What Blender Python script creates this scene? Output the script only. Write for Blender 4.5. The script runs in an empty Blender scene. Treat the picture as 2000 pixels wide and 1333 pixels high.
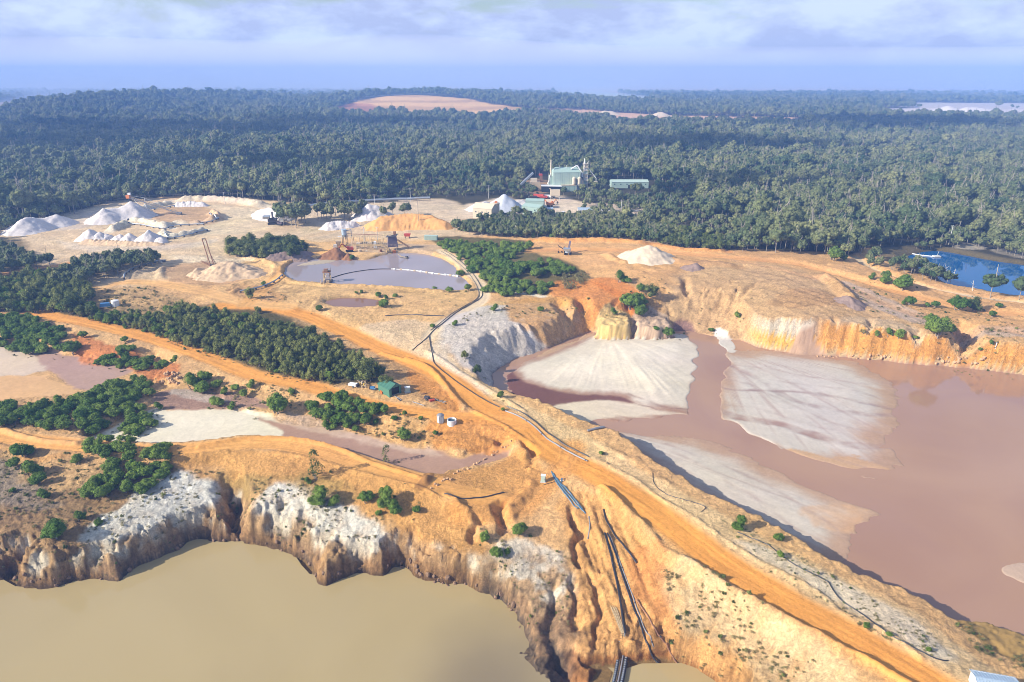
import bpy, bmesh, math, random
import numpy as np
from mathutils import Vector, Matrix

sc = bpy.context.scene
R = math.radians
# ------------------------------------------------------------------ camera, sky, sun, exposure
CAM_H, PITCH = 100.0, R(21.2)
cam_d = bpy.data.cameras.new("camera")
cam_d.sensor_width = 36.0
cam_d.lens = 24.0
cam_d.clip_start = 1.0
cam_d.clip_end = 40000.0
cam = bpy.data.objects.new("camera", cam_d)
cam.location = (0, 0, CAM_H)
cam.rotation_euler = (R(90) - PITCH, 0, 0)
sc.collection.objects.link(cam)
sc.camera = cam

SUN_EL = R(28)
SUN_AZ = R(250)            # where the sun stands, degrees from +y towards +x: low on the left, a little behind the camera
world = bpy.data.worlds.new("World")
sc.world = world
world.use_nodes = True
nt = world.node_tree
for n in list(nt.nodes):
    nt.nodes.remove(n)
def N(t, tree=None, **kw):
    n = (tree or nt).nodes.new(t)
    for k, v in kw.items():
        setattr(n, k, v)
    return n
out = N("ShaderNodeOutputWorld")
bg = N("ShaderNodeBackground")
sky = N("ShaderNodeTexSky", sky_type='NISHITA', sun_disc=False, sun_elevation=SUN_EL, sun_rotation=SUN_AZ)
sky.altitude = 100; sky.air_density = 1.0; sky.dust_density = 1.5; sky.ozone_density = 1.5
tc = N("ShaderNodeTexCoord")
mp = N("ShaderNodeMapping"); mp.inputs['Scale'].default_value = (2.2, 2.2, 6.5)
n1 = N("ShaderNodeTexNoise"); n1.inputs['Scale'].default_value = 2.3; n1.inputs['Detail'].default_value = 8; n1.inputs['Roughness'].default_value = 0.58; n1.inputs['Distortion'].default_value = 0.5
sep = N("ShaderNodeSeparateXYZ")
nt.links.new(tc.outputs['Generated'], mp.inputs['Vector'])
nt.links.new(mp.outputs['Vector'], n1.inputs['Vector'])
nt.links.new(tc.outputs['Generated'], sep.inputs[0])
mr = N("ShaderNodeMapRange"); mr.inputs['From Min'].default_value = 0.02; mr.inputs['From Max'].default_value = 0.115
mr.inputs['To Min'].default_value = 0.30; mr.inputs['To Max'].default_value = -0.01
nt.links.new(sep.outputs['Z'], mr.inputs['Value'])
ad = N("ShaderNodeMath", operation='ADD')
nt.links.new(n1.outputs['Fac'], ad.inputs[0]); nt.links.new(mr.outputs[0], ad.inputs[1])
cr = N("ShaderNodeMapRange"); cr.inputs['From Min'].default_value = 0.42; cr.inputs['From Max'].default_value = 0.62
cr.interpolation_type = 'SMOOTHSTEP'
nt.links.new(ad.outputs[0], cr.inputs['Value'])
# cloud colour with soft light and dark billows
n2 = N("ShaderNodeTexNoise"); n2.inputs['Scale'].default_value = 4.2; n2.inputs['Detail'].default_value = 9; n2.inputs['Roughness'].default_value = 0.6
mp2 = N("ShaderNodeMapping"); mp2.inputs['Scale'].default_value = (2.0, 2.0, 5.0); mp2.inputs['Location'].default_value = (3.1, 1.7, 0.4)
nt.links.new(tc.outputs['Generated'], mp2.inputs['Vector']); nt.links.new(mp2.outputs['Vector'], n2.inputs['Vector'])
ramp = N("ShaderNodeValToRGB")
ramp.color_ramp.elements[0].position = 0.41; ramp.color_ramp.elements[0].color = (0.29, 0.34, 0.51, 1)
ramp.color_ramp.elements[1].position = 0.60; ramp.color_ramp.elements[1].color = (0.42, 0.49, 0.68, 1)
nt.links.new(n2.outputs['Fac'], ramp.inputs['Fac'])
skm = N("ShaderNodeMix", data_type='RGBA', blend_type='MULTIPLY'); skm.inputs['Factor'].default_value = 1
nt.links.new(sky.outputs[0], skm.inputs['A']); skm.inputs['B'].default_value = (0.085, 0.085, 0.085, 1)
mx = N("ShaderNodeMix", data_type='RGBA')
nt.links.new(cr.outputs[0], mx.inputs['Factor']); nt.links.new(skm.outputs['Result'], mx.inputs['A']); nt.links.new(ramp.outputs[0], mx.inputs['B'])
nt.links.new(mx.outputs['Result'], bg.inputs['Color']); bg.inputs['Strength'].default_value = 1.0
nt.links.new(bg.outputs[0], out.inputs[0])

sun_d = bpy.data.lights.new("sun", 'SUN')
sun_d.energy = 4.6; sun_d.angle = R(0.5); sun_d.color = (1.0, 0.93, 0.82)
sun = bpy.data.objects.new("sun", sun_d)
sd = Vector((math.sin(SUN_AZ) * math.cos(SUN_EL), math.cos(SUN_AZ) * math.cos(SUN_EL), math.sin(SUN_EL)))
sun.rotation_euler = sd.to_track_quat('Z', 'Y').to_euler()
sun.location = sd * 300
sc.collection.objects.link(sun)
sc.view_settings.view_transform = 'Standard'
sc.view_settings.look = 'None'
sc.view_settings.exposure = 0.82
sc.view_settings.gamma = 1.0
sc.view_settings.use_curve_mapping = False
sc.cycles.max_bounces = 6
sc.cycles.diffuse_bounces = 2
sc.cycles.glossy_bounces = 2
sc.cycles.transmission_bounces = 2
sc.cycles.volume_bounces = 1
sc.cycles.transparent_max_bounces = 6
sc.cycles.filter_width = 0.9

# ------------------------------------------------------------------ survey: photo bearings to map positions
SP, CP = math.sin(PITCH), math.cos(PITCH)
def at(u, v, z=0.0):
    """Map position (x, y) of the point at height z that was sighted at photo position u, v."""
    a = (u - 1000) / 1333.33; b = (666.5 - v) / 1333.33
    dy = CP + b * SP; dz = -SP + b * CP
    t = (z - CAM_H) / dz
    return (a * t, dy * t)
def ats(pts, z=0.0):
    return np.array([at(p[0], p[1], p[2] if len(p) > 2 else z) for p in pts])

# ------------------------------------------------------------------ noise
def _h(xi, yi, seed):
    h = (xi.astype(np.uint32) * np.uint32(374761393)) ^ (yi.astype(np.uint32) * np.uint32(668265263)) ^ np.uint32((seed * 1274126177) & 0xffffffff)
    h = (h ^ (h >> np.uint32(13))) * np.uint32(1274126177)
    return h ^ (h >> np.uint32(16))
_GX = np.cos(np.arange(16) * math.pi / 8 + .2).astype(np.float32); _GY = np.sin(np.arange(16) * math.pi / 8 + .2).astype(np.float32)
def pn(x, y, seed=0):
    xf = np.floor(x); yf = np.floor(y)
    xi = xf.astype(np.int64); yi = yf.astype(np.int64)
    fx = (x - xf).astype(np.float32); fy = (y - yf).astype(np.float32)
    u = fx * fx * fx * (fx * (fx * 6 - 15) + 10); v = fy * fy * fy * (fy * (fy * 6 - 15) + 10)
    def g(i, j):
        k = _h(xi + i, yi + j, seed) & np.uint32(15)
        return _GX[k] * (fx - i) + _GY[k] * (fy - j)
    a = g(0, 0); b = g(1, 0); c = g(0, 1); d = g(1, 1)
    a = a + (b - a) * u; c = c + (d - c) * u
    return (a + (c - a) * v) * 1.5
def fbm(x, y, scale, octv=4, seed=0, gain=.5):
    s = 0; a = 1; t = 0; f = 1 / scale
    for o in range(octv):
        s = s + a * pn(x * f + o * 17.3, y * f - o * 9.1, seed + o); t += a; a *= gain; f *= 2.03
    return s / t
def ridged(x, y, scale, octv=3, seed=0):
    s = 0; a = 1; t = 0; f = 1 / scale
    for o in range(octv):
        s = s + a * (1 - 2 * np.abs(pn(x * f + o * 7.3, y * f + o * 3.1, seed + o))); t += a; a *= .5; f *= 2.1
    return s / t
def sm(a, b, x):
    t = np.clip((x - a) / (b - a), 0, 1); return t * t * (3 - 2 * t)

# ------------------------------------------------------------------ distances to lines and outlines
def smooth_line(P, closed=False, n=4):
    """Catmull-Rom through the surveyed points."""
    P = np.asarray(P, float); m = len(P); out = []
    rng = range(m if closed else m - 1)
    for i in rng:
        if closed:
            p0, p1, p2, p3 = P[(i - 1) % m], P[i], P[(i + 1) % m], P[(i + 2) % m]
        else:
            p0, p1, p2, p3 = P[max(i - 1, 0)], P[i], P[i + 1], P[min(i + 2, m - 1)]
        for k in range(n):
            t = k / n
            out.append(.5 * ((2 * p1) + (-p0 + p2) * t + (2 * p0 - 5 * p1 + 4 * p2 - p3) * t * t + (-p0 + 3 * p1 - 3 * p2 + p3) * t ** 3))
    if not closed:
        out.append(P[-1])
    return np.array(out)
def line_dist(x, y, L, closed=False):
    """distance, arclength and signed side to the polyline L."""
    best = np.full(x.shape, 1e18, np.float64); S = np.zeros(x.shape); side = np.zeros(x.shape)
    s0 = 0.0; m = len(L)
    for i in range(m if closed else m - 1):
        a = L[i]; b = L[(i + 1) % m]; dx, dy = b[0] - a[0], b[1] - a[1]; l2 = dx * dx + dy * dy
        if l2 < 1e-9: continue
        px = x - a[0]; py = y - a[1]
        t = np.clip((px * dx + py * dy) / l2, 0, 1)
        ex = px - t * dx; ey = py - t * dy
        q = ex * ex + ey * ey
        k = q < best
        l = math.sqrt(l2)
        best = np.where(k, q, best); S = np.where(k, s0 + t * l, S); side = np.where(k, (dx * py - dy * px) / l, side)
        s0 += l
    return np.sqrt(best), S, side
def inside(x, y, L):
    c = np.zeros(x.shape, bool); m = len(L)
    for i in range(m):
        a = L[i]; b = L[(i + 1) % m]
        if a[1] == b[1]: continue
        k = (a[1] > y) != (b[1] > y)
        if not k.any(): continue
        c ^= k & (x < (b[0] - a[0]) * (y - a[1]) / (b[1] - a[1]) + a[0])
    return c

# ------------------------------------------------------------------ terrain grid (finer near, coarser far)
ys = [62.0]
while ys[-1] < 950: ys.append(ys[-1] * 1.0032)
while ys[-1] < 9000: ys.append(ys[-1] * 1.013)
ys = np.array(ys); NY = len(ys)
NX = 860
ts = np.linspace(-0.98, 0.98, NX)
GX = (ys[:, None] * ts[None, :] + 0.0 * ys[:, None]); GY = np.repeat(ys[:, None], NX, 1)
# widen the near rows a little so a step aside still finds ground
GX = GX * (1 + 12 / ys[:, None])
X = GX.ravel(); Y = GY.ravel()
Z = np.zeros_like(X)
ROUGH = np.ones_like(X)
def sub(L, margin):
    lo = L.min(0) - margin; hi = L.max(0) + margin
    return np.nonzero((X > lo[0]) & (X < hi[0]) & (Y > lo[1]) & (Y < hi[1]))[0]
def warp(i, amp, scale, seed=3):
    x, y = X[i], Y[i]
    return x + amp * fbm(x, y, scale, 4, seed), y + amp * fbm(x, y, scale, 4, seed + 40)

CTRL = [(1900,1320,0),(1600,1160,0),(1250,930,0),(1100,850,0),(980,790,0),(880,730,0),(760,680,1),(690,640,2),(620,600,3),(560,580,3),
 (300,500,4),(100,460,4),(400,420,5),(600,450,4),(850,420,5),(1000,480,5),(1100,490,6),(1000,300,6),(200,300,10),(1500,300,2),(1850,300,0),
 (1930,520,1),(1700,505,4),(1850,590,3.5),(1990,640,5),(1960,690,4),(1600,560,9),(1560,600,8.5),(1480,560,9),(1400,530,8),(1300,520,7),(1250,540,7),(1700,640,6),(1560,640,6.5),(1800,650,5),
 (1330,610,3),(1250,600,4),(1180,585,4),(1450,630,3.5),(1100,600,3),(1000,605,3),(900,640,3),(880,665,3),(940,612,4),(880,580,3),(730,600,3),(560,560,3),
 (1330,1140,-2.5),(1180,1010,-2.5),(1220,1180,-8),(1420,1200,-4),(1500,1290,-5.5),(1600,1345,-4),(1700,1320,-.5),(1450,1030,-.3),(1540,1075,-.3),(1640,1130,-.4),(1760,1190,-.6),(1850,1245,-1),(1990,1345,-1),(1300,960,0),(1200,890,0),(1500,1155,0),(1700,1270,0),(1340,1048,0),(1220,962,0),
 (100,700,-2),(200,740,-2.5),(60,610,1),(300,670,1),(420,705,0.5),(600,750,0.5),(760,790,0),(880,800,0),(450,640,1.5),(650,670,1.5),(300,600,2),(100,560,2.5),(150,650,0),
 (400,830,-2.5),(320,800,-2.5),(560,830,-3),(700,860,-3.5),(850,890,-3.5),(950,880,-3),(500,770,-1.5),(700,800,-1),(900,860,-1),
 (0,855,-1.2),(250,875,-1),(500,870,-.5),(700,905,-.5),(830,945,-.5),(930,930,-2),(1000,940,-2),(1050,900,-1),
 (100,950,-4.5),(300,960,-4.5),(400,935,-4),(50,1040,-5.5),(300,1000,-5.5),(600,990,-4.5),(700,1010,-5),(850,1010,-4),(950,1050,-5),(1060,1080,-6),(1090,1000,-3),(150,800,-2),(50,770,-2),
 (-200,900,-4),(-200,700,0),(-200,500,4),(2200,1250,-3),(2200,600,5),(1950,1270,-3.5),
 (500,220,10),(-100,230,12),(1800,220,5),(2300,250,5),(-400,250,12),(300,240,8),(60,230,12),(1000,200,10),(1300,200,5),(1000,162,0),(0,162,10),(2000,162,0)]
def tps():
    P = np.array([(*at(u, v, z), z) for u, v, z in CTRL])
    a = P[:, 0] / P[:, 1]; b = np.log(P[:, 1]); z = P[:, 2]
    n = len(z)
    def U(r2): return np.where(r2 > 1e-12, r2 * np.log(np.maximum(r2, 1e-12)), 0)
    K = U((a[:, None] - a[None]) ** 2 + (b[:, None] - b[None]) ** 2) + np.eye(n) * 0.002
    Pm = np.stack([np.ones(n), a, b], 1)
    A = np.zeros((n + 3, n + 3)); A[:n, :n] = K; A[:n, n:] = Pm; A[n:, :n] = Pm.T
    w = np.linalg.solve(A, np.concatenate([z, np.zeros(3)]))
    # on a coarse lattice, then bilinear
    la = np.linspace(-1.35, 1.35, 220); lb = np.linspace(math.log(55), math.log(9500), 300)
    AA, BB = np.meshgrid(la, lb)
    r = w[n] + w[n + 1] * AA + w[n + 2] * BB
    for i in range(n):
        r = r + w[i] * U((AA - a[i]) ** 2 + (BB - b[i]) ** 2)
    return la, lb, r
_la, _lb, _r = tps()
def base_z(x, y):
    fa = np.clip((x / y - _la[0]) / (_la[1] - _la[0]), 0, len(_la) - 1.001); fb = np.clip((np.log(y) - _lb[0]) / (_lb[1] - _lb[0]), 0, len(_lb) - 1.001)
    i = fa.astype(int); j = fb.astype(int); fa = fa - i; fb = fb - j
    return (_r[j, i] * (1 - fa) + _r[j, i + 1] * fa) * (1 - fb) + (_r[j + 1, i] * (1 - fa) + _r[j + 1, i + 1] * fa) * fb
def base_all(x, y):
    """the plain, the wooded rise at the far left and the hillside of the distant quarry"""
    z = base_z(x, y)
    for u, v, h, sx, sy in ((110, 232, 24, 150, 330), (0, 240, 12, 300, 400), (790, 212, 24, 330, 330), (1000, 219, 8, 420, 300)):
        cx, cy = at(u, v, 8)
        z = z + h * np.exp(-((x - cx) / sx) ** 2 - (np.where(y < cy + sy * .9, (y - cy - sy * .9) / sy, (y - cy - sy * .9) / (sy * 2.5))) ** 2)
    return z
Z = base_all(X, Y)

# albedo: the colour a sunlit patch shows, divided by how bright the light is
GAIN = 1.18
def srgb(r, g, b):
    c = np.array([r, g, b]) / 255.0
    return np.where(c <= .04045, c / 12.92, ((c + .055) / 1.055) ** 2.4)
def alb(r, g, b):
    return np.minimum(srgb(r, g, b) / GAIN, 0.8)
COL = np.zeros((len(X), 3)); COL[:] = alb(222, 178, 130)
CLS = np.zeros(len(X), np.int8)      # 0 ground, 1 road, 2 sand flat, 3 quarry wall
def paint(i, m, col):
    m = m[:, None]
    COL[i] = COL[i] * (1 - m) + col * m
def region(pts, col, z=0.0, feather=2.0, wamp=4.0, wsc=15.0, alpha=1.0, rough=None, cls=None, breakup=0.0, seed=3, smooth=True, streak=None):
    """Colours the ground inside a surveyed outline, with an uneven edge."""
    L = ats(pts, z)
    if smooth: L = smooth_line(L, True, 3)
    i = sub(L, feather + wamp)
    if not len(i): return i, None
    x, y = warp(i, wamp, wsc, seed)
    d, s, _ = line_dist(x, y, L, True)
    d = np.where(inside(x, y, L), -d, d)
    m = 1 - sm(-feather, feather, d)
    if breakup: m = m * np.clip(1 - breakup * sm(-.1, .5, fbm(X[i], Y[i], wsc * .6, 5, seed + 9)), 0, 1)
    paint(i, m * alpha, col)
    if rough is not None:
        ROUGH[i] = ROUGH[i] * (1 - m) + rough * m
    if cls is not None:
        CLS[i[d < 0]] = cls
    return i, d
def ribbon(pts, width, col=None, z=0.0, lift=None, feather=1.5, rough=.25, berm=0.0, cls=None, alpha=1.0, wamp=1.0, streak=.35, berm_w=1.0, bermL=1, bermR=1, tracks=True):
    L3 = np.array([(*at(p[0], p[1], p[2] if len(p) > 2 else z), p[2] if len(p) > 2 else z, p[3] if len(p) > 3 else width) for p in pts])
    L3 = smooth_line(L3, False, 4); L = L3[:, :2]
    W = width
    i = sub(L, L3[:, 3].max() / 2 + 6)
    if not len(i): return
    x, y = warp(i, wamp, 9.0, 8)
    d, s, sd_ = line_dist(x, y, L)
    cum = np.concatenate([[0], np.cumsum(np.linalg.norm(np.diff(L, axis=0), axis=1))])
    hw = np.interp(s, cum, L3[:, 3]) / 2
    m = 1 - sm(-feather, feather, d - hw)
    if lift is not False:
        zl = np.interp(s, cum, L3[:, 2])
        mm = 1 - sm(-.5, 4.0, d - hw)
        Z[i] = Z[i] * (1 - mm) + zl * mm
    if berm:
        bm = np.exp(-((d - hw) / berm_w) ** 2) * np.where(sd_ > 0, bermL, bermR)
        end = sm(0, 6, s) * (1 - sm(cum[-1] - 6, cum[-1], s))
        Z[i] += bm * end * berm * (0.75 + .6 * fbm(X[i], Y[i], 5, 3, 77))
    if col is not None:
        st = pn(s / 34, sd_ / .45, 5) * .8 + pn(s / 40, sd_ / 1.6, 6) * .7
        k = 1 + streak * .45 * st
        c = col[None, :] * k[:, None]
        mm = (m * alpha)[:, None]
        COL[i] = COL[i] * (1 - mm) + c * mm
    if tracks: Z[i] += m * .11 * (pn(s / 30, sd_ / .7, 15) + .5 * pn(s / 9, sd_ / .5, 16))
    ROUGH[i] = ROUGH[i] * (1 - m) + rough * m
    if cls is not None: CLS[i[d < hw]] = cls
def berm_line(pts, h, w, z=None, col=None, wamp=.6, noise=.5):
    L = smooth_line(ats(pts, z or 0.0), False, 4)
    i = sub(L, w * 3)
    if not len(i): return
    x, y = warp(i, wamp, 7.0, 21)
    d, s, sd_ = line_dist(x, y, L)
    cum = np.linalg.norm(np.diff(L, axis=0), axis=1).sum()
    end = sm(0, w * 1.5, s) * (1 - sm(cum - w * 1.5, cum, s))
    k = np.clip(1.25 - d / w, 0, 1)
    hh = h * (1 + noise * fbm(X[i], Y[i], 4.0, 3, 33))
    Z[i] += np.where(d < w * 1.25, k * hh * end, 0)
    if col is not None:
        paint(i, (1 - sm(w * .8, w * 1.3, d)) * .9, col)
def dig(pts, level, slope=1.0, z=None, wamp=1.0, wsc=6.0, floor_rough=.15, gully=0.0, gsc=6.0, smooth=True, seed=11, floor=0.0, cls=None, maxd=60, fn=None, side_col=None):
    """Cuts the ground down to level inside an outline, with battered sides."""
    L = ats(pts, level if z is None else z)
    if smooth: L = smooth_line(L, True, 3)
    i = sub(L, maxd)
    if not len(i): return
    x, y = warp(i, wamp, wsc, seed)
    d, s, _ = line_dist(x, y, L, True)
    ins = inside(x, y, L)
    g = ridged(s / gsc + .15 * pn(X[i] / 5, Y[i] / 5, seed), d / 26, 1.0, 3, seed + 2) if gully else 0
    sl = slope(X[i], Y[i]) if callable(slope) else slope
    dd = np.maximum(d, 0)
    rise = sl * dd * (1 + gully * g) if fn is None else fn(dd, g, X[i], Y[i], sl)
    prof = np.where(ins, level + floor - .02 * np.minimum(d, 20), level + floor + rise)
    z0 = Z[i]
    Z[i] = np.minimum(z0, prof)
    cut = (z0 - prof) > 0.3
    ROUGH[i[ins]] = floor_rough
    if side_col is not None:
        m = sm(.0, .8, z0 - prof) * (~ins)
        paint(i, m, side_col)
    if cls is not None: CLS[i[cut & ~ins]] = cls
    return i, d, ins, cut
# ------------------------------------------------------------------ colours of the ground (as they show in the sun)
SAND = alb(226, 184, 138); ORANGE = alb(222, 160, 98); DEEPOR = alb(205, 128, 68); WHITE = alb(232, 222, 212); PALE = alb(224, 203, 180)
GREYSAND = alb(203, 190, 182); TAN = alb(214, 182, 146); BROWN = alb(160, 122, 90); DKBROWN = alb(112, 82, 62); RED = alb(196, 118, 72)
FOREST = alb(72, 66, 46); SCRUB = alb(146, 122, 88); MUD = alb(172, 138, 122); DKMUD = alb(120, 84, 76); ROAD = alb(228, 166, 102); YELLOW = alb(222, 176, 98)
PINKTAN = alb(204, 168, 146); LAV = alb(196, 184, 188)

# broad tints
i, d = region([(-400,430),(0,440),(200,395),(420,395),(640,395),(900,430),(1000,450),(860,470),(700,470),(640,490),(430,530),(160,560),(-300,560)], alb(220,192,160), 4, 8, 14, 40, 1)
i, d = region([(560,470),(860,480),(940,560),(930,600),(850,650),(790,690),(560,600),(440,590),(430,540)], alb(226,184,134), 4, 6, 8, 20)
i, d = region([(1030,465),(1300,490),(1700,520),(2300,640),(2300,700),(1800,640),(1560,620),(1300,600),(1160,570),(1030,520)], alb(220,172,122), 5, 6, 8, 20)
i, d = region([(1330,540),(1480,520),(1620,560),(1700,600),(1800,640),(1650,650),(1500,640),(1400,630),(1300,600)], alb(208,170,130), 6, 6, 8, 14)
# forest floor
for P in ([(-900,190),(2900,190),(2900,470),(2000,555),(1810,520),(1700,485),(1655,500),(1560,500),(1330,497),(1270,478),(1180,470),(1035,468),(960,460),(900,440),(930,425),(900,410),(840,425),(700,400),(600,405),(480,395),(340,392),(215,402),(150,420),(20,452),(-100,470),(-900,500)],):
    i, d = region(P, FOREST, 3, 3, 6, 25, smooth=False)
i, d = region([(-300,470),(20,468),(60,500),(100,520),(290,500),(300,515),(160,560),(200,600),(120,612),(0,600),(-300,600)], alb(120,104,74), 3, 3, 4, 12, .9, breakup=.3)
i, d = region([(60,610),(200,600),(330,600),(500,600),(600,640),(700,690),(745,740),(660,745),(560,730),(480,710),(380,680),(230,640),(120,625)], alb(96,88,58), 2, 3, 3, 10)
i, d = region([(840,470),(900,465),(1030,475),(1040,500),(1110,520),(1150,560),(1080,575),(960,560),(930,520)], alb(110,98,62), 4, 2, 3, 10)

# ------------------------------------------------------------------ basins, benches and ramps of the middle ground
FLAT_Z = -3.0
mid = dig([(285,790),(330,770),(420,790),(500,810),(560,820),(640,835),(720,845),(790,870),(860,878),(900,890),(985,870),(1000,885),(960,905),(880,925),(830,940),(800,945),(740,915),(640,880),(560,862),(480,860),(330,872),(200,868),(170,850),(240,815)], -3.2, 1.1, wamp=2, wsc=8, gully=.35, gsc=5, cls=3)
upl = dig([(-200,660),(0,672),(60,672),(110,690),(175,700),(250,708),(300,700),(345,712),(300,740),(330,755),(420,765),(420,790),(330,790),(200,770),(100,775),(-200,800)], -3.0, .9, wamp=2, wsc=9, gully=.3, gsc=5)
# white sand and mud of the middle basin
region([(290,800),(330,800),(410,800),(470,800),(530,812),(555,835),(545,858),(480,862),(380,870),(320,872),(180,862),(230,830)], alb(226,214,196), -3, .8, 2.5, 8, rough=.12, cls=2)
region([(500,812),(560,828),(650,838),(720,852),(790,872),(860,880),(900,893),(985,872),(1000,885),(960,905),(880,925),(830,938),(800,942),(740,915),(640,880),(560,858),(545,838)], MUD, -3, .8, 2, 8, rough=.1, cls=2)
region([(540,812),(600,815),(660,835),(720,850),(800,872),(850,880),(860,890),(790,882),(700,862),(620,842),(560,830)], alb(206,178,160), -3, .8, 2.5, 6, .8, breakup=.4)
region([(300,770),(340,760),(420,768),(500,785),(530,800),(480,800),(400,798),(340,800),(300,790)], MUD, -3, .8, 2, 6, rough=.1)
region([(330,765),(360,760),(420,775),(450,790),(400,785),(350,775)], alb(200,186,176), -3, .5, 1.5, 4, .7, breakup=.3)
region([(-200,672),(20,672),(80,690),(100,720),(60,730),(0,735),(-200,740)], alb(208,186,170), -3, 1, 3, 10, rough=.12, cls=2)
region([(40,668),(110,690),(180,700),(240,708),(260,720),(230,740),(200,755),(150,760),(110,730),(80,705)], alb(178,146,136), -3, 1, 3, 8, rough=.1, cls=2)
region([(-200,740),(0,735),(60,732),(110,745),(150,762),(120,775),(60,780),(-200,800)], alb(212,170,128), -3, 1, 3, 8, rough=.15, cls=2)
# red cuttings
region([(140,655),(170,660),(240,680),(330,700),(350,720),(300,735),(240,700),(180,700),(150,690)], alb(206,132,84), 0, 1.2, 2.5, 6, .9, rough=1.4)
# plateau above the green-brown lake
region([(-300,880),(0,880),(120,900),(260,925),(420,905),(480,930),(470,1000),(380,990),(300,1060),(150,1060),(0,1110),(-300,1130)], alb(158,128,96), -4, 2, 4, 12, rough=1.5, breakup=.25)
region([(0,880),(60,895),(150,905),(240,940),(160,960),(40,950)], alb(214,176,130), -4, 2, 4, 8, .8, breakup=.5)
region([(-300,900),(0,910),(60,940),(110,985),(0,985),(-300,985)], alb(150,136,124), -4, 2, 4, 10, .8, breakup=.3)
region([(270,960),(330,940),(380,925),(430,925),(450,950),(440,985),(380,990),(330,1030),(300,1060),(250,1080),(190,1075),(150,1050),(200,1010),(240,990)], alb(226,220,214), -5, 1.5, 3, 7, .95, rough=1.5, breakup=.25)
region([(500,975),(540,955),(590,955),(640,985),(700,1000),(730,1015),(760,1050),(720,1050),(670,1060),(620,1050),(560,1020),(505,1000)], alb(228,220,210), -5, 1.2, 3, 7, .95, rough=1.4, breakup=.25)
region([(340,880),(500,888),(640,900),(760,930),(830,955),(900,1000),(960,1060),(900,1090),(800,1050),(760,1000),(700,990),(640,950),(500,935),(400,925),(345,915)], alb(218,164,104), -2, 1.5, 2, 7, .9, rough=.9)
region([(430,930),(520,940),(640,945),(700,975),(620,985),(560,945),(500,960),(450,990)], alb(170,142,92), -4, 1.5, 3, 7, .75, rough=1.6, breakup=.5)
region([(1000,1060),(1060,1070),(1100,1090),(1130,1150),(1140,1220),(1110,1260),(1060,1300),(1000,1230),(960,1170),(940,1090)], alb(228,216,202), -6, 1.2, 2.5, 6, .9, rough=1.4, breakup=.3)
region([(1290,1150),(1380,1150),(1480,1200),(1560,1260),(1640,1333),(1640,1420),(1400,1420),(1330,1290),(1290,1210)], alb(226,198,158), -7, 1.5, 3, 7, .75, rough=1.4, breakup=.8)
region([(1090,1000),(1180,1000),(1240,1060),(1290,1150),(1330,1290),(1300,1300),(1210,1290),(1160,1250),(1130,1120)], alb(222,168,112), -6, 1.5, 2, 6, .9, rough=.9)
region([(1225,1120),(1290,1120),(1300,1200),(1345,1290),(1280,1292),(1235,1240)], alb(216,134,78), -9, 1.2, 2, 5, .45)
# compacted fill in the middle
region([(960,905),(1010,880),(1040,900),(1060,935),(1000,975),(900,980),(840,955),(850,930)], alb(216,160,102), -1.5, 1.5, 1.5, 6, .9, rough=.5)
# shoulder between the big pit and the haul road
region([(870,700),(960,760),(1080,820),(1170,870),(1300,950),(1450,1030),(1600,1110),(1780,1190),(1850,1240),(1990,1333),(2150,1450),(1900,1380),(1700,1250),(1500,1135),(1300,1000),(1150,905),(1000,805),(900,745)], alb(230,196,152), -.5, 1.2, 1.2, 6, .95, rough=.8)
region([(1440,1060),(1500,1075),(1600,1120),(1760,1195),(1870,1290),(1820,1290),(1740,1240),(1640,1180),(1500,1105)], alb(228,212,190), -.5, 1.2, 1.5, 6, .8)
region([(850,640),(940,600),(960,610),(880,650),(880,700),(960,760),(900,740),(850,700),(800,680)], alb(226,206,186), 2, 1.5, 2, 6, .9)
region([(700,640),(780,630),(850,640),(840,690),(800,690),(740,670)], alb(226,196,164), 2, 1.5, 2.5, 8, .9)
region([(780,755),(760,710),(730,700),(760,690),(830,730),(900,780),(890,800),(820,775)], alb(190,150,108), 1, 1, 1.5, 5, .8, rough=1)
region([(800,720),(850,745),(900,785),(880,800),(830,770),(800,745)], alb(220,150,84), 1, 1, 1.5, 5, .8)

# ------------------------------------------------------------------ banks, mounds of spoil, circular stacking bays
for P, h, w in (
    ([(255,432),(250,424),(262,418),(300,410),(340,402)], 1.8, 2.5), ([(250,433),(290,438),(320,447),(335,448)], 1.5, 2.5), ([(320,447),(345,440),(400,440)], 1.3, 2.5),
    ([(412,420),(428,428),(420,433),(395,436)], 2.2, 3), ([(320,455),(325,466),(360,462),(405,450)], 1.6, 2.5), ([(212,455),(230,448),(252,438)], 1.8, 2.6),
    ([(242,545),(243,535),(258,526),(285,518),(320,512)], 1.3, 2), ([(250,545),(275,528),(300,520)], .8, 2),
    ([(320,520),(312,530),(318,545),(350,556),(420,560),(480,550),(530,538),(545,525)], 1.0, 2.2),
    ([(470,505),(500,507),(530,514),(545,525)], 1.2, 2.5),
    ([(560,520),(555,535),(560,545),(580,550),(650,556),(720,557),(800,562),(870,568)], .9, 1.6), ([(560,520),(575,510),(620,503),(670,503),(720,506),(770,492)], 1.6, 2.2),
    ([(870,500),(890,515),(900,530),(915,550)], .8, 1.6), ([(605,598),(630,585),(650,580)], .7, 1.5), ([(700,600),(735,598),(755,590)], .6, 1.4),
    ([(480,575),(500,560),(520,562)], 1.0, 2), ([(440,585),(450,570),(470,560)], 1.0, 2)):
    far_ = P[0][1] < 470
    berm_line(P, h * (1.6 if far_ else 1.0), w * (1.3 if far_ else 1.0), 4, alb(228,214,196) if far_ else None, noise=.9)
berm_line([(1040,470),(1100,474),(1180,474),(1270,480)], 2.0, 4, 5.5, alb(228,164,104))
berm_line([(1270,480),(1330,492),(1420,498)], 1.2, 3, 5.5, alb(222,160,104))
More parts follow.
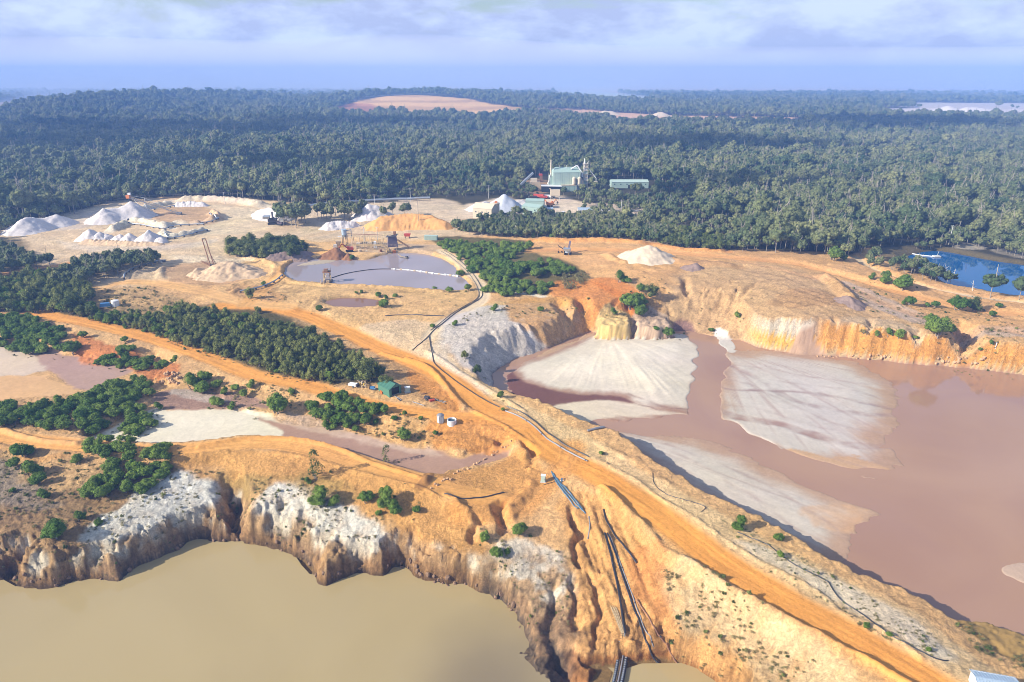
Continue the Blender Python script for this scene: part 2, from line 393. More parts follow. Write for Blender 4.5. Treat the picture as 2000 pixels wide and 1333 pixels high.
berm_line([(1300,505),(1340,515),(1390,520),(1440,530)], 1.5, 4, 7, alb(190,150,112))
berm_line([(1180,498),(1200,510),(1230,520)], 1.2, 3, 6)
berm_line([(1600,540),(1625,555),(1650,580),(1672,598)], 2.6, 4, 8, alb(198,158,116))
berm_line([(1395,515),(1440,520),(1500,528),(1560,540)], .8, 2.5, 8)
berm_line([(1550,520),(1600,540),(1660,560),(1760,575),(1900,595)], .5, 2, 5)
region([(690,470),(800,478),(860,480),(840,495),(700,490)], alb(196,170,146), 4, 1.5, 2, 6, .7)
region([(1640,565),(1720,590),(1800,620),(1900,640),(2000,650),(2000,668),(1850,650),(1750,630),(1690,610)], alb(204,178,160), 4, 1.5, 3, 8, .85)
region([(1500,590),(1560,570),(1620,580),(1670,600),(1600,605),(1540,605)], alb(188,148,110), 8, 1.5, 3, 7, .7, rough=1.4)
region([(1580,640),(1700,625),(1800,640),(1790,655),(1640,650)], alb(216,186,156), 6, 1.5, 3, 8, .7)
region([(1070,560),(1150,560),(1250,590),(1290,620),(1230,625),(1160,610),(1100,600)], alb(222,148,86), 3, 2, 3, 8, .85, rough=1.3)
region([(1150,560),(1190,555),(1230,570),(1280,605),(1260,612),(1210,590)], alb(224,138,72), 3, 1, 2, 5, .7)
region([(930,600),(1000,590),(1100,595),(1110,602),(1000,608),(950,625)], alb(226,190,136), 3, 1.5, 2, 6, .8)
region([(300,415),(400,405),(440,420),(420,440),(350,440),(300,430)], alb(198,160,124), 4, 2, 4, 12, .8)
region([(330,520),(420,510),(470,520),(480,545),(400,555),(340,548),(322,535)], alb(190,152,118), 4, 1.5, 3, 8, .8)
region([(440,412),(520,415),(600,425),(560,440),(470,430)], alb(206,182,158), 4, 2, 4, 12, .7)
region([(180,420),(250,410),(260,430),(200,440),(150,450),(90,450)], alb(200,182,170), 4, 2, 4, 12, .7)
region([(590,440),(660,432),(690,450),(660,470),(600,470)], alb(210,186,156), 4, 2, 3, 10, .6)
region([(180,570),(280,560),(350,580),(360,600),(250,610),(190,600)], alb(190,158,116), 3, 2, 4, 8, .8, rough=1.5, breakup=.4)
region([(450,560),(520,560),(560,580),(520,600),(450,600)], alb(196,152,108), 3, 2, 4, 8, .8, rough=1.4, breakup=.3)
region([(1500,465),(1560,470),(1700,500),(1900,560),(2100,600),(2100,560),(1850,500)], FOREST, 2, 2, 4, 8, .0)

# distant clearings and workings
def far_region(*a, **k):
    region(*a, smooth=True, **k)
def sighted(u, v):
    """as at(), for the far slopes: where the sight line meets the bare landform"""
    a = (u - 1000) / 1333.33; b = (666.5 - v) / 1333.33; dy = CP + b * SP; dz = -SP + b * CP
    yy = np.arange(900.0, 6500.0, 10.0); tt = yy / dy; hit = np.nonzero(CAM_H + dz * tt < base_all(a * tt, yy))[0]
    k = hit[0] if len(hit) else -1
    return (u, v, float(CAM_H + dz * tt[k]))
QUARRY_FAR = [sighted(u, v) for u, v in [(640,219),(690,200),(740,190),(800,186),(860,189),(900,193),(960,204),(1050,215),(1140,219),(1140,226),(1000,227),(860,229),(760,226),(680,225)]]
far_region(QUARRY_FAR, alb(255,196,136), 8, 10, 60, 200)
far_region([sighted(u, v) for u, v in [(650,218),(690,202),(735,208),(725,222),(670,223)]], alb(190,122,98), 8, 10, 50, 160, .75)
i = sub(ats(QUARRY_FAR), 20)
L = ats(QUARRY_FAR); k = inside(X[i], Y[i], L) * 1.0
tz = np.sin(Z[i] / 1.9 + 2.2 * fbm(X[i], Y[i], 160, 3, 371)); st = sm(.1, .9, fbm(X[i] / 60, Y[i] / 240, 1, 4, 372))
COL[i] *= (1 - k * (.30 * sm(-.2, .8, tz) + .25 * st))[:, None]
far_region([(1000,220),(1140,218),(1180,222),(1300,226),(1420,228),(1560,230),(1570,240),(1400,240),(1240,238),(1100,230)], alb(232,186,156), 5, 6, 40, 160)
far_region([(1085,176),(1180,180),(1270,190),(1270,201),(1180,196),(1090,190)], alb(200,200,180), 5, 10, 40, 300)
far_region([(1780,200),(2100,203),(2100,215),(1790,212)], alb(214,200,196), 5, 8, 40, 300)
far_region([(1700,213),(1850,212),(2100,216),(2100,233),(1950,232),(1740,226)], alb(232,216,214), 5, 6, 40, 200)
far_region([(1320,217),(1370,215),(1380,219),(1330,221)], alb(210,190,170), 5, 6, 20, 200)
PADDOCK = [sighted(u, v) for u, v in [(-60,205),(20,198),(60,190),(130,186),(190,190),(120,196),(60,204),(10,222),(-60,225)]]
far_region(PADDOCK, alb(176,150,136), 10, 10, 40, 200, .9)
far_region([(1000,350),(1050,350),(1100,365),(1060,378),(1000,372)], alb(176,142,110), 5, 3, 6, 30)
# yard of the works
far_region([(1010,392),(1100,384),(1130,396),(1240,400),(1250,425),(1180,425),(1080,420),(990,420),(900,430),(860,425),(900,405),(980,385)], alb(222,200,180), 5, 4, 10, 30)
region([(1440-0,0+430),(1470,428),(1475,440),(1450,441)], alb(214,196,176), 4, 3, 4, 20, .0)
region([(700,398),(840,390),(900,400),(900,425),(840,428),(700,425),(640,440),(600,430),(590,405)], alb(220,196,170), 5, 4, 6, 20, .9)
berm_line([(340,398),(400,396),(470,400),(520,408)], 3.5, 6, 4, alb(228,208,186))

# ------------------------------------------------------------------ roads
ribbon([(500,480),(560,470),(640,455),(700,430)], 9, alb(214,182,146), 4, feather=2, streak=.3, alpha=.7)
HAUL = [(430,598,3),(520,600,2.8),(600,618,2),(640,635,1.6),(690,656,1.2),(740,680,.9),(810,708,.5),(880,745,.2),(930,785,0),(980,815,0),(1020,838,0),(1065,878,0),(1115,903,0),(1160,925,0),(1220,962,0),(1280,1002,0),(1340,1048,0),(1400,1092,0),(1500,1155,0),(1600,1213,0),(1700,1270,0),(1790,1323,0),(1950,1420,0),(2200,1570,0)]
ribbon(HAUL, 9.5, alb(228,160,90), 0, feather=1.6, rough=.18, cls=1, streak=.5, wamp=.5)
ribbon([(60,612,1),(150,628,1),(230,645,.8),(330,672,.5),(420,705,.3),(500,735,.3),(600,755,.3),(700,785,0),(780,800,0),(860,812,0),(940,818,0),(1010,830,0)], 7.5, alb(228,162,94), 0, feather=1.2, cls=1, streak=.5, wamp=.6)
ribbon([(-250,800,-1),(0,852,-1),(120,868,-1),(250,880,-.8),(350,880,-.5),(450,868,-.5),(540,868,-.5),(640,885,-.5),(740,915,-.5),(830,942,-.6),(880,960,-1.2),(960,975,-2)], 7, alb(226,168,106), -.5, feather=1.0, cls=1, streak=.4, wamp=.5, berm=.0)
ribbon([(900,990),(1000,985),(1060,950),(1100,920),(1120,880)], 7, alb(222,160,98), -1.2, lift=False, feather=2, streak=.5, alpha=.8)
ribbon([(0,537,2.5),(60,527,2.5),(110,520,2.5),(165,508,3)], 6, alb(214,160,112), 3, feather=1, cls=1)
ribbon([(165,570,3),(240,552,3),(320,556,3),(400,572,3),(470,590,3),(560,600,3)], 9, alb(224,176,122), 3, feather=2, streak=.5, cls=1)
ribbon([(480,595,3),(520,560,3),(548,540,4),(560,520,4),(600,500,4),(640,490,4)], 8, alb(222,170,112), 3, feather=1.5, streak=.5, cls=1)
ribbon([(560,552,3.2),(650,562,3),(760,568,3),(850,580,3),(900,590,3)], 6, alb(228,186,134), 3, feather=1.5, lift=False, streak=.4)
ribbon([(860,490,4),(895,510,4),(925,540,3.6),(942,560,3.3),(945,585,3),(905,610,3),(860,635,3),(835,660,2.5)], 5.5, alb(224,200,172), 3, feather=1, streak=.4, cls=1)
ribbon([(945,567,3.2),(1000,572,3.2),(1060,580,3.2)], 3.5, alb(232,216,198), 3, feather=.8)
ribbon([(1040,490,6),(1160,488,6),(1300,495,6),(1440,505,7),(1560,520,6),(1640,545,5),(1760,575,4),(1900,605,3.5),(2100,630,4)], 9, alb(220,164,112), 5, feather=2.5, cls=1, streak=.5)
ribbon([(1430,510,7),(1520,535,7),(1640,570,5),(1740,610,4),(1850,635,4),(2100,670,4)], 6, alb(214,168,128), 5, feather=2, lift=False, streak=.5, alpha=.7)
ribbon([(1640,500,3),(1672,505,3),(1690,520,3),(1730,540,2.6),(1800,562,2.2),(1880,578,2.2),(1960,590,2.2),(2200,620,2)], 4, alb(206,184,156), 2.5, feather=.8, cls=1)
ribbon([(870,378,5),(700,398,5),(560,410,5),(420,418,5)], 6, alb(150,140,140), 5, feather=1, lift=False, alpha=.0)
# windrows beside the haul road (they throw the dark line along it)
berm_line([(1166,948),(1200,974),(1219,994),(1273,1046),(1296,1072),(1358,1109),(1430,1152),(1500,1192),(1600,1247),(1721,1312),(1790,1352),(1900,1420)], 1.35, 1.3, 0, None, wamp=.3)
berm_line([(905,795),(960,820),(1010,850),(1043,872)], .5, .8, 0, None, wamp=.3)
berm_line([(1153,893),(1240,938),(1290,975),(1330,998),(1420,1058),(1500,1108),(1570,1143),(1620,1172),(1645,1196),(1690,1216),(1742,1245),(1810,1297)], .45, .7, 0, None, wamp=.3)
berm_line([(790,700),(840,720),(880,765),(905,795),(902,803)], 1.0, 1.2, .6, None, wamp=.3)
berm_line([(740,690),(800,705),(840,722)], .7, 1.0, .8, None, wamp=.3)
berm_line([(830,690),(900,728),(960,765),(1030,805)], .7, 1.0, .5, None, wamp=.3)
berm_line([(0,840),(80,862),(160,868)], .9, 1.2, -1, alb(222,170,116), wamp=.4)
berm_line([(-100,860),(0,872),(60,890),(150,888),(280,892)], .6, .9, -1, alb(206,160,110), wamp=.4)
berm_line([(380,876),(480,858),(560,858),(640,870),(720,902),(790,925),(825,935)], .7, .8, -.5, alb(216,158,98), wamp=.3)
berm_line([(350,892),(500,884),(600,895),(700,925),(800,948),(835,958),(900,985),(1000,975)], .45, .7, -.6, None, wamp=.3)
berm_line([(860,965),(900,985),(940,1010)], .8, 1.2, -1.2, None)
berm_line([(822,952),(834,940),(838,930)], 1.2, 1.6, -.8, alb(150,110,72))
# broken ground round the pump cutting
for P, h in (([(1010,880),(1035,900),(1045,930)], 1.6), ([(1000,870),(960,862),(920,855)], 1.2), ([(1045,935),(1000,985),(985,1010)], 1.4), ([(1060,1000),(1090,1010),(1120,1000)], .8),
             ([(1160,872),(1200,892),(1240,915)], 1.0), ([(1230,900),(1290,945),(1330,968)], .8), ([(880,975),(940,1020),(1000,1050)], 1.0)):
    berm_line(P, h * .55, 1.7, -1.2, noise=1.2, wamp=1.6)
# low bank with spoil lumps over the basin
region([(820,838),(880,825),(960,828),(1010,848),(1000,870),(940,875),(890,870),(830,860)], alb(216,150,86), -1, 1, 2, 5, .8, rough=1.3)
region([(600,800),(680,800),(760,815),(830,835),(840,865),(780,860),(700,838),(640,825)], alb(214,168,116), -1.5, 1, 2, 5, .8, rough=1.3, breakup=.3)

# general roughness of the ground
CLEAN = (1 - sm(350, 900, Y))
Z += ROUGH * (.55 * fbm(X, Y, 34, 3, 101) + .30 * fbm(X, Y, 9, 3, 102) * (1 + .0 * X) + .30 * ridged(X, Y, 2.8, 4, 103) * CLEAN)
Z += ROUGH * CLEAN * (.24 * ridged(X, Y, 1.4, 2, 105) * sm(-.3, .4, fbm(X, Y, 25, 2, 106)) + .45 * ridged(X * .8 + Y * .3, Y, 6.5, 3, 107) * sm(0, .5, fbm(X, Y, 40, 2, 108)))
Z += 1.2 * fbm(X, Y, 140, 2, 104) * sm(500, 900, Y)
# spoil heap texture on the far face
i = np.nonzero((Y > 150) & (Y < 420) & (X > 35) & (X < 330))[0]
k = sm(0, 12, X[i] - 55) * (1 - sm(330, 410, Y[i]))
Z[i] += k * ROUGH[i] * (.7 * ridged(X[i] + .5 * Y[i], Y[i] * .45, 11, 4, 131))
# erosion gullies that run down into the head of the pit
for P, dep, w in (([(1300,590),(1310,610),(1318,632),(1325,650)], 5.5, 5), ([(1240,590),(1275,612),(1300,632),(1318,645)], 4.5, 5), ([(1360,600),(1345,620),(1330,640)], 4.5, 3.5), ([(1400,605),(1380,622),(1350,645)], 2.6, 2.5),
                  ([(1440,590),(1420,620),(1390,640)], 2.0, 2.5), ([(1445,620),(1460,640),(1480,655),(1490,680)], 1.6, 1.8), ([(1190,600),(1200,620),(1215,640)], 2.5, 2.5), ([(1130,590),(1140,610),(1150,625)], 3.5, 4), ([(1085,590),(1100,610),(1120,630)], 3.0, 4),
                  ([(1330,560),(1340,590),(1335,620)], 2.2, 2.5), ([(1480,580),(1450,600),(1430,622)], 1.2, 2),
                  ([(1865,640),(1880,660),(1885,690)], 6, 6), ([(1780,660),(1800,690),(1803,712)], 3.5, 3), ([(1700,650),(1690,670)], 1.6, 1.6), ([(1620,648),(1630,660)], 1.2, 1.5),
                  ([(1105,985),(1115,1010),(1130,1040),(1122,1060),(1130,1085)], 1.5, 1.3), ([(1130,1085),(1150,1105),(1168,1125),(1172,1160),(1162,1210)], 1.2, 1.0), ([(1060,1085),(1080,1110),(1082,1150),(1072,1185),(1090,1215),(1125,1270)], 1.3, 1.8), ([(1080,1200),(1110,1240),(1130,1280)], 2.2, 4.0), ([(1195,1215),(1205,1250),(1212,1290)], 2.6, 2.6), ([(1105,1085),(1120,1120),(1130,1180)], 1.2, 1.0),
                  ([(430,925),(455,960),(450,990),(460,1040)], 6.0, 4.5), ([(1010,880),(1040,905),(1035,930)], 1.8, 1.5), ([(990,985),(975,1005),(985,1030)], 2.2, 2), ([(940,1010),(920,1040)], 1.5, 1.6),
                  ([(1100,1000),(1130,1030),(1150,1060),(1180,1100)], 1.0, 1.5)):
    L = smooth_line(ats(P, 1 if P[0][1] < 800 else -4), False, 4)
    i = sub(L, w * 2.5)
    x, y = warp(i, 1.9, 5, 61)
    d, s, _ = line_dist(x, y, L)
    cum = np.linalg.norm(np.diff(L, axis=0), axis=1).sum()
    Z[i] -= dep * np.clip(1.15 - d / w, 0, 1) ** 1.2 * sm(0, cum * .35, s) * (1 + .4 * ridged(X[i], Y[i], 3, 2, 62))

# rills down the cutting that carries the pump lines
rl = ats([(1110,985),(1190,985),(1260,1080),(1300,1180),(1350,1300),(1280,1300),(1180,1300),(1140,1200),(1120,1090)], -5)
i = sub(rl, 3); d, s, _ = line_dist(X[i], Y[i], rl, True); k = sm(-1, 4, np.where(inside(X[i], Y[i], rl), d, -d))
xx = X[i] - .18 * (150 - Y[i])
Z[i] += k * (.55 * pn(xx / 1.4, Y[i] / 11, 141) + .30 * pn(xx / .7, Y[i] / 7, 142))
COL[i] *= (1 + .28 * k * pn(xx / 1.1, Y[i] / 14, 143))[:, None]
# ------------------------------------------------------------------ the big pit with the tailings
PZ = -6.0
PIT = [(962,745),(975,768),(1020,785),(1068,805),(1100,820),(1135,838),(1165,852),(1215,868),(1255,896),(1300,931),(1335,951),(1380,981),(1420,999),(1470,1023),(1510,1044),(1545,1065),(1585,1092),(1640,1119),(1700,1146),(1760,1168),(1810,1192),(1850,1222),(1900,1222),(2000,1250),(2100,1290),(2400,1400),(2900,1300),(2500,830),(2120,745),(2000,733),(1930,724),(1850,716),(1800,714),(1740,706),(1700,702),(1640,697),(1600,694),(1540,690),(1500,682),(1475,676),(1445,665),(1415,664),(1400,658),(1350,650),(1310,650),(1240,655),(1180,656),(1150,648),(1100,668),(1050,688),(1000,704),(968,725)]
def pit_slope(x, y):
    u = x / y
    near = 1 - sm(-6, 6, (y - (205 - 0.62 * x)))        # beside the haul road
    face = sm(.36, .40, u) * (y > 200)
    west = (1 - sm(-.02, .10, u)) * (y > 205)
    gl = sm(.12, .17, u) * (1 - sm(.34, .38, u)) * (y > 235)
    s = 1.15 + 0 * x
    s = s * (1 - west) + .74 * west
    s = s * (1 - gl) + .42 * gl
    s = s * (1 - face) + 2.6 * face
    s = s * (1 - near) + 1.25 * near
    return s
region([(862,655),(880,632),(940,615),(1040,605),(1120,610),(1150,640),(1100,668),(1000,704),(968,725),(962,745),(940,740),(880,700)], alb(214,202,196), 0, 2, 3, 8, .95)
region([(1000,604),(1060,600),(1110,600),(1150,622),(1140,648),(1090,660),(1010,650),(990,630)], alb(212,160,100), -1, 1.5, 3, 5, .85, breakup=.2, rough=1.3)
region([(1165,640),(1180,625),(1220,628),(1232,650),(1225,658),(1170,655)], alb(226,188,118), -2, .6, 1, 4, .95)
region([(1225,625),(1290,620),(1320,640),(1310,655),(1235,655)], alb(196,164,140), -2, .8, 2, 4, .9)
pit = dig(PIT, PZ, pit_slope, wamp=1.6, wsc=9, gully=.33, gsc=5.5, floor=.0, cls=3, maxd=42, floor_rough=.05)
i, d, ins, cut = pit
# bedding colours of the quarry face: pale top, yellow and orange below, pale rubble at the foot
fx = X[i] / Y[i]
face = sm(.36, .40, fx) * (Y[i] > 200) * cut * (~ins)
zz = Z[i] + 1.2 * fbm(X[i], Y[i], 9, 3, 301)
t = (zz - PZ)
colf = np.where((t < 1.6)[:, None], alb(208,184,150), np.where((t < 6.4)[:, None], alb(226,174,96), alb(216,200,184)))
east = sm(.46, .49, fx)
colf = colf * (1 - east[:, None]) + np.where((t < 2)[:, None], alb(210,180,140), alb(226,164,98)) * east[:, None]
colf = colf * (1 + .22 * fbm(X[i] * 1.0, Y[i] * .3, 3.5, 4, 302))[:, None]
m = face * .95
COL[i] = COL[i] * (1 - m[:, None]) + colf * m[:, None]
# the rest of the walls: streaky browns
oth = (cut & ~ins) * (1 - face)
tone = fbm(X[i], Y[i], 5, 4, 305)[:, None]
COL[i] = COL[i] * (1 + (.22 * tone) * oth[:, None])
BLUFF = np.zeros(len(X), bool)
# the yellow bluff and its grey neighbour stand out of the wall foot
for P, hh, cl in (([(1167,657),(1170,640),(1188,630),(1226,634),(1231,657),(1200,660)], 6.0, alb(218,186,134)), ([(1242,656),(1240,634),(1268,626),(1300,634),(1312,655),(1280,659)], 5.0, alb(200,172,150))):
    L = ats(P, PZ + 1); j = sub(L, 6); x, y = warp(j, 1.3, 4, 391); dd, s, _ = line_dist(x, y, L, True); dd = np.where(inside(x, y, L), -dd, dd)
    top = PZ + hh * sm(1.2, -.6, dd) if False else PZ + hh * (1 - sm(-.8, 1.2, dd)) + 1.3 * fbm(x, y, 2.5, 4, 392)
    k = (1 - sm(.9, 1.6, dd)); Z[j] = np.where(k > 0, np.maximum(Z[j], top), Z[j]); paint(j, k * .9, cl); ROUGH[j] = np.maximum(ROUGH[j], k)
    COL[j] *= (1 + .35 * (k * pn(x / .9, Y[j] / 4 + Z[j] / 3, 393)))[:, None]; CLS[j[k > .5]] = 3; BLUFF[j[k > .35]] = True
# tailings: delta lobes of pale sand standing just clear of the muddy water
blf = ins & (Z[i] < PZ + .3); COL[i[blf]] = MUD * .95
CLS[i[blf]] = 2
blf = ins & (Z[i] < PZ + .3); Z[i[blf]] = PZ - .35
def lobe(pts, h, col, apex=None, wamp=2.2, wsc=9, edge=5.0, streak=.0, seed=401, z=PZ, feather=.25, cf=None, fringe=None, slope_col=None):
    L = smooth_line(ats(pts, z), True, 4)
    j = sub(L, 6)
    x, y = warp(j, wamp, wsc, seed)
    if apex is not None:
        ax, ay = at(*apex, z)
        rr = np.hypot(X[j] - ax, Y[j] - ay); th = np.arctan2(Y[j] - ay, X[j] - ax)
        fl = fbm(th * 16 + .25 * pn(rr / 14, th * 4, 9), rr / 60, 1.0, 4, seed + 5)
        fl2 = fbm(th * 46, rr / 45, 1.0, 4, seed + 6)
    else:
        fl = fbm(X[j], Y[j], 14, 4, seed + 5); fl2 = fl * 0; rr = None
    d, s, _ = line_dist(x, y, L, True)
    d = np.where(inside(x, y, L), -d, d)
    d = d + (1.8 * fl + 1.9 * fl2) * (1 if apex is not None else .4)
    m = 1 - sm(-feather, feather * 2, d)
    m = m * (~BLUFF[j])
    up = h * sm(0, edge * 4, -d) + .37 * sm(-.2, 1.2, -d)
    Z[j] = np.where(m > .02, np.maximum(Z[j], z - .35 + up + .0 * x), Z[j])
    c = (col * np.array([1.03, .99, .94]))[None, :] * (1 + .08 * fl + .04 * fl2)[:, None]
    if streak:
        k = sm(.02, .45, fl * .7 + fl2 * .6)[:, None] * streak
        c = c * (1 - k) + alb(172, 146, 140) * k
    if fringe is not None:
        k = (1 - sm(.2, 5.0, -d))[:, None] * .8
        c = c * (1 - k) + fringe * k
    if cf: m = m * np.clip(sm(0, cf, -d + cf * .5 * fl2) + .12, 0, 1)
    COL[j] = COL[j] * (1 - m[:, None]) + c * m[:, None]
    CLS[j[d < 0]] = 2
WET = alb(190,160,142)
lobe([(1150,838),(1225,838),(1300,848),(1370,856),(1410,870),(1490,905),(1550,935),(1620,965),(1690,985),(1715,1005),(1690,1030),(1670,1075),(1640,1105),(1560,1080),(1500,1050),(1420,1008),(1330,960),(1280,920),(1200,870)], .16, WET, (1120,820), wamp=4, streak=.5, seed=433)
lobe([(1396,668),(1440,684),(1500,684),(1600,694),(1670,706),(1720,735),(1752,755),(1758,800),(1752,845),(1725,860),(1755,885),(1748,915),(1722,932),(1660,930),(1600,920),(1500,893),(1430,868),(1394,848),(1386,815),(1392,770),(1400,720)], .16, WET, (1385,670), wamp=4, streak=.5, seed=443)
lobe([(985,735),(1050,690),(1120,666),(1160,650),(1240,650),(1330,648),(1372,668),(1388,690),(1384,712),(1372,735),(1368,770),(1362,815),(1330,822),(1240,826),(1180,830),(1150,845),(1110,842),(1060,815),(1020,790),(990,760)], .05, alb(176,142,126), (1185,650), wamp=3, streak=.4, seed=413)
CREAM = alb(226, 216, 206); LAVW = alb(212, 204, 202)
lobe([(1003,722),(1050,700),(1120,674),(1160,652),(1240,652),(1330,650),(1368,668),(1384,690),(1378,712),(1366,735),(1362,770),(1352,806),(1310,796),(1290,800),(1230,788),(1215,772),(1150,770),(1080,762),(1030,745)], 2.0, CREAM, (1185,650), edge=9, streak=.04, seed=411, cf=5)
lobe([(1030,795),(1100,783),(1180,778),(1235,785),(1300,800),(1345,806),(1320,812),(1230,818),(1180,822),(1155,838),(1120,842),(1070,812)], .5, alb(232,218,202), (1000,760), streak=.15, seed=421, cf=3)
lobe([(1150,842),(1225,841),(1300,850),(1360,858),(1400,873),(1480,908),(1540,938),(1600,962),(1660,983),(1698,998),(1670,1020),(1650,1060),(1610,1090),(1560,1075),(1500,1045),(1420,1005),(1330,955),(1280,915),(1200,868)], .5, alb(216,206,200), (1120,820), wamp=3.0, streak=.40, seed=431, fringe=alb(214,176,146), cf=10)
lobe([(1404,672),(1440,690),(1500,688),(1600,698),(1660,710),(1705,735),(1738,755),(1744,800),(1738,838),(1705,852),(1738,880),(1722,905),(1690,915),(1650,905),(1600,912),(1500,885),(1430,860),(1404,845),(1392,815),(1400,770),(1408,720)], .4, LAVW, (1385,670), wamp=2.5, streak=.6, seed=441, fringe=alb(206,172,146), cf=11)
lobe([(1395,650),(1420,655),(1442,680),(1430,690),(1410,682),(1400,668)], .5, alb(220,214,212), None, seed=451)
lobe([(1540,880),(1600,888),(1660,895),(1715,905),(1725,920),(1660,925),(1600,915)], .25, alb(206,172,144), (1385,830), wamp=3.5, streak=.5, seed=461)
lobe([(1955,1108),(2010,1100),(2100,1130),(2100,1160),(2000,1140),(1960,1128)], .3, alb(206,180,166), None, seed=471)
lobe([(2100,1290),(2000,1262),(1950,1240),(1880,1218),(1855,1222),(1870,1250),(1990,1333),(2100,1400),(2400,1400)], 2.6, alb(168,138,92), None, seed=472, wamp=3)
region([(1560,1000),(1640,985),(1695,1000),(1680,1015),(1650,1040),(1600,1030)], alb(220,176,140), PZ, 1.2, 4, 7, .6, breakup=.5)
# shallow dark reach of wet mud at the west end, and the feeder channels through the lobes
region([(962,735),(985,715),(1040,693),(1060,690),(1010,712),(1003,728),(1030,748),(1090,765),(1150,772),(1215,775),(1240,790),(1290,800),(1230,788),(1170,782),(1100,790),(1040,800),(1000,785),(968,765)], alb(124,86,82), PZ, .8, 1.5, 6, .95, streak=None)
region([(1050,693),(1110,668),(1150,650),(1160,655),(1110,676),(1060,697)], alb(204,170,140), PZ, .6, 1, 5, .8)
def channel(pts, w, col, dep=.25, z=PZ, alpha=.9):
    L = smooth_line(ats(pts, z), False, 5)
    j = sub(L, w * 2 + 3)
    x, y = warp(j, 1.2, 8, 505)
    d, s, _ = line_dist(x, y, L)
    hw = w / 2 * (1 + .7 * pn(s / 11, s * 0, 7))
    m = 1 - sm(-.5, .9, d - hw)
    if w < 4: m = m * np.clip(.55 + 1.1 * fbm(X[j], Y[j], 7, 3, 509), 0, 1)
    paint(j, m * alpha, col); Z[j] -= m * dep
PM = alb(160, 126, 120)
channel([(1335,645),(1375,665),(1392,690),(1385,730),(1375,780),(1380,830)], 9.5, alb(146,112,108), .9)
channel([(1390,700),(1420,712),(1480,740),(1540,780),(1640,805),(1740,812)], 2.4, alb(172,146,142), .1, alpha=.75)
for c_ in ([(1420,712),(1500,722),(1580,738),(1700,752)], [(1405,735),(1460,752),(1560,800),(1640,832),(1720,845)], [(1410,790),(1480,800),(1560,826),(1640,845)], [(1480,740),(1560,752),(1650,762),(1730,780)], [(1300,868),(1400,905),(1500,950),(1600,1010),(1660,1050)], [(1250,862),(1350,900),(1450,960),(1560,1040)], [(1200,860),(1300,910),(1400,965),(1500,1030)]):
    channel(c_, .7, alb(176,152,146), .03, alpha=.6)
channel([(1400,745),(1420,760),(1500,765),(1600,772),(1735,798)], 1.4, alb(164,138,134), .1)
channel([(1380,785),(1440,815),(1520,830),(1600,855),(1660,870),(1740,872)], 3.5, alb(170,138,130), .15)
channel([(1375,828),(1420,850),(1500,870),(1560,895),(1640,918),(1740,925)], 3.5, alb(172,136,122), .5)
channel([(1180,835),(1240,835),(1300,830),(1380,830),(1450,860),(1560,910),(1700,965)], 10, alb(166,130,118), .7)
channel([(1230,770),(1270,785),(1300,795),(1345,800)], .6, alb(140,105,95), .1)
channel([(1370,730),(1364,760),(1360,790),(1350,808)], .7, alb(120,92,92), .15)
channel([(1384,690),(1378,712),(1368,735)], .8, alb(110,86,90), .3)

# ------------------------------------------------------------------ the green-brown lake and its cliffs
LZ = -14.0
LAKE = [(-500,1200),(-120,1150),(0,1137),(25,1130),(60,1148),(110,1152),(150,1138),(190,1133),(228,1136),(268,1116),(330,1087),(372,1063),(450,1063),(505,1069),(555,1078),(590,1097),(605,1118),(622,1136),(650,1144),(670,1136),(700,1122),(740,1130),(762,1117),(802,1113),(828,1140),(880,1147),(930,1156),(985,1184),(1008,1200),(1020,1240),(1026,1290),(1040,1322),(1062,1345),(1110,1348),(1150,1330),(1160,1306),(1150,1296),(1180,1300),(1215,1290),(1240,1290),(1300,1290),(1345,1300),(1365,1312),(1400,1336),(1430,1360),(1440,1420),(1400,1700),(-500,1900)]
def cliff(dd, g, x, y, sl):
    a = np.minimum(dd, 2.0) * 1.5 + np.maximum(dd - 2.0, 0) * 1.05
    b = fbm(x, y, 13, 2, 611)
    s2 = 1 - .38 * sm(0, .04, x / y) + .75 * sm(.22, .34, x / y)
    s2 = s2 * (1 + .35 * b)
    sp = ridged(x + .3 * y, y - .2 * x, 13, 3, 613)
    r = a * s2 * (1 + .38 * g + .52 * sp) 
    r = np.maximum(r, .12 * a)
    # ledges where harder beds stand out
    bed = r + 1.3 * fbm(x, y, 8, 3, 616); step = 2.3
    led = np.floor(bed / step) * step + step * sm(.35, .95, bed / step - np.floor(bed / step)) - (bed - r)
    r = r + (led - r) * .75 * sm(.5, 2, r) * (1 - sm(11, 14, r))
    return r + 1.7 * ridged(x, y, 5.2, 4, 612) * np.minimum(dd * .6, 1) + .55 * ridged(x + 5, y, 1.7, 3, 615) * np.minimum(dd * .5, 1) + .25 * pn(x / .8, y / .8, 614) * np.minimum(dd, 1)
i = sub(ats(LAKE, LZ), 30)
lk = dig(LAKE, LZ, 1.0, wamp=3.2, wsc=9, gully=.42, gsc=7.5, cls=3, maxd=34, fn=cliff, seed=600, floor=-.4)
i, d, ins, cut = lk
wall = cut & ~ins
h = Z[i] - LZ + 1.0 * fbm(X[i], Y[i], 5, 3, 620)
right = sm(.09, .13, X[i] / Y[i])
c0 = np.where((h < 1.3)[:, None], alb(104,84,68), np.where((h < 4)[:, None], alb(156,122,90), alb(190,154,116)))
c1 = np.where((h < 1.2)[:, None], alb(180,124,78), alb(218,166,112))
c = c0 * (1 - right[:, None]) + c1 * right[:, None]
k = (1 + .55 * fbm(X[i], Y[i], 3.2, 4, 621) + .25 * pn(X[i] / .9, Y[i] / 2.2, 622) - .35 * sm(.3, .8, ridged(X[i], Y[i], 4.5, 3, 624)))
c = c * k[:, None]
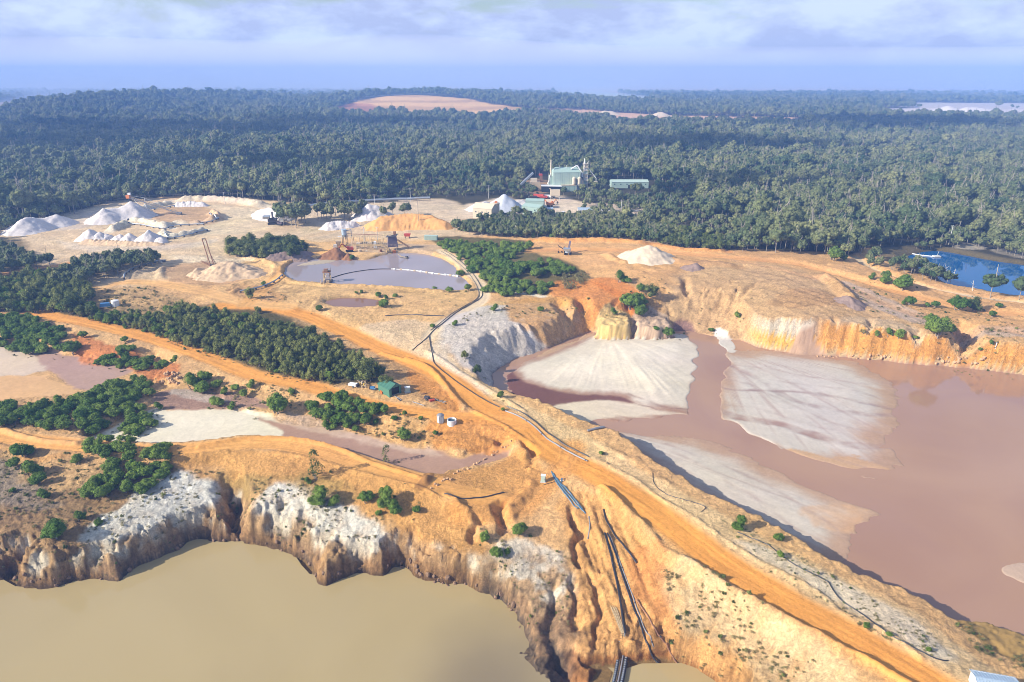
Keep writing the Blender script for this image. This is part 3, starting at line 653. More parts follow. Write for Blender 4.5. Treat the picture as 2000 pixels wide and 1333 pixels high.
# white kaolin showing in patches
wp = sm(.0, .25, fbm(X[i], Y[i], 8, 4, 623)) * sm(2.2, 5.5, h) * (1 - right)
c = c * (1 - .85 * wp[:, None]) + alb(228,216,200) * .85 * wp[:, None]
m = ((~ins) & (d < 16)) * (1 - sm(6.6, 8.4, h)) * .92
COL[i] = COL[i] * (1 - m[:, None]) + c * m[:, None]
COL[i[ins]] = alb(150,120,80)

for P, c_ in (([(40,440),(150,415),(215,408),(250,412),(200,425),(120,440),(60,452)], alb(224,208,190)), ([(400,405),(500,412),(560,425),(520,450),(440,460),(380,455),(430,430)], alb(228,206,176)), ([(110,470),(160,480),(240,482),(330,480),(420,468),(400,480),(300,492),(160,490)], alb(222,204,188)), ([(180,540),(240,520),(310,512),(250,540),(200,556)], alb(226,200,166)), ([(340,500),(430,503),(500,508),(440,512),(350,510)], alb(230,212,188))):
    region(P, c_, 4, 3, 6, 14, .65, breakup=.3)
# wheel marks of loaders: arcs round the stacking rings, long sweeps on the clearing
for (cu, cv), rmax, amp in (((330, 432), 150, .16), ((400, 538), 75, .18), ((560, 470), 90, .10), ((650, 590), 60, .10)):
    cx, cy = at(cu, cv, 4); i = np.nonzero((np.hypot(X - cx, Y - cy) < rmax))[0]
    x, y = warp(i, 9, 45, 341); r = np.hypot(x - cx, (y - cy)); th = np.arctan2(y - cy, x - cx)
    k = (1 - sm(rmax * .7, rmax, r)) * sm(-.3, .3, fbm(X[i], Y[i], 35, 2, 342)) * (ROUGH[i] > .15)
    t1 = pn(r / 1.3, th * 2.2, 343) + .7 * pn(r / 3.2, th * 1.5, 344)
    COL[i] *= (1 + amp * k * t1)[:, None]; Z[i] += .10 * k * t1
i = np.nonzero((X > 15) & (X < 330) & (Y > 200) & (Y < 460))[0]
x, y = warp(i, 8, 60, 351); qx = y - .12 * x
k = sm(-.4, .3, fbm(X[i], Y[i], 40, 2, 352)) * (Z[i] > 1.5)
t1 = pn(qx / 1.6, x / 45, 353) + .6 * pn(qx / 3.7, x / 60, 354)
COL[i] *= (1 + .13 * k * t1)[:, None]; Z[i] += .12 * k * t1
i = np.nonzero((X < 60) & (Y > 330) & (Y < 620))[0]
COL[i] *= (1 + .17 * fbm(X[i], Y[i] * 1.6, 26, 4, 358) + .10 * sm(.2, .6, ridged(X[i], Y[i] * 2, 30, 3, 359)))[:, None]
i = np.nonzero((Y < 330))[0]
cr_ = ridged(X[i], Y[i], 3.1, 3, 361); COL[i] *= (1 - .20 * sm(.6, .9, cr_) * np.clip(ROUGH[i], 0, 1))[:, None]
# ------------------------------------------------------------------ ponds
P1 = [(562,540),(560,525),(572,514),(600,508),(640,505),(662,503),(690,508),(720,508),(760,497),(800,495),(840,500),(868,510),(888,525),(893,538),(910,550),(912,562),(898,568),(860,566),(800,562),(720,558),(640,553),(590,550)]
P1Z = 2.6
dig(P1, P1Z, .9, wamp=1.2, wsc=6, maxd=14, floor=-.7, seed=71)
region([(566,520),(600,508),(660,503),(668,508),(640,514),(600,520),(575,526)], alb(196,178,158), P1Z, .6, 2, 5, .8)
lobe([(575,520),(610,510),(655,506),(652,512),(610,518)], .3, alb(214,198,184), None, seed=481, z=P1Z+.15)
P2 = [(640,590),(655,585),(680,583),(710,584),(735,588),(738,596),(720,599),(690,600),(660,599)]
P2Z = 1.9
dig(P2, P2Z, .5, wamp=1.0, wsc=5, maxd=10, floor=-.5, seed=72)
P3 = [(1795,498),(1830,492),(1870,498),(1920,508),(2000,520),(2100,530),(2300,560),(2300,620),(2060,590),(1990,582),(1960,577),(1900,567),(1860,560),(1840,542),(1812,530),(1790,516),(1780,504)]
P3Z = -.6
region([(1700,500),(1760,490),(1860,488),(2000,512),(2300,545),(2300,640),(2000,592),(1880,572),(1800,552),(1740,530)], alb(118,104,76), 0, 2, 2, 8, .9)
dig(P3, P3Z, .45, wamp=1.5, wsc=8, maxd=25, floor=-1.0, seed=73)
region([(1860,487),(1880,478),(1900,480),(1930,488),(1900,492)], alb(190,176,160), 0, 1, 2, 6, .8)
region([(1930,492),(1990,490),(2040,500),(2010,510)], alb(176,164,150), 0, 1, 2, 6, .7, breakup=.3)

# damp margins
for P_, lv, mg in ((PIT, PZ, 12), (LAKE, LZ, 12), (P1, P1Z, 5), (P2, P2Z, 4), (P3, P3Z, 8)):
    i = sub(ats(P_, lv), mg); rise = Z[i] - lv + .25 * fbm(X[i], Y[i], 3, 3, 697)
    k = (1 - sm(.25, .85, rise)) * sm(-.6, -.1, rise)
    COL[i] *= (1 - (.30 if P_ is not PIT else .16) * k)[:, None]
# fine variation that the ground keeps everywhere
v = 1 + .10 * fbm(X, Y, 18, 4, 701) + .07 * fbm(X, Y, 2.2, 3, 702) * CLEAN
COL *= v[:, None]
COL[:, 2] *= 1 + .08 * fbm(X, Y, 30, 3, 703)
COL[:, 0] *= 1 + .04 * fbm(X, Y, 30, 3, 704)
lum = COL @ np.array([.3, .59, .11]); COL = COL * 1.07 - lum[:, None] * .07
COL *= np.array([1.02, 1.03, .93])
COL = np.clip(COL, .01, .8)
ZG = Z.reshape(NY, NX); XR = GX; CLSG = CLS.reshape(NY, NX)

# height lookup and sighting against the finished ground
def gz(x, y):
    j = min(max(np.searchsorted(ys, y) - 1, 0), NY - 2)
    f = (y - ys[j]) / (ys[j + 1] - ys[j]); r = 0
    for q, w in ((j, 1 - f), (j + 1, f)):
        t = x / (1 + 12 / ys[q]) / ys[q]
        a = (t + .98) / 1.96 * (NX - 1); a = min(max(a, 0), NX - 1.001); k = int(a)
        r += w * (ZG[q, k] * (1 - a + k) + ZG[q, k + 1] * (a - k))
    return float(r)
def gza(x, y):
    j = np.clip(np.searchsorted(ys, y) - 1, 0, NY - 2); f = np.clip((y - ys[j]) / (ys[j + 1] - ys[j]), 0, 1); r = 0
    for q, w in ((j, 1 - f), (j + 1, f)):
        t = x / (1 + 12 / ys[q]) / ys[q]
        a = np.clip((t + .98) / 1.96 * (NX - 1), 0, NX - 1.001); k = a.astype(int); e = a - k
        r = r + w * (ZG[q, k] * (1 - e) + ZG[q, k + 1] * e)
    return r
def spot(u, v):
    """The ground point sighted at photo position u, v (first hit along the sight line)."""
    a = (u - 1000) / 1333.33; b = (666.5 - v) / 1333.33
    dy = CP + b * SP; dz = -SP + b * CP
    y = 75.0
    while y < 8000:
        t = y / dy
        if CAM_H + dz * t < gz(a * t, y): break
        y *= 1.01
    lo, hi = y / 1.01, y
    for _ in range(10):
        m = (lo + hi) / 2; t = m / dy
        if CAM_H + dz * t < gz(a * t, m): hi = m
        else: lo = m
    t = hi / dy
    return Vector((a * t, hi, gz(a * t, hi)))

# ------------------------------------------------------------------ ground material and meshes
def newmat(name):
    m = bpy.data.materials.new(name); m.use_nodes = True
    t = m.node_tree
    b = t.nodes['Principled BSDF']
    return m, t, b
def ground_material(name, bump=.5, grain=1.0, rough=.95):
    m, t, b = newmat(name)
    at_ = N("ShaderNodeAttribute", t, attribute_name="tint")
    geo = N("ShaderNodeNewGeometry", t)
    a1 = N("ShaderNodeTexNoise", t); a1.inputs['Scale'].default_value = 1.1; a1.inputs['Detail'].default_value = 6; a1.inputs['Roughness'].default_value = .7
    a2 = N("ShaderNodeTexNoise", t); a2.inputs['Scale'].default_value = .22; a2.inputs['Detail'].default_value = 5
    t.links.new(geo.outputs['Position'], a1.inputs['Vector']); t.links.new(geo.outputs['Position'], a2.inputs['Vector'])
    m1 = N("ShaderNodeMapRange", t); m1.inputs['From Min'].default_value = .25; m1.inputs['From Max'].default_value = .75
    m1.inputs['To Min'].default_value = 1 - .30 * grain; m1.inputs['To Max'].default_value = 1 + .24 * grain
    m2 = N("ShaderNodeMapRange", t); m2.inputs['From Min'].default_value = .3; m2.inputs['From Max'].default_value = .7
    m2.inputs['To Min'].default_value = 1 - .14 * grain; m2.inputs['To Max'].default_value = 1 + .12 * grain
    t.links.new(a1.outputs['Fac'], m1.inputs['Value']); t.links.new(a2.outputs['Fac'], m2.inputs['Value'])
    mu = N("ShaderNodeMath", t, operation='MULTIPLY'); t.links.new(m1.outputs[0], mu.inputs[0]); t.links.new(m2.outputs[0], mu.inputs[1])
    # sharp creases and clods
    a3 = N("ShaderNodeTexNoise", t); a3.inputs['Scale'].default_value = .55; a3.inputs['Detail'].default_value = 9; a3.inputs['Roughness'].default_value = .72; a3.inputs['Distortion'].default_value = 1.4
    t.links.new(geo.outputs['Position'], a3.inputs['Vector'])
    ab = N("ShaderNodeMath", t, operation='SUBTRACT'); t.links.new(a3.outputs['Fac'], ab.inputs[0]); ab.inputs[1].default_value = .5
    ab2 = N("ShaderNodeMath", t, operation='ABSOLUTE'); t.links.new(ab.outputs[0], ab2.inputs[0])
    m3 = N("ShaderNodeMapRange", t); m3.inputs['From Min'].default_value = 0; m3.inputs['From Max'].default_value = .035; m3.inputs['To Min'].default_value = 1 - .34 * grain; m3.inputs['To Max'].default_value = 1 + .08 * grain
    t.links.new(ab2.outputs[0], m3.inputs['Value'])
    mu2 = N("ShaderNodeMath", t, operation='MULTIPLY'); t.links.new(mu.outputs[0], mu2.inputs[0]); t.links.new(m3.outputs[0], mu2.inputs[1]); mu = mu2
    vm = N("ShaderNodeVectorMath", t, operation='SCALE'); t.links.new(at_.outputs['Color'], vm.inputs[0]); t.links.new(mu.outputs[0], vm.inputs['Scale'])
    t.links.new(vm.outputs[0], b.inputs['Base Color'])
    b.inputs['Roughness'].default_value = rough; b.inputs['Specular IOR Level'].default_value = .15
    bp = N("ShaderNodeBump", t); bp.inputs['Strength'].default_value = bump; bp.inputs['Distance'].default_value = .5
    hs = N("ShaderNodeMath", t, operation='MULTIPLY_ADD'); t.links.new(ab2.outputs[0], hs.inputs[0]); hs.inputs[1].default_value = 1.6; t.links.new(a1.outputs['Fac'], hs.inputs[2])
    t.links.new(hs.outputs[0], bp.inputs['Height']); t.links.new(bp.outputs[0], b.inputs['Normal'])
    return m
M_GROUND = ground_material("bare_earth", .9, 1.0)
M_ROAD = ground_material("graded_earth", .35, .45)
M_FLAT = ground_material("settled_sand", .10, .30, .9)
M_WALL = ground_material("quarry_face_earth", 1.0, 1.1)
def sheet(name, sel, mat):
    q = np.nonzero(sel)
    jj, kk = q
    v00 = jj * NX + kk
    F = np.stack([v00, v00 + 1, v00 + NX + 1, v00 + NX], 1)
    used, inv = np.unique(F, return_inverse=True); F = inv.reshape(F.shape)
    me = bpy.data.meshes.new(name)
    V = np.stack([X[used], Y[used], Z[used]], 1).astype(np.float32)
    me.vertices.add(len(V)); me.vertices.foreach_set('co', V.ravel())
    me.loops.add(F.size); me.loops.foreach_set('vertex_index', F.ravel().astype(np.int32))
    me.polygons.add(len(F)); me.polygons.foreach_set('loop_start', np.arange(0, F.size, 4, dtype=np.int32))
    try: me.polygons.foreach_set('loop_total', np.full(len(F), 4, dtype=np.int32))
    except Exception: pass
    at_ = me.attributes.new('tint', 'FLOAT_COLOR', 'POINT')
    at_.data.foreach_set('color', np.concatenate([COL[used], np.ones((len(used), 1))], 1).astype(np.float32).ravel())
    me.update(calc_edges=True); me.materials.append(mat)
    o = bpy.data.objects.new(name, me); sc.collection.objects.link(o); o['kind'] = 'structure'
    return o
C4 = CLSG[:-1, :-1]
sheet("ground", C4 == 0, M_GROUND)
sheet("haul_road", C4 == 1, M_ROAD)
sheet("tailings_sand", C4 == 2, M_FLAT)
sheet("quarry_wall", C4 == 3, M_WALL)

# ------------------------------------------------------------------ water
def water(name, pts, z, col, rough=.06, margin=0, smooth=True, bump=.02, dark_reflection=None, tint=None, label=None):
    L = ats(pts, z)
    me = bpy.data.meshes.new(name)
    c = L.mean(0); dirs = L - c
    L = L + dirs / np.linalg.norm(dirs, axis=1)[:, None] * margin
    bm = bmesh.new()
    vs = [bm.verts.new((p[0], p[1], z)) for p in L]
    f = bm.faces.new(vs)
    if f.normal.z < 0 or (f.normal_update() or f.normal.z < 0): f.normal_flip()
    bmesh.ops.triangulate(bm, faces=bm.faces[:])
    bm.to_mesh(me); bm.free()
    m, t, b = newmat(name + "_surface")
    geo = N("ShaderNodeNewGeometry", t)
    n1 = N("ShaderNodeTexNoise", t); n1.inputs['Scale'].default_value = .02; n1.inputs['Detail'].default_value = 5; n1.inputs['Distortion'].default_value = 1.2
    t.links.new(geo.outputs['Position'], n1.inputs['Vector'])
    mxn = N("ShaderNodeMix", t, data_type='RGBA'); mr = N("ShaderNodeMapRange", t); mr.inputs['From Min'].default_value = .35; mr.inputs['From Max'].default_value = .65
    t.links.new(n1.outputs['Fac'], mr.inputs['Value']); t.links.new(mr.outputs[0], mxn.inputs['Factor'])
    mxn.inputs['A'].default_value = (*col, 1); mxn.inputs['B'].default_value = (*(tint if tint is not None else [q * .93 for q in col]), 1)
    last = mxn.outputs['Result']
    if dark_reflection:
        (dx, dy), rad, dc = dark_reflection
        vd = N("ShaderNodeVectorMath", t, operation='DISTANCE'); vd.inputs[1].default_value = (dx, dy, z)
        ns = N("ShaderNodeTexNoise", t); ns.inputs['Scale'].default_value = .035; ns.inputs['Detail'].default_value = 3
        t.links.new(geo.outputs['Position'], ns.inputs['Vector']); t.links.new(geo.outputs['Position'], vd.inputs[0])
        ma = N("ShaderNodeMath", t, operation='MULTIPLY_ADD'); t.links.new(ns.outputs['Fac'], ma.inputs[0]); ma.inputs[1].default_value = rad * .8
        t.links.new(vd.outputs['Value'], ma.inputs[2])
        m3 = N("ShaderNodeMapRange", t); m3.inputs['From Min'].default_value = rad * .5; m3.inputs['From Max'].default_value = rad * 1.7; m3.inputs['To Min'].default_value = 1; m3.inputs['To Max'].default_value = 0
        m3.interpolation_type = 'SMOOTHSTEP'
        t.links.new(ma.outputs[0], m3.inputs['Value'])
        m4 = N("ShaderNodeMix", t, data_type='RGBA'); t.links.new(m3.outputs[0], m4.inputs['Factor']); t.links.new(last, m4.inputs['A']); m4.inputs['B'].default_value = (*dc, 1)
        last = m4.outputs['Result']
    t.links.new(last, b.inputs['Base Color'])
    b.inputs['Roughness'].default_value = rough; b.inputs['IOR'].default_value = 1.33
    nb = N("ShaderNodeTexNoise", t); nb.inputs['Scale'].default_value = 1.4; nb.inputs['Detail'].default_value = 3
    t.links.new(geo.outputs['Position'], nb.inputs['Vector'])
    bp = N("ShaderNodeBump", t); bp.inputs['Strength'].default_value = bump * 4; bp.inputs['Distance'].default_value = .1
    t.links.new(nb.outputs['Fac'], bp.inputs['Height']); t.links.new(bp.outputs[0], b.inputs['Normal'])
    me.materials.append(m)
    o = bpy.data.objects.new(name, me); sc.collection.objects.link(o); o['kind'] = 'structure'
    return o
water("lake_water", LAKE, LZ + .25, alb(180,160,114), margin=4, dark_reflection=((*at(960,1345,LZ),), 20, alb(140,124,94)), bump=.012, rough=.08)  # dark patch painted into the lake colour for a cloud's reflection
water("muddy_pit_water", PIT, PZ - .05, alb(178,140,110), margin=8, tint=alb(168,130,106), bump=.012, rough=.07)
water("settling_pond_water", P1, P1Z, alb(166,152,150), margin=3, bump=.006, rough=.04)
water("puddle_water", P2, P2Z, alb(150,112,88), margin=2, rough=.04)
water("blue_pond_water", P3, P3Z, srgb(16,84,138), margin=5, bump=.004, rough=.02)
# ------------------------------------------------------------------ vegetation
def leaf_material(name, dark, light, var=.35, trans=.0):
    m, t, b = newmat(name)
    oi = N("ShaderNodeObjectInfo", t); geo = N("ShaderNodeNewGeometry", t)
    n1 = N("ShaderNodeTexNoise", t); n1.inputs['Scale'].default_value = .9; n1.inputs['Detail'].default_value = 3
    n3 = N("ShaderNodeTexNoise", t); n3.inputs['Scale'].default_value = .012; n3.inputs['Detail'].default_value = 3
    t.links.new(geo.outputs['Position'], n1.inputs['Vector']); t.links.new(geo.outputs['Position'], n3.inputs['Vector'])
    mx = N("ShaderNodeMix", t, data_type='RGBA')
    a = N("ShaderNodeMath", t, operation='MULTIPLY_ADD'); t.links.new(oi.outputs['Random'], a.inputs[0]); a.inputs[1].default_value = .55
    s = N("ShaderNodeMath", t, operation='MULTIPLY_ADD'); t.links.new(n3.outputs['Fac'], s.inputs[0]); s.inputs[1].default_value = 1.7; s.inputs[2].default_value = -.62
    t.links.new(s.outputs[0], a.inputs[2])
    t.links.new(a.outputs[0], mx.inputs['Factor'])
    mx.inputs['A'].default_value = (*dark, 1); mx.inputs['B'].default_value = (*light, 1)
    r = N("ShaderNodeMapRange", t); r.inputs['From Min'].default_value = .3; r.inputs['From Max'].default_value = .7; r.inputs['To Min'].default_value = 1 - var; r.inputs['To Max'].default_value = 1 + var
    t.links.new(n1.outputs['Fac'], r.inputs['Value'])
    vm = N("ShaderNodeVectorMath", t, operation='SCALE'); t.links.new(mx.outputs['Result'], vm.inputs[0]); t.links.new(r.outputs[0], vm.inputs['Scale'])
    t.links.new(vm.outputs[0], b.inputs['Base Color'])
    b.inputs['Roughness'].default_value = .75; b.inputs['Specular IOR Level'].default_value = .2
    if trans:
        tr = N("ShaderNodeBsdfTranslucent", t); t.links.new(vm.outputs[0], tr.inputs['Color'])
        ms = N("ShaderNodeMixShader", t); ms.inputs[0].default_value = trans
        t.links.new(b.outputs[0], ms.inputs[1]); t.links.new(tr.outputs[0], ms.inputs[2]); t.links.new(ms.outputs[0], t.nodes['Material Output'].inputs['Surface'])
    return m
M_WATTLE = leaf_material("wattle_leaves", (.072, .155, .020), (.24, .32, .055), .42, .30)
M_SHRUB = leaf_material("shrub_leaves", (.058, .100, .024), (.30, .31, .09), .48, .25)
M_GUM = leaf_material("gum_leaves", (.048, .094, .038), (.26, .265, .11), .50, .25)
M_DRY = leaf_material("dry_scrub", (.17, .15, .055), (.30, .28, .11), .35, .2)
def simple(name, col, rough=.8, metal=0.0, noise=.15, scale=3.0):
    m, t, b = newmat(name)
    tcn = N("ShaderNodeTexCoord", t); n1 = N("ShaderNodeTexNoise", t); n1.inputs['Scale'].default_value = scale; n1.inputs['Detail'].default_value = 5
    t.links.new(tcn.outputs['Object'], n1.inputs['Vector'])
    r = N("ShaderNodeMapRange", t); r.inputs['From Min'].default_value = .3; r.inputs['From Max'].default_value = .7; r.inputs['To Min'].default_value = 1 - noise; r.inputs['To Max'].default_value = 1 + noise
    t.links.new(n1.outputs['Fac'], r.inputs['Value'])
    vm = N("ShaderNodeVectorMath", t, operation='SCALE'); vm.inputs[0].default_value = tuple(col); t.links.new(r.outputs[0], vm.inputs['Scale'])
    t.links.new(vm.outputs[0], b.inputs['Base Color'])
    b.inputs['Roughness'].default_value = rough; b.inputs['Metallic'].default_value = metal
    return m
M_BARK = simple("pale_bark", (.30, .26, .21), .9)
M_DEAD = simple("bleached_wood", (.55, .52, .47), .9)

def quads_mesh(name, parts, mats):
    """parts: list of (V (n,4,3), material index) or ('tri', V, F, index)"""
    VV = []; FF = []; MI = []; o = 0; ls = []
    for p in parts:
        if isinstance(p[0], str):
            _, v, f, mi = p
        else:
            q, mi = p; v = q.reshape(-1, 3); f = np.arange(len(v)).reshape(-1, 4)
        VV.append(v); FF.append((f + o)); MI.append(np.full(len(f), mi)); o += len(v)
    me = bpy.data.meshes.new(name)
    V = np.concatenate(VV).astype(np.float32)
    loops = np.concatenate([f.ravel() for f in FF]).astype(np.int32)
    tot = np.concatenate([np.full(len(f), f.shape[1]) for f in FF]).astype(np.int32)
    me.vertices.add(len(V)); me.vertices.foreach_set('co', V.ravel())
    me.loops.add(len(loops)); me.loops.foreach_set('vertex_index', loops)
    me.polygons.add(len(tot)); me.polygons.foreach_set('loop_start', (np.cumsum(tot) - tot).astype(np.int32))
    try: me.polygons.foreach_set('loop_total', tot)
    except Exception: pass
    me.polygons.foreach_set('material_index', np.concatenate(MI).astype(np.int32))
    for m in mats: me.materials.append(m)
    me.update(calc_edges=True)
    return me
def leaves(rng, C, Rr, n, size, squash=1.0, jit=.55, shell=(.8, 1.08), lower=-.35):
    """n diamond leaf sprays spread over lobes C with radii Rr."""
    w = Rr ** 2; k = rng.choice(len(C), n, p=w / w.sum())
    d = rng.normal(size=(n, 3)); d /= np.linalg.norm(d, axis=1)[:, None]
    d[:, 2] = np.where(d[:, 2] < lower, -d[:, 2], d[:, 2])
    r = Rr[k] * rng.uniform(shell[0], shell[1], n)
    p = C[k] + d * r[:, None] * np.array([1, 1, squash])
    nn = d + rng.normal(size=(n, 3)) * jit; nn /= np.linalg.norm(nn, axis=1)[:, None]
    a = np.cross(nn, rng.normal(size=(n, 3))); a /= np.linalg.norm(a, axis=1)[:, None]; b = np.cross(nn, a)
    s = size * rng.uniform(.6, 1.35, n)[:, None]
    # drop sprays buried in other lobes
    q = np.stack([p - a * s, p + b * s * .6, p + a * s, p - b * s * .6], 1)
    buried = np.zeros(n, bool)
    for c, rr in zip(C, Rr):
        buried |= (((p - c) / np.array([1, 1, squash])) ** 2).sum(1) < (rr * .72) ** 2
    return q[~buried]
def ico(sub_):
    bm = bmesh.new(); bmesh.ops.create_icosphere(bm, subdivisions=sub_, radius=1)
    v = np.array([x.co[:] for x in bm.verts]); f = np.array([[q.index for q in x.verts] for x in bm.faces]); bm.free()
    return v, f
I1 = ico(1); I2 = ico(2)
def cores(C, Rr, k=.84, squash=1.0, I=I1, rng=None):
    out = []; fs = []; o = 0
    for c, r in zip(C, Rr):
        v = I[0] * r * k * np.array([1, 1, squash])
        if rng is not None: v = v * (1 + rng.uniform(-.15, .15, (len(v), 1)))
        out.append(v + c); fs.append(I[1] + o); o += len(v)
    return ('tri', np.concatenate(out), np.concatenate(fs), 0)
def limb(p0, p1, r0, r1, n=5, mi=0):
    p0 = np.array(p0, float); p1 = np.array(p1, float); d = p1 - p0; d /= np.linalg.norm(d)
    a = np.cross(d, [0.3, 1, .2]); a /= np.linalg.norm(a); b = np.cross(d, a)
    th = np.arange(n) * 2 * math.pi / n
    ring = np.cos(th)[:, None] * a + np.sin(th)[:, None] * b
    v = np.concatenate([p0 + ring * r0, p1 + ring * r1])
    f = np.array([[i, (i + 1) % n, n + (i + 1) % n, n + i] for i in range(n)])
    return ('tri', v, f, mi)
def bush_meshes(kind, seed):
    """unit bush: about 1 wide (radius .5), height ~.8"""
    rng = np.random.default_rng(seed)
    if kind == 'wattle':
        C = []; Rr = []; BC = []; BR = []
        for k in range(int(rng.integers(3, 6))):
            a = rng.uniform(0, 6.283); off = rng.uniform(.03, .24); ra = rng.uniform(.17, .27)
            c = np.array([off * math.cos(a), off * math.sin(a), rng.uniform(.22, .42) * (1.15 - off)]); BC.append(c); BR.append(ra)
            for q_ in range(12):
                d = rng.normal(size=3); d /= np.linalg.norm(d); d[2] = abs(d[2]) * 1.0 if d[2] < -.3 else d[2]
                C.append(c + d * ra * rng.uniform(.75, 1.02)); Rr.append(rng.uniform(.045, .10))
        C = np.array(C); Rr = np.array(Rr); BC = np.array(BC); BR = np.array(BR)
        q = leaves(rng, np.concatenate([C, BC]), np.concatenate([Rr, BR]), 3600, .020, 1, .5, (.85, 1.18))
        crown = [(q, 0), cores(C, Rr, .88, 1, I1, rng), cores(BC, BR, .9, 1, I1, rng)]; mat = M_WATTLE
    elif kind == 'shrub':
        n = 12; a = rng.uniform(0, 2 * math.pi, n); r = .30 * np.sqrt(rng.uniform(0, 1, n)); h = rng.uniform(.35, .95, n) * (1 - r)
        C = np.stack([r * np.cos(a), r * np.sin(a), h], 1); Rr = rng.uniform(.11, .19, n)
        q = leaves(rng, C, Rr, 1500, .030, 1.3, .7, (.75, 1.2))
        crown = [(q, 0), cores(C, Rr, .74, 1.3, I1, rng)]; mat = M_SHRUB
    elif kind == 'loose':
        n = 14; a = rng.uniform(0, 2 * math.pi, n); h = rng.uniform(.15, 1.15, n); r = .33 * (1.15 - h) * rng.uniform(.4, 1, n)
        C = np.stack([r * np.cos(a), r * np.sin(a), h], 1); Rr = rng.uniform(.10, .18, n)
        q = leaves(rng, C, Rr, 900, .04, 1.2, .9, (.4, 1.3))
        crown = [(q, 0)]; mat = M_SHRUB
    elif kind == 'dry':
        n = 7; a = rng.uniform(0, 2 * math.pi, n); r = .3 * np.sqrt(rng.uniform(0, 1, n))
        C = np.stack([r * np.cos(a), r * np.sin(a), rng.uniform(.1, .4, n)], 1); Rr = rng.uniform(.12, .2, n)
        q = leaves(rng, C, Rr, 380, .05, 1.1, .9, (.5, 1.2))
        crown = [(q, 0)]; mat = M_DRY
    stems = []
    for k in range(4):
        b = rng.uniform(0, 6.28)
        stems.append(limb((0.03 * math.cos(b), .03 * math.sin(b), -.06), (.16 * math.cos(b), .16 * math.sin(b), .34), .022, .01, 5))
    return quads_mesh(kind + "_foliage", crown, [mat]), quads_mesh(kind + "_stem", stems, [M_BARK])
def gum_meshes(seed, lod=0):
    """eucalypt about 1 tall: pale trunk, forking limbs, clumped open crown"""
    rng = np.random.default_rng(seed)
    C = []; Rr = []; big = []
    tall = rng.uniform(.9, 1.0); nm_ = int(rng.integers(2, 5))
    for k in range(nm_):
        a = k * 6.283 / nm_ + rng.uniform(-.7, .7); off = rng.uniform(.06, .19) if nm_ > 1 else 0
        c = np.array([off * math.cos(a), off * math.sin(a), tall * rng.uniform(.52, .70)]); ra = rng.uniform(.17, .26); rb = ra * rng.uniform(.8, 1.15)
        big.append((c, ra, rb))
        for q_ in range(int(rng.integers(9, 14))):
            d = rng.normal(size=3); d /= np.linalg.norm(d)
            if d[2] < -.45: d[2] *= -1
            C.append(c + d * np.array([ra, ra, rb]) * rng.uniform(.72, 1.0)); Rr.append(rng.uniform(.05, .105))
    n = len(C); C = np.array(C); Rr = np.array(Rr)
    BC = np.array([x_[0] for x_ in big]); BR = np.array([(x_[1] + x_[2]) / 2 for x_ in big])
    m = 1700 if lod == 0 else 420
    sz = .015 if lod == 0 else .030
    q = leaves(rng, np.concatenate([C, BC]), np.concatenate([Rr * 1.0, BR]), m, sz, .95, .38, (.88, 1.10), -.7)
    crown = [(q, 0), cores(C, Rr, .9, .9, I1, rng), cores(BC, BR, .88, .95, I1, rng)]
    tr = [limb((0, 0, -.05), (.02, .01, .30), .017, .013, 5), limb((.02, .01, .30), (-.01, .02, .60), .013, .008, 5)]
    for k in range(0, n, 5):
        tr.append(limb((.01, .01, .3 + .02 * k), C[k] - np.array([0, 0, Rr[k] * .3]), .009, .004, 4))
    return quads_mesh("gum_crown", crown, [M_GUM]), quads_mesh("gum_trunk", tr, [M_BARK])
BUSH = {k: [bush_meshes(k, s) for s in range(s0, s0 + 4)] for k, s0 in (('wattle', 10), ('shrub', 30), ('loose', 50), ('dry', 70))}
GUM = [gum_meshes(s) for s in range(90, 99)]
GUMFAR = [gum_meshes(s, 1) for s in range(190, 202)]
rnd = random.Random(5)
COUNT = {}
PLACED = []
def tagp(o, label, cat, group=None):
    o['label'] = label; o['category'] = cat
    if group: o['group'] = group
def plant(kind, p, w, h, label, group=None, sink=.0):
    """one plant: an empty at its foot with crown and stem as parts"""
    crown, stem = rnd.choice(GUM if kind == 'gum' else BUSH[kind])
    nm = {'wattle': 'wattle_bush', 'shrub': 'shrub', 'loose': 'sapling', 'dry': 'dry_bush', 'gum': 'gum_tree'}[kind]
    e = bpy.data.objects.new(nm, None); sc.collection.objects.link(e)
    e.empty_display_size = .5
    e.location = (p[0], p[1], p[2] - sink); e.rotation_euler = (0, 0, rnd.uniform(0, 6.28))
    e.scale = (w, w * rnd.uniform(.88, 1.12), h)
    cat = {'wattle': 'bush', 'shrub': 'shrub', 'loose': 'young tree', 'dry': 'bush', 'gum': 'tree'}[kind]
    tagp(e, label, cat, group)
    a = bpy.data.objects.new('crown', crown); a.parent = e; sc.collection.objects.link(a)
    b = bpy.data.objects.new('trunk' if kind in ('gum', 'loose') else 'stem', stem); b.parent = e; sc.collection.objects.link(b)
    COUNT[kind] = COUNT.get(kind, 0) + 1
    PLACED.append((p[0], p[1], w / 2))
    return e
def scatter_in(poly, z, spacing, rng, jitter=.45, smooth=True):
    L = ats(poly, z)
    if smooth: L = smooth_line(L, True, 3)
    lo = L.min(0); hi = L.max(0)
    nx = int((hi[0] - lo[0]) / spacing) + 1; ny = int((hi[1] - lo[1]) / (spacing * .866)) + 1
    gx, gy = np.meshgrid(np.arange(nx), np.arange(ny))
    x = lo[0] + (gx + .5 * (gy % 2)) * spacing + rng.uniform(-jitter, jitter, gx.shape) * spacing
    y = lo[1] + gy * spacing * .866 + rng.uniform(-jitter, jitter, gx.shape) * spacing
    x = x.ravel(); y = y.ravel(); k = inside(x, y, L)
    return np.stack([x[k], y[k]], 1)
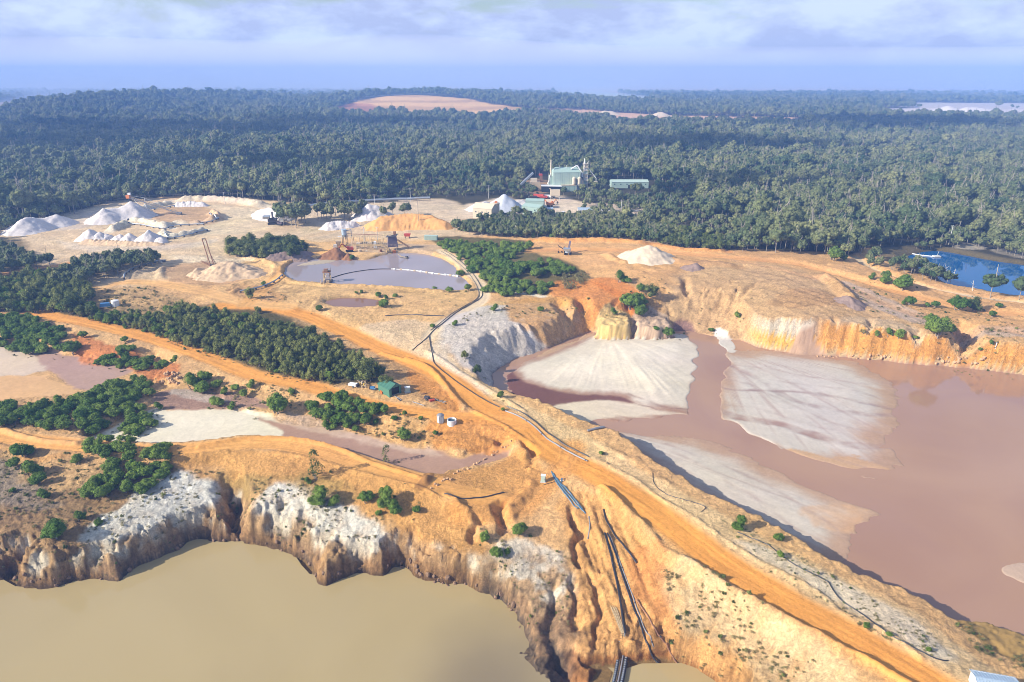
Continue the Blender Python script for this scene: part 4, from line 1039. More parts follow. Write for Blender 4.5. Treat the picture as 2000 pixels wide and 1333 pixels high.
def px_per_m(p):
    return 1333.3 / (p[1] * CP + (CAM_H - p[2]) * SP)

# single bushes sighted one by one: u, v of the foot, width in photo pixels, kind, label
SINGLES = [
 (28,912,30,'wattle',"round green bush at the left edge of the scrubby bench, below the curved sand track"),
 (47,893,46,'wattle',"spreading green bush under the broken edge of the sand track, far left"),
 (62,930,50,'wattle',"broad olive green bush on the grey scrub flat, second row from the track"),
 (76,944,34,'wattle',"low green bush touching the front of a broad olive one on the grey scrub flat"),
 (25,962,16,'wattle',"tiny bright bush alone on the grey scrub flat near the left edge"),
 (87,974,30,'wattle',"small round bush alone on brown heath left of the large bush clump"),
 (152,908,34,'wattle',"ball shaped bush just below the sand track, first of the large bench clump"),
 (155,1018,34,'wattle',"bright green bush on brown heath where the white ground begins"),
 (192,1024,22,'wattle',"small green bush on white ground beside a larger bright one"),
 (112,1050,62,'wattle',"large sprawling bush with rusty patches at the cliff brow, lower left"),
 (618,935,44,'loose',"open leafy sapling on the orange batter below the sand track"),
 (601,944,20,'wattle',"small round bush at the foot of the open leafy sapling"),
 (630,984,56,'wattle',"dense dark bush on white ground, left of a pair"),
 (655,990,36,'wattle',"lower bush leaning on the dense dark one on the white ground"),
 (715,982,36,'wattle',"round bush left of the biggest bush above the brown cliffs"),
 (758,986,58,'wattle',"biggest dark bush on the orange bench above the brown cliffs"),
 (770,1002,40,'wattle',"bush tucked in front of the biggest dark bush on the orange bench"),
 (740,1006,16,'wattle',"knee high bush in front of the pair above the brown cliffs"),
 (816,1000,22,'wattle',"small bush at the right end of the row above the brown cliffs"),
 (756,903,28,'loose',"lone grey green young tree beside the mud channel, casting a long shadow"),
 (1015,1045,42,'wattle',"dark ball shaped bush alone on orange ground above the white spur"),
 (946,1052,28,'wattle',"small dark bush on pale earth left of the ball shaped one"),
 (972,1088,32,'wattle',"green bush on the white crest above the lake cliff"),
 (990,1080,18,'wattle',"smaller bush joined to the green one on the white crest"),
 (1447,1034,44,'wattle',"bright green round bush on the pale shoulder above the tailings, throwing a blue shadow"),
 (1519,1056,26,'wattle',"bush at the pit rim, first beyond the bright round one"),
 (1522,1088,20,'wattle',"small tufted bush on the shoulder between road and pit rim"),
 (787,860,38,'wattle',"tall rounded bush at the foot of the orange bank by the mud channel"),
 (695,842,18,'wattle',"small bush on the left end of the orange bank by the mud channel"),
 (850,850,14,'wattle',"thin green plant growing on the orange bank beneath the tanks"),
 (822,820,12,'wattle',"little grey bush just left of the two tanks"),
 (790,812,16,'wattle',"small bush on the bank crest right of the dense clump"),
 (770,822,16,'wattle',"small bush on the bank crest, nearer the dense clump"),
 (752,806,26,'wattle',"bush at the right tip of the dense clump below the green shed"),
 (734,826,16,'wattle',"light green bush among dry grass in front of the dense clump"),
 (540,806,58,'wattle',"wide low bush standing on the far bank of the mud channel"),
 (568,768,18,'wattle',"small bush in the cutting beside the orange road"),
 (425,795,34,'wattle',"bush on the spit of white sand, left of two"),
 (456,800,24,'wattle',"bush on the spit of white sand, right of two"),
 (376,760,50,'wattle',"large pointed bush beside the boulder heap"),
 (398,768,40,'wattle',"rounded bush in front of the large pointed one by the boulder heap"),
 (402,745,34,'wattle',"bush behind the pair by the boulder heap, nearest the orange road"),
 (425,755,26,'wattle',"first small bush in the row under the orange road"),
 (440,772,24,'wattle',"second small bush in the row under the orange road"),
 (462,762,22,'wattle',"third small bush in the row under the orange road"),
 (478,776,24,'wattle',"lowest bush of the row under the orange road"),
 (494,758,26,'wattle',"last bush of the row under the orange road, above dry ground"),
 (308,800,24,'wattle',"upright bush at the corner of the white sand flat"),
 (144,692,40,'wattle',"lone round bush on the mud flat shore below the red cutting"),
 (162,660,20,'wattle',"little bush on the red cutting beside the orange road"),
 (244,668,18,'wattle',"small bush at the roadside above the red cutting"),
 (756,760,34,'shrub',"dark shrub just behind the green shed"),
 (744,736,26,'shrub',"grey green shrub at the corner of the big thicket nearest the shed"),
 (715,742,50,'shrub',"tall dark shrub at the right tip of the big thicket"),
 (1210,552,36,'wattle',"wide dark bush on the sandy slope above the red gully"),
 (1228,554,18,'wattle',"smaller bush touching the wide one above the red gully"),
 (1250,570,24,'wattle',"upright dark bush beside the red gully"),
 (1272,582,32,'shrub',"grey green round shrub right of the upright dark one by the red gully"),
 (1233,602,56,'wattle',"largest bush on the slope between the red gully and the pit head"),
 (1250,612,36,'wattle',"bush on the lower side of the largest one at the pit head"),
 (1197,614,20,'wattle',"small bush on top of the yellow bluff"),
 (1303,658,28,'wattle',"bright bush at the edge of the white tailings cone"),
 (1282,646,14,'wattle',"tiny bush on the rock face beside the white tailings cone"),
 (1438,622,20,'wattle',"round bush on the eroded face, alone among gullies"),
 (1388,648,14,'wattle',"small grey bush at the foot of the eroded face by the mud stream"),
 (1626,508,40,'wattle',"dark bush at the right end of the sandy clearing under the forest"),
 (1641,508,28,'wattle',"olive bush beside the dark one at the right end of the sandy clearing"),
 (1730,552,34,'wattle',"dark bush on the batter below the narrow gravel track, upper of two"),
 (1764,566,48,'wattle',"wide dark bush on the batter below the narrow gravel track, lower of two"),
 (1705,546,20,'wattle',"small olive bush beside the bend of the gravel track"),
 (1776,596,26,'wattle',"bush on the orange bench right of the track dividing the spoil heaps"),
 (1764,595,12,'wattle',"tiny bush left of the one on the orange bench"),
 (1811,600,14,'wattle',"small bush, left of a pair above the sandy ramp"),
 (1826,601,20,'wattle',"small bush, right of a pair above the sandy ramp"),
 (1868,606,42,'wattle',"broad dark bush on the bench near the right edge"),
 (1902,608,32,'shrub',"olive shrub right of the broad dark bush on the bench"),
 (1938,620,20,'wattle',"flat dark bush on bare sand near the right edge"),
 (1950,602,16,'wattle',"small bush below the track near the right edge"),
 (1816,634,32,'wattle',"upright green bush behind the big clump at the quarry rim"),
 (1832,656,58,'wattle',"big bright clump of bush at the quarry rim above the dark recess"),
 (1856,650,30,'wattle',"bush at the right shoulder of the big clump on the quarry rim"),
 (1734,656,24,'wattle',"bush on the rim of the yellow quarry wall"),
 (1756,660,26,'wattle',"bush on the rim of the yellow quarry wall, next one to the right"),
 (1712,656,16,'wattle',"small bush on the rim of the yellow quarry wall, left of two larger"),
 (1686,650,24,'dry',"dry scrubby bush on the ledge over the yellow quarry wall"),
 (1787,662,12,'wattle',"dark little bush at the right end of the yellow quarry wall"),
 (1914,685,12,'wattle',"small bush low on the crumbling face near the right edge"),
 (1934,674,16,'wattle',"olive bush by a white post on the crumbling face"),
 (900,540,20,'wattle',"bush on the right bank of the lilac pond"),
 (877,572,18,'wattle',"round bush at the near bank of the lilac pond"),
 (914,568,20,'wattle',"bush at the lower right corner of the lilac pond"),
 (848,566,12,'wattle',"tiny bush at the near bank of the lilac pond"),
 (706,574,12,'wattle',"spiky small bush on sand between the two ponds"),
 (740,582,18,'wattle',"bush at the end of the brown puddle, upper left of three"),
 (750,600,26,'wattle',"bush at the end of the brown puddle, largest of three"),
 (753,585,14,'wattle',"bush at the end of the brown puddle, top one of three"),
 (773,581,14,'wattle',"little bush standing apart right of the brown puddle"),
 (624,608,20,'wattle',"low bush on sand left of the brown puddle"),
 (488,584,26,'shrub',"dark upright shrub on the slope between loop track and thicket"),
 (515,558,14,'wattle',"small bush beside the sandy loop track"),
 (505,612,16,'shrub',"low shrub at the top edge of the big thicket"),
 (968,608,22,'wattle',"low bush on yellow sand above the pale pit wall"),
 (1058,608,18,'wattle',"low bush right of the one on yellow sand above the pale pit wall"),
 (890,637,18,'wattle',"bush on the pale saddle beside the pipeline"),
 (846,640,14,'wattle',"bush growing where the pipeline forks"),
 (908,702,18,'shrub',"grey bush clinging to the bluish pit wall"),
 (932,730,20,'shrub',"sparse shrub low on the bluish pit wall"),
 (978,778,22,'wattle',"low bush at the pit rim beside the haul road"),
 (982,802,10,'wattle',"tuft on the shoulder between pipe and haul road"),
 (1175,888,12,'wattle',"small bright bush on the shoulder just above the haul road"),
 (1692,1224,18,'wattle',"green bush on the pale strip beside the long cable"),
 (1738,1242,14,'wattle',"smaller bush on the pale strip where the cable bends"),
 (1813,1272,14,'wattle',"round green tuft on the pale strip nearest the bottom corner"),
 (688,508,16,'wattle',"low green bush between pond and wash plant"),
 (696,574,8,'wattle',"tiny sprig on the pond's near bank"),
]
for u, v, wpx, kind, label in SINGLES:
    p = spot(u, v)
    w = wpx / px_per_m(p)
    h = w * {'wattle': 1.0, 'shrub': 1.0, 'loose': 1.15, 'dry': .7}[kind]
    plant(kind, p, w * 1.08, h, label, None, .05 * w)
# clumps: outline, height of the ground, spacing, size range, kind, how the clump is described
CLUMPS = [
 ([(165,905),(200,885),(240,890),(275,905),(280,925),(320,890),(350,900),(345,925),(310,950),(270,965),(200,978),(165,975),(175,945),(215,930),(190,915)], -4.2, 3.5, (4.6,6.6), 'wattle', "clump on the scrubby bench below the sand track"),
 ([(-90,812),(20,800),(100,798),(165,776),(215,750),(260,742),(296,748),(305,762),(275,780),(250,802),(200,818),(190,845),(100,850),(40,842),(-90,838)], -2, 4.0, (5.4,7.8), 'wattle', "wood beside the white sand flat"),
 ([(245,800),(288,800),(292,838),(262,848),(238,835)], -2.5, 3.6, (4.5,6.5), 'wattle', "group on the left edge of the white sand flat"),
 ([(175,856),(230,858),(290,866),(290,872),(230,870),(178,866)], -1.5, 3.0, (3.2,4.4), 'wattle', "row along the far side of the sand track"),
 ([(-90,634),(50,628),(95,642),(125,660),(128,674),(95,684),(55,684),(0,668),(-90,660)], -.5, 4.2, (5.4,7.6), 'wattle', "wood at the left edge above the mud flat"),
 ([(185,698),(220,690),(250,688),(300,694),(345,706),(330,712),(290,714),(255,712),(200,706)], -1, 3.4, (4.2,6.0), 'wattle', "belt between the red cutting and the mud flat"),
 ([(600,808),(604,790),(622,782),(655,782),(690,796),(735,806),(742,814),(715,826),(680,834),(640,828),(608,818)], -1, 3.4, (4.6,6.6), 'wattle', "dense clump below the green shed"),
 ([(855,482),(880,478),(960,482),(1022,486),(1034,496),(1000,514),(1010,524),(1060,520),(1105,532),(1112,542),(1050,545),(1000,545),(1000,552),(955,555),(935,543),(908,515),(872,494)], 4, 5.2, (5.5,8.2), 'wattle', "bright wood between the lilac pond and the sandy clearing"),
 ([(948,560),(990,552),(1050,560),(1080,562),(1070,574),(1000,580),(955,576)], 3.5, 4.6, (5.0,7.0), 'wattle', "fringe at the near end of the bright wood"),
 ([(1160-10,540),(1150,560),(1110,566),(1090,552),(1110,545)], 4, 6.0, (5.0,8.0), 'dry', "dry scrub beside the bright wood"),
 ([(440,494),(465,482),(520,477),(575,478),(598,487),(590,500),(540,505),(480,504),(442,500)], 4.5, 5.8, (8.2,11), 'shrub', "dark grove between the two stacking yards"),
]
SHORT = {c[-1]: s for c, s in zip(CLUMPS, ("the clump below the sand track", "the wood beside white sand", "the group on white sand", "the hedge along sand track", "the wood above mud flat", "the belt under red cutting", "the clump below green shed", "the bright wood beyond pond", "the bright wood's near fringe", "the dry scrub", "the dark grove by yards"))}
rngc = np.random.default_rng(77)
PLACE_WORDS = [("left", "right"), ("front", "back")]
extra_bush = []
ONES = "zeroth first second third fourth fifth sixth seventh eighth ninth tenth eleventh twelfth thirteenth fourteenth fifteenth sixteenth seventeenth eighteenth nineteenth".split()
TENS = {20: "twentieth", 30: "thirtieth", 40: "fortieth", 50: "fiftieth", 60: "sixtieth"}; TENP = {20: "twenty", 30: "thirty", 40: "forty", 50: "fifty", 60: "sixty"}
def nth(k):
    if k < 20: return ONES[k]
    t = k // 10 * 10
    return TENS[t] if k == t else TENP[t] + "-" + ONES[k - t]
def rank_rows(P, depth):
    """row from the front and place from the left of each point of a stand"""
    P = np.asarray(P); r = np.zeros(len(P), int); c = np.zeros(len(P), int)
    row = ((P[:, 1] - P[:, 1].min()) / depth).astype(int)
    for n_, v_ in enumerate(sorted(set(row))):
        k = np.nonzero(row == v_)[0]; k = k[np.argsort(P[k, 0])]
        r[k] = n_ + 1; c[k] = np.arange(1, len(k) + 1)
    return r, c
def row_label(size, tone, noun, r, c, desc):
    return f"{size} {tone} {noun}, {nth(c)} from left in row {['zero','one','two','three','four','five','six','seven','eight','nine','ten'][r] if r <= 10 else nth(r)} of {desc}"
def clump_label(kind, desc, size, fx, fy, tone):
    a = "left end" if fx < .25 else "left middle" if fx < .5 else "right middle" if fx < .75 else "right end"
    b = "front edge" if fy < .33 else "centre" if fy < .66 else "back edge"
    return f"{size} {tone} {'bush' if kind != 'gum' else 'gum tree'}, {a}, {b} of the {desc}"
for poly, z, sp, (s0, s1), kind, desc in CLUMPS:
    P = scatter_in(poly, z, sp, rngc, .38)
    lo = P.min(0); hi = P.max(0)
    if len(P): rr_, cc_ = rank_rows(P, sp * 1.1)
    for q_, (x, y) in enumerate(P):
        w = rngc.uniform(s0, s1); f = (np.array([x, y]) - lo) / (hi - lo + 1e-6)
        size = "small" if w < s0 + (s1 - s0) * .33 else "medium" if w < s0 + (s1 - s0) * .66 else "large"
        if COUNT.get(kind, 0) >= 292 or y / abs(x if x else 1) < 1.22:
            extra_bush.append((x, y, w, kind)); continue
        plant(kind, (x, y, gz(x, y)), w, w * rngc.uniform(.7, .95), row_label(size, {'wattle': 'green', 'shrub': 'dark', 'dry': 'brown'}[kind], 'bush', rr_[q_], cc_[q_], SHORT[desc]), "bushes of the " + desc, .06 * w)

# ---- instanced masses (more than anyone could count)
def mass(name, pts, meshes, kindlabel):
    """pts: x, y, z, width, height, variant -> one object that stands copies of the given plants on its points"""
    pts = np.asarray(pts, float)
    if not len(pts): return
    col = bpy.data.collections.new(name + "_kinds")
    for a, (c, s) in enumerate(meshes):
        # crown and trunk of a kind in one mesh
        bm = bmesh.new(); bm.from_mesh(c); nf = len(bm.faces); bm.from_mesh(s)
        bm.faces.ensure_lookup_table()
        for f in bm.faces[nf:]: f.material_index = 1
        me = bpy.data.meshes.new(f"{name}_kind"); bm.to_mesh(me); bm.free()
        me.materials.append(c.materials[0]); me.materials.append(M_BARK)
        o = bpy.data.objects.new(f"{name}_kind_{a}", me); col.objects.link(o)
    me = bpy.data.meshes.new(name)
    me.vertices.add(len(pts)); me.vertices.foreach_set('co', pts[:, :3].astype(np.float32).ravel())
    for nm, k in (('w', 3), ('h', 4)):
        a = me.attributes.new(nm, 'FLOAT', 'POINT'); a.data.foreach_set('value', pts[:, k].astype(np.float32))
    me.update()
    o = bpy.data.objects.new(name, me); sc.collection.objects.link(o)
    o['kind'] = 'stuff'; o['label'] = kindlabel
    g = bpy.data.node_groups.new(name + "_nodes", 'GeometryNodeTree')
    g.interface.new_socket('Geometry', in_out='INPUT', socket_type='NodeSocketGeometry'); g.interface.new_socket('Geometry', in_out='OUTPUT', socket_type='NodeSocketGeometry')
    gi = N('NodeGroupInput', g); go = N('NodeGroupOutput', g)
    ip = N('GeometryNodeInstanceOnPoints', g); ci = N('GeometryNodeCollectionInfo', g); ci.inputs['Collection'].default_value = col
    ci.inputs['Separate Children'].default_value = True; ci.inputs['Reset Children'].default_value = True
    ip.inputs['Pick Instance'].default_value = True
    wv = N('GeometryNodeInputNamedAttribute', g, data_type='FLOAT'); wv.inputs['Name'].default_value = 'w'
    hv = N('GeometryNodeInputNamedAttribute', g, data_type='FLOAT'); hv.inputs['Name'].default_value = 'h'
    cx = N('ShaderNodeCombineXYZ', g)
    g.links.new(wv.outputs['Attribute'], cx.inputs[0]); g.links.new(wv.outputs['Attribute'], cx.inputs[1]); g.links.new(hv.outputs['Attribute'], cx.inputs[2])
    rv = N('FunctionNodeRandomValue', g, data_type='FLOAT'); rv.inputs[3].default_value = 6.28
    rz = N('ShaderNodeCombineXYZ', g); g.links.new(rv.outputs[1], rz.inputs[2])
    g.links.new(gi.outputs[0], ip.inputs['Points']); g.links.new(ci.outputs[0], ip.inputs['Instance']); g.links.new(cx.outputs[0], ip.inputs['Scale']); g.links.new(rz.outputs[0], ip.inputs['Rotation'])
    ri = N('FunctionNodeRandomValue', g, data_type='INT'); ri.inputs[4].default_value = 0; ri.inputs[5].default_value = len(meshes) - 1; ri.inputs['Seed'].default_value = 3
    g.links.new(ri.outputs[2], ip.inputs['Instance Index'])
    g.links.new(ip.outputs[0], go.inputs[0])
    md = o.modifiers.new('stand', 'NODES'); md.node_group = g
    return o

# big thicket: the nearest as plants of their own, the others as one mass
rngt = np.random.default_rng(9)
THK = [(175,626),(215,618),(250,620),(330,614),(362,604),(430,618),(480,624),(515,632),(560,644),(620,664),(660,682),(700,706),(736,726),(745,740),(700,742),(620,746),(560,732),(480,706),(400,686),(330,664),(270,646),(220,634)]
P = scatter_in(THK, 1.5, 3.1, rngt, .42)
P = P[np.argsort(P[:, 1])]
lo = P.min(0); hi = P.max(0); rr_, cc_ = rank_rows(P, 3.4)
thick_rest = []
for k, (x, y) in enumerate(P):
    w = rngt.uniform(2.8, 5.6); h = w * rngt.uniform(.65, 1.2)
    if COUNT.get('shrub', 0) < 292:
        f = (np.array([x, y]) - lo) / (hi - lo)
        size = "low" if h < 4 else "middling" if h < 4.9 else "tall"
        plant('shrub' if rngt.random() > .18 else 'wattle' if COUNT.get('wattle', 0) < 296 else 'shrub', (x, y, gz(x, y)), w, h, row_label(size, "olive", "shrub", rr_[k], cc_[k], "the big thicket"), "shrubs of the big thicket above the orange road", .2)
    else:
        thick_rest.append((x, y, gz(x, y) - .2, w, h))
for poly, z, sp, s0, s1 in (
    ([(-200,562),(0,562),(60,548),(120,545),(170,562),(185,600),(205,616),(130,614),(50,606),(-200,604)], 2.5, 4.6, 5.5, 8.5),
    ([(-200,548),(0,548),(60,538),(100,540),(60,552),(0,562),(-200,562)], 2.8, 5, 4.0, 6.5)):
    for x, y in scatter_in(poly, z, sp, rngt):
        w = rngt.uniform(s0, s1); thick_rest.append((x, y, gz(x, y) - .3, w, w * rngt.uniform(.8, 1.1)))
bright = [(x, y, gz(x, y) - .3, w, w * .85) for x, y, w, kind in extra_bush if kind == 'wattle']
mass('bright_wood', bright, BUSH['wattle'], 'remainder of the bright green woods')
for x, y, w, kind in extra_bush:
    if kind != 'wattle': thick_rest.append((x, y, gz(x, y) - .3, w, w * .85))
for x, y in scatter_in([(890,452),(960,440),(1100,428),(1250,434),(1420,470),(1440,498),(1330,492),(1270,476),(1180,470),(1035,466),(960,460)], 5, 5.2, rngt):
    w = rngt.uniform(4, 7.5); thick_rest.append((x, y, gz(x, y) - .3, w, w * rngt.uniform(.7, 1)))
mass("thicket", thick_rest, BUSH['shrub'] + BUSH['wattle'][:2], "dense olive thicket on the left")

# ---- forest
rngf = np.random.default_rng(21)
CLEAR = [([(-400,430),(-60,470),(0,470),(20,452),(150,424),(215,404),(340,392),(480,395),(560,402),(600,408),(700,402),(840,392),(920,388),(985,386),(1010,398),(1100,386),(1132,396),(1120,412),(1075,420),(985,424),(950,440),(930,425),(905,440),(890,455),(960,465),(1035,472),(1120,474),(1200,476),(1270,482),(1330,500),(1440,504),(1560,506),(1655,507),(1690,505),(1690,540),(1800,575),(2300,660),(2300,1500),(-600,1500)], 4),
 ([(1690,500),(1760,494),(1830,490),(1880,490),(1990,508),(2300,545),(2300,660),(1700,600),(1680,520)], 0),
 ([(1020,350),(1060,344),(1080,352),(1150,352),(1152,378),(1096,382),(1096,396),(1060,396),(1050,378),(1018,364)], 5), ([(895,398),(990,392),(990,432),(930,442),(905,436)], 5), ([(1020,396),(1130,398),(1128,428),(1020,430)], 5), ([(1183,350),(1275,350),(1278,386),(1184,386)], 5),
 ([(1140,408),(1185,406),(1190,414),(1140,416)], 5), ([(1205,415),(1250,415),(1255,432),(1210,434)], 5),
 (QUARRY_FAR, 10),
 ([(1000,221),(1140,219),(1180,222),(1300,226),(1420,228),(1560,230),(1570,241),(1400,241),(1240,239),(1100,231)], 6),
 ([(1085,176),(1180,180),(1270,190),(1270,202),(1180,197),(1090,191)], 8), ([(1780,200),(2100,203),(2100,215),(1790,212)], 5), ([(1700,213),(1850,212),(2100,216),(2100,233),(1950,232),(1740,226)], 5),
 (PADDOCK, 10)]
CL = [smooth_line(ats(p, z), True, 2) if len(p) > 14 else ats(p, z) for p, z in CLEAR]
trees = []
for y0, y1, sp, s0, s1 in ((330, 700, 6.6, 9, 15), (700, 1300, 8.0, 10, 16), (1300, 2200, 10.5, 12, 18), (2200, 4200, 15, 14, 22)):
    ny = int((y1 - y0) / (sp * .866)); nx = int(2 * y1 * .92 / sp)
    gx, gy = np.meshgrid(np.arange(nx), np.arange(ny))
    x = -y1 * .92 + (gx + .5 * (gy % 2)) * sp + rngf.uniform(-.45, .45, gx.shape) * sp
    y = y0 + gy * sp * .866 + rngf.uniform(-.45, .45, gx.shape) * sp
    x = x.ravel(); y = y.ravel()
    k = np.abs(x) < y * .90 + 10
    x = x[k]; y = y[k]
    ok = np.ones(len(x), bool); wx = x + 7 * fbm(x, y, 22, 3, 811); wy = y + 7 * fbm(x, y, 22, 3, 812)
    for q_, L in enumerate(CL): ok &= ~inside(wx if q_ in (0, 1) else x, wy if q_ in (0, 1) else y, L)
    x = x[ok]; y = y[ok]
    den = fbm(x, y, 60, 3, 801); lowp = sm(.15, .4, fbm(x, y, 150, 2, 802))
    ok = rngf.random(len(x)) < (.93 + .5 * np.clip(den, -1, 0))
    x = x[ok]; y = y[ok]; den = den[ok]; lowp = lowp[ok]
    h = rngf.uniform(s0 * .8, s1 * 1.08, len(x)) * (1 - .35 * lowp) * (1 + .3 * den) * (1 + .55 * rngf.random(len(x)) ** 6)
    fr_ = x / y; lowz = ((fr_ > -.18) & (fr_ < .27) & (y < 660)) | ((fr_ < .33) & (y < 480)); h = h * np.where(lowz, .56, 1.0)
    trees.append(np.stack([x, y, gza(x, y) - .4, h * rngf.uniform(.85, 1.15, len(x)), h], 1))
T = np.concatenate(trees)
# stray groups near the yards: outline, ground height, spacing, height
GROVES = [([(95,560),(125,540),(165,520),(220,512),(300,514),(316,519),(280,530),(200,548),(140,562)], 3.5, 4.6, 6.5, 10, "grove between sand yard and loop road"),
 ([(-60,500),(20,492),(45,508),(100,520),(60,530),(-60,545)], 3.5, 5.5, 7, 10, "grove at the left edge beside the sand yard"),
 ([(548,432),(590,430),(600,440),(575,445),(550,443)], 4.5, 6, 13, 17, "stand by the white heap left of the wash plant"),
 ([(625,425),(700,421),(703,430),(640,433)], 4.5, 7, 11, 15, "stand behind the wash plant yard"),
 ([(742,424),(820,419),(824,424),(745,428)], 4.5, 7, 9, 12, "stand on the orange heap crest"),
 ([(835,415),(880,410),(890,425),(845,428)], 4.5, 7, 13, 17, "tall stand right of the orange heap"),
 ([(650,460),(665,455),(672,462),(658,466)], 4.5, 5, 10, 13, "pair behind the wash plant tank"),
 ([(705,462),(750,460),(752,464),(708,466)], 4.5, 5, 7, 9, "low trees behind the conveyor"),
 ([(800,464),(830,462),(832,466),(802,468)], 4.5, 5, 5, 8, "low trees near the green container"),
 ([(840,455),(860,450),(862,458),(842,460)], 4.5, 5, 8, 10, "trees above the green container"),
 ([(885,445),(930,445),(960,452),(1030,450),(1100,452),(1030,466),(960,464),(895,456)], 5, 4.8, 5, 7.5, "belt between the works and the bright wood"),
 ([(930,430),(1000,428),(1080,432),(1180,425),(1250,440),(1300,460),(1290,474),(1200,470),(1100,468),(1000,450)], 5, 4.8, 5, 8, "belt below the works"),
 ([(1092,398),(1130,394),(1136,400),(1100,404)], 5, 6.5, 9, 12, "tall stand right of the green sheds"),
 ([(1690,520),(1715,512),(1722,528),(1704,534)], 1.5, 4.8, 6, 8, "grove at the bend of the gravel track"),
 ([(1735,535),(1790,530),(1850,552),(1862,566),(1800,560),(1745,548)], .8, 4.6, 6, 9, "trees along the near shore of the blue pond")]
named = []
GSHORT = {g[-1]: s for g, s in zip(GROVES, ("grove beyond loop road", "grove at left edge", "stand by white heap", "stand behind wash plant", "stand on orange heap", "tall stand beyond orange heap", "pair behind tank", "trees behind conveyor", "trees by green container", "trees above green container", "upper belt", "lower belt", "stand right of green sheds", "grove at track bend", "trees by blue pond"))}
for poly, z, sp, h0, h1, desc in GROVES:
    P = scatter_in(poly, z, sp, rngf)
    lo = P.min(0) if len(P) else 0; hi = P.max(0) if len(P) else 1
    for x, y in P:
        if "belt" in desc or abs(x) > y * .82:
            T = np.concatenate([T, [[x, y, gz(x, y) - .3, rngf.uniform(h0, h1), rngf.uniform(h0, h1)]]]); continue
        pass
    r2, c2 = rank_rows(P, sp * 1.2) if len(P) else (0, 0)
    for q_, (x, y) in enumerate(P):
        if "belt" in desc or abs(x) > y * .82: continue
        named.append((x, y, rngf.uniform(h0, h1), desc, (r2[q_], c2[q_])))
named.sort(key=lambda q: 0 if 'track' in q[3] or 'blue' in q[3] else 1)
print('named', len(named))
for x, y, h, desc, f in named[:230]:
    size = "short" if h < 8 else "middling" if h < 12 else "tall"
    plant('gum', (x, y, gz(x, y)), h * .95, h, row_label(size, "gum", "tree", f[0], f[1], "the " + GSHORT[desc]), "gum trees of the " + desc, .2)
e = plant('gum', spot(1934, 582), 14, 13.5, "spreading gum tree with pale forked trunk on the near shore of the blue pond")
e = plant('gum', spot(1990, 586), 11, 12, "gum tree at the right edge on the shore of the blue pond")
# the foremost trees of the forest edge stand as trees of their own
fr = T[(T[:, 0] > 10) & (np.abs(T[:, 0]) < T[:, 1] * .78)]
fr = fr[np.argsort(fr[:, 1])][:max(0, 296 - COUNT.get('gum', 0))]
fs = {(round(a, 3), round(b, 3)) for a, b in fr[:, :2]}
def sector(fx): return 0 if fx < .25 else 1 if fx < .38 else 2 if fx < .5 else 3 if fx < .58 else 4
seen = {}; lab = []
for x, y, z, w, h in fr:
    lab.append((sector(x / y), int((x / y) / .012)))
front = {}
rows = []
for (s_, b_), t_ in zip(lab, fr):
    front[b_] = front.get(b_, 0) + 1; rows.append(front[b_])
place = {}
for k_ in sorted(range(len(fr)), key=lambda q: fr[q][0] / fr[q][1]):
    key = (lab[k_][0], rows[k_]); seen[key] = seen.get(key, 0) + 1; place[k_] = seen[key]
for k_, (x, y, z, w, h) in enumerate(fr):
    fx = x / y
    where = "behind white cone" if fx < .25 else "above spoil heaps" if fx < .38 else "above far bench" if fx < .5 else "by track bend" if fx < .58 else "beyond blue pond"
    plant('gum', (x, y, z), w, h, row_label('short' if h < 10 else 'middling' if h < 13 else 'tall', 'gum', 'tree', rows[k_], place[k_], 'forest ' + where), "gum trees along the forest edge " + where, 0)
keep = np.array([(round(a, 3), round(b, 3)) not in fs for a, b in T[:, :2]])
T = T[keep]
near = T[T[:, 1] < 620]; far = T[T[:, 1] >= 620]
mass("forest_edge", near, GUM, "gum forest around the quarry")
mass("forest", far, GUMFAR, "wide gum forest reaching into the haze")
print("trees", len(T), COUNT)

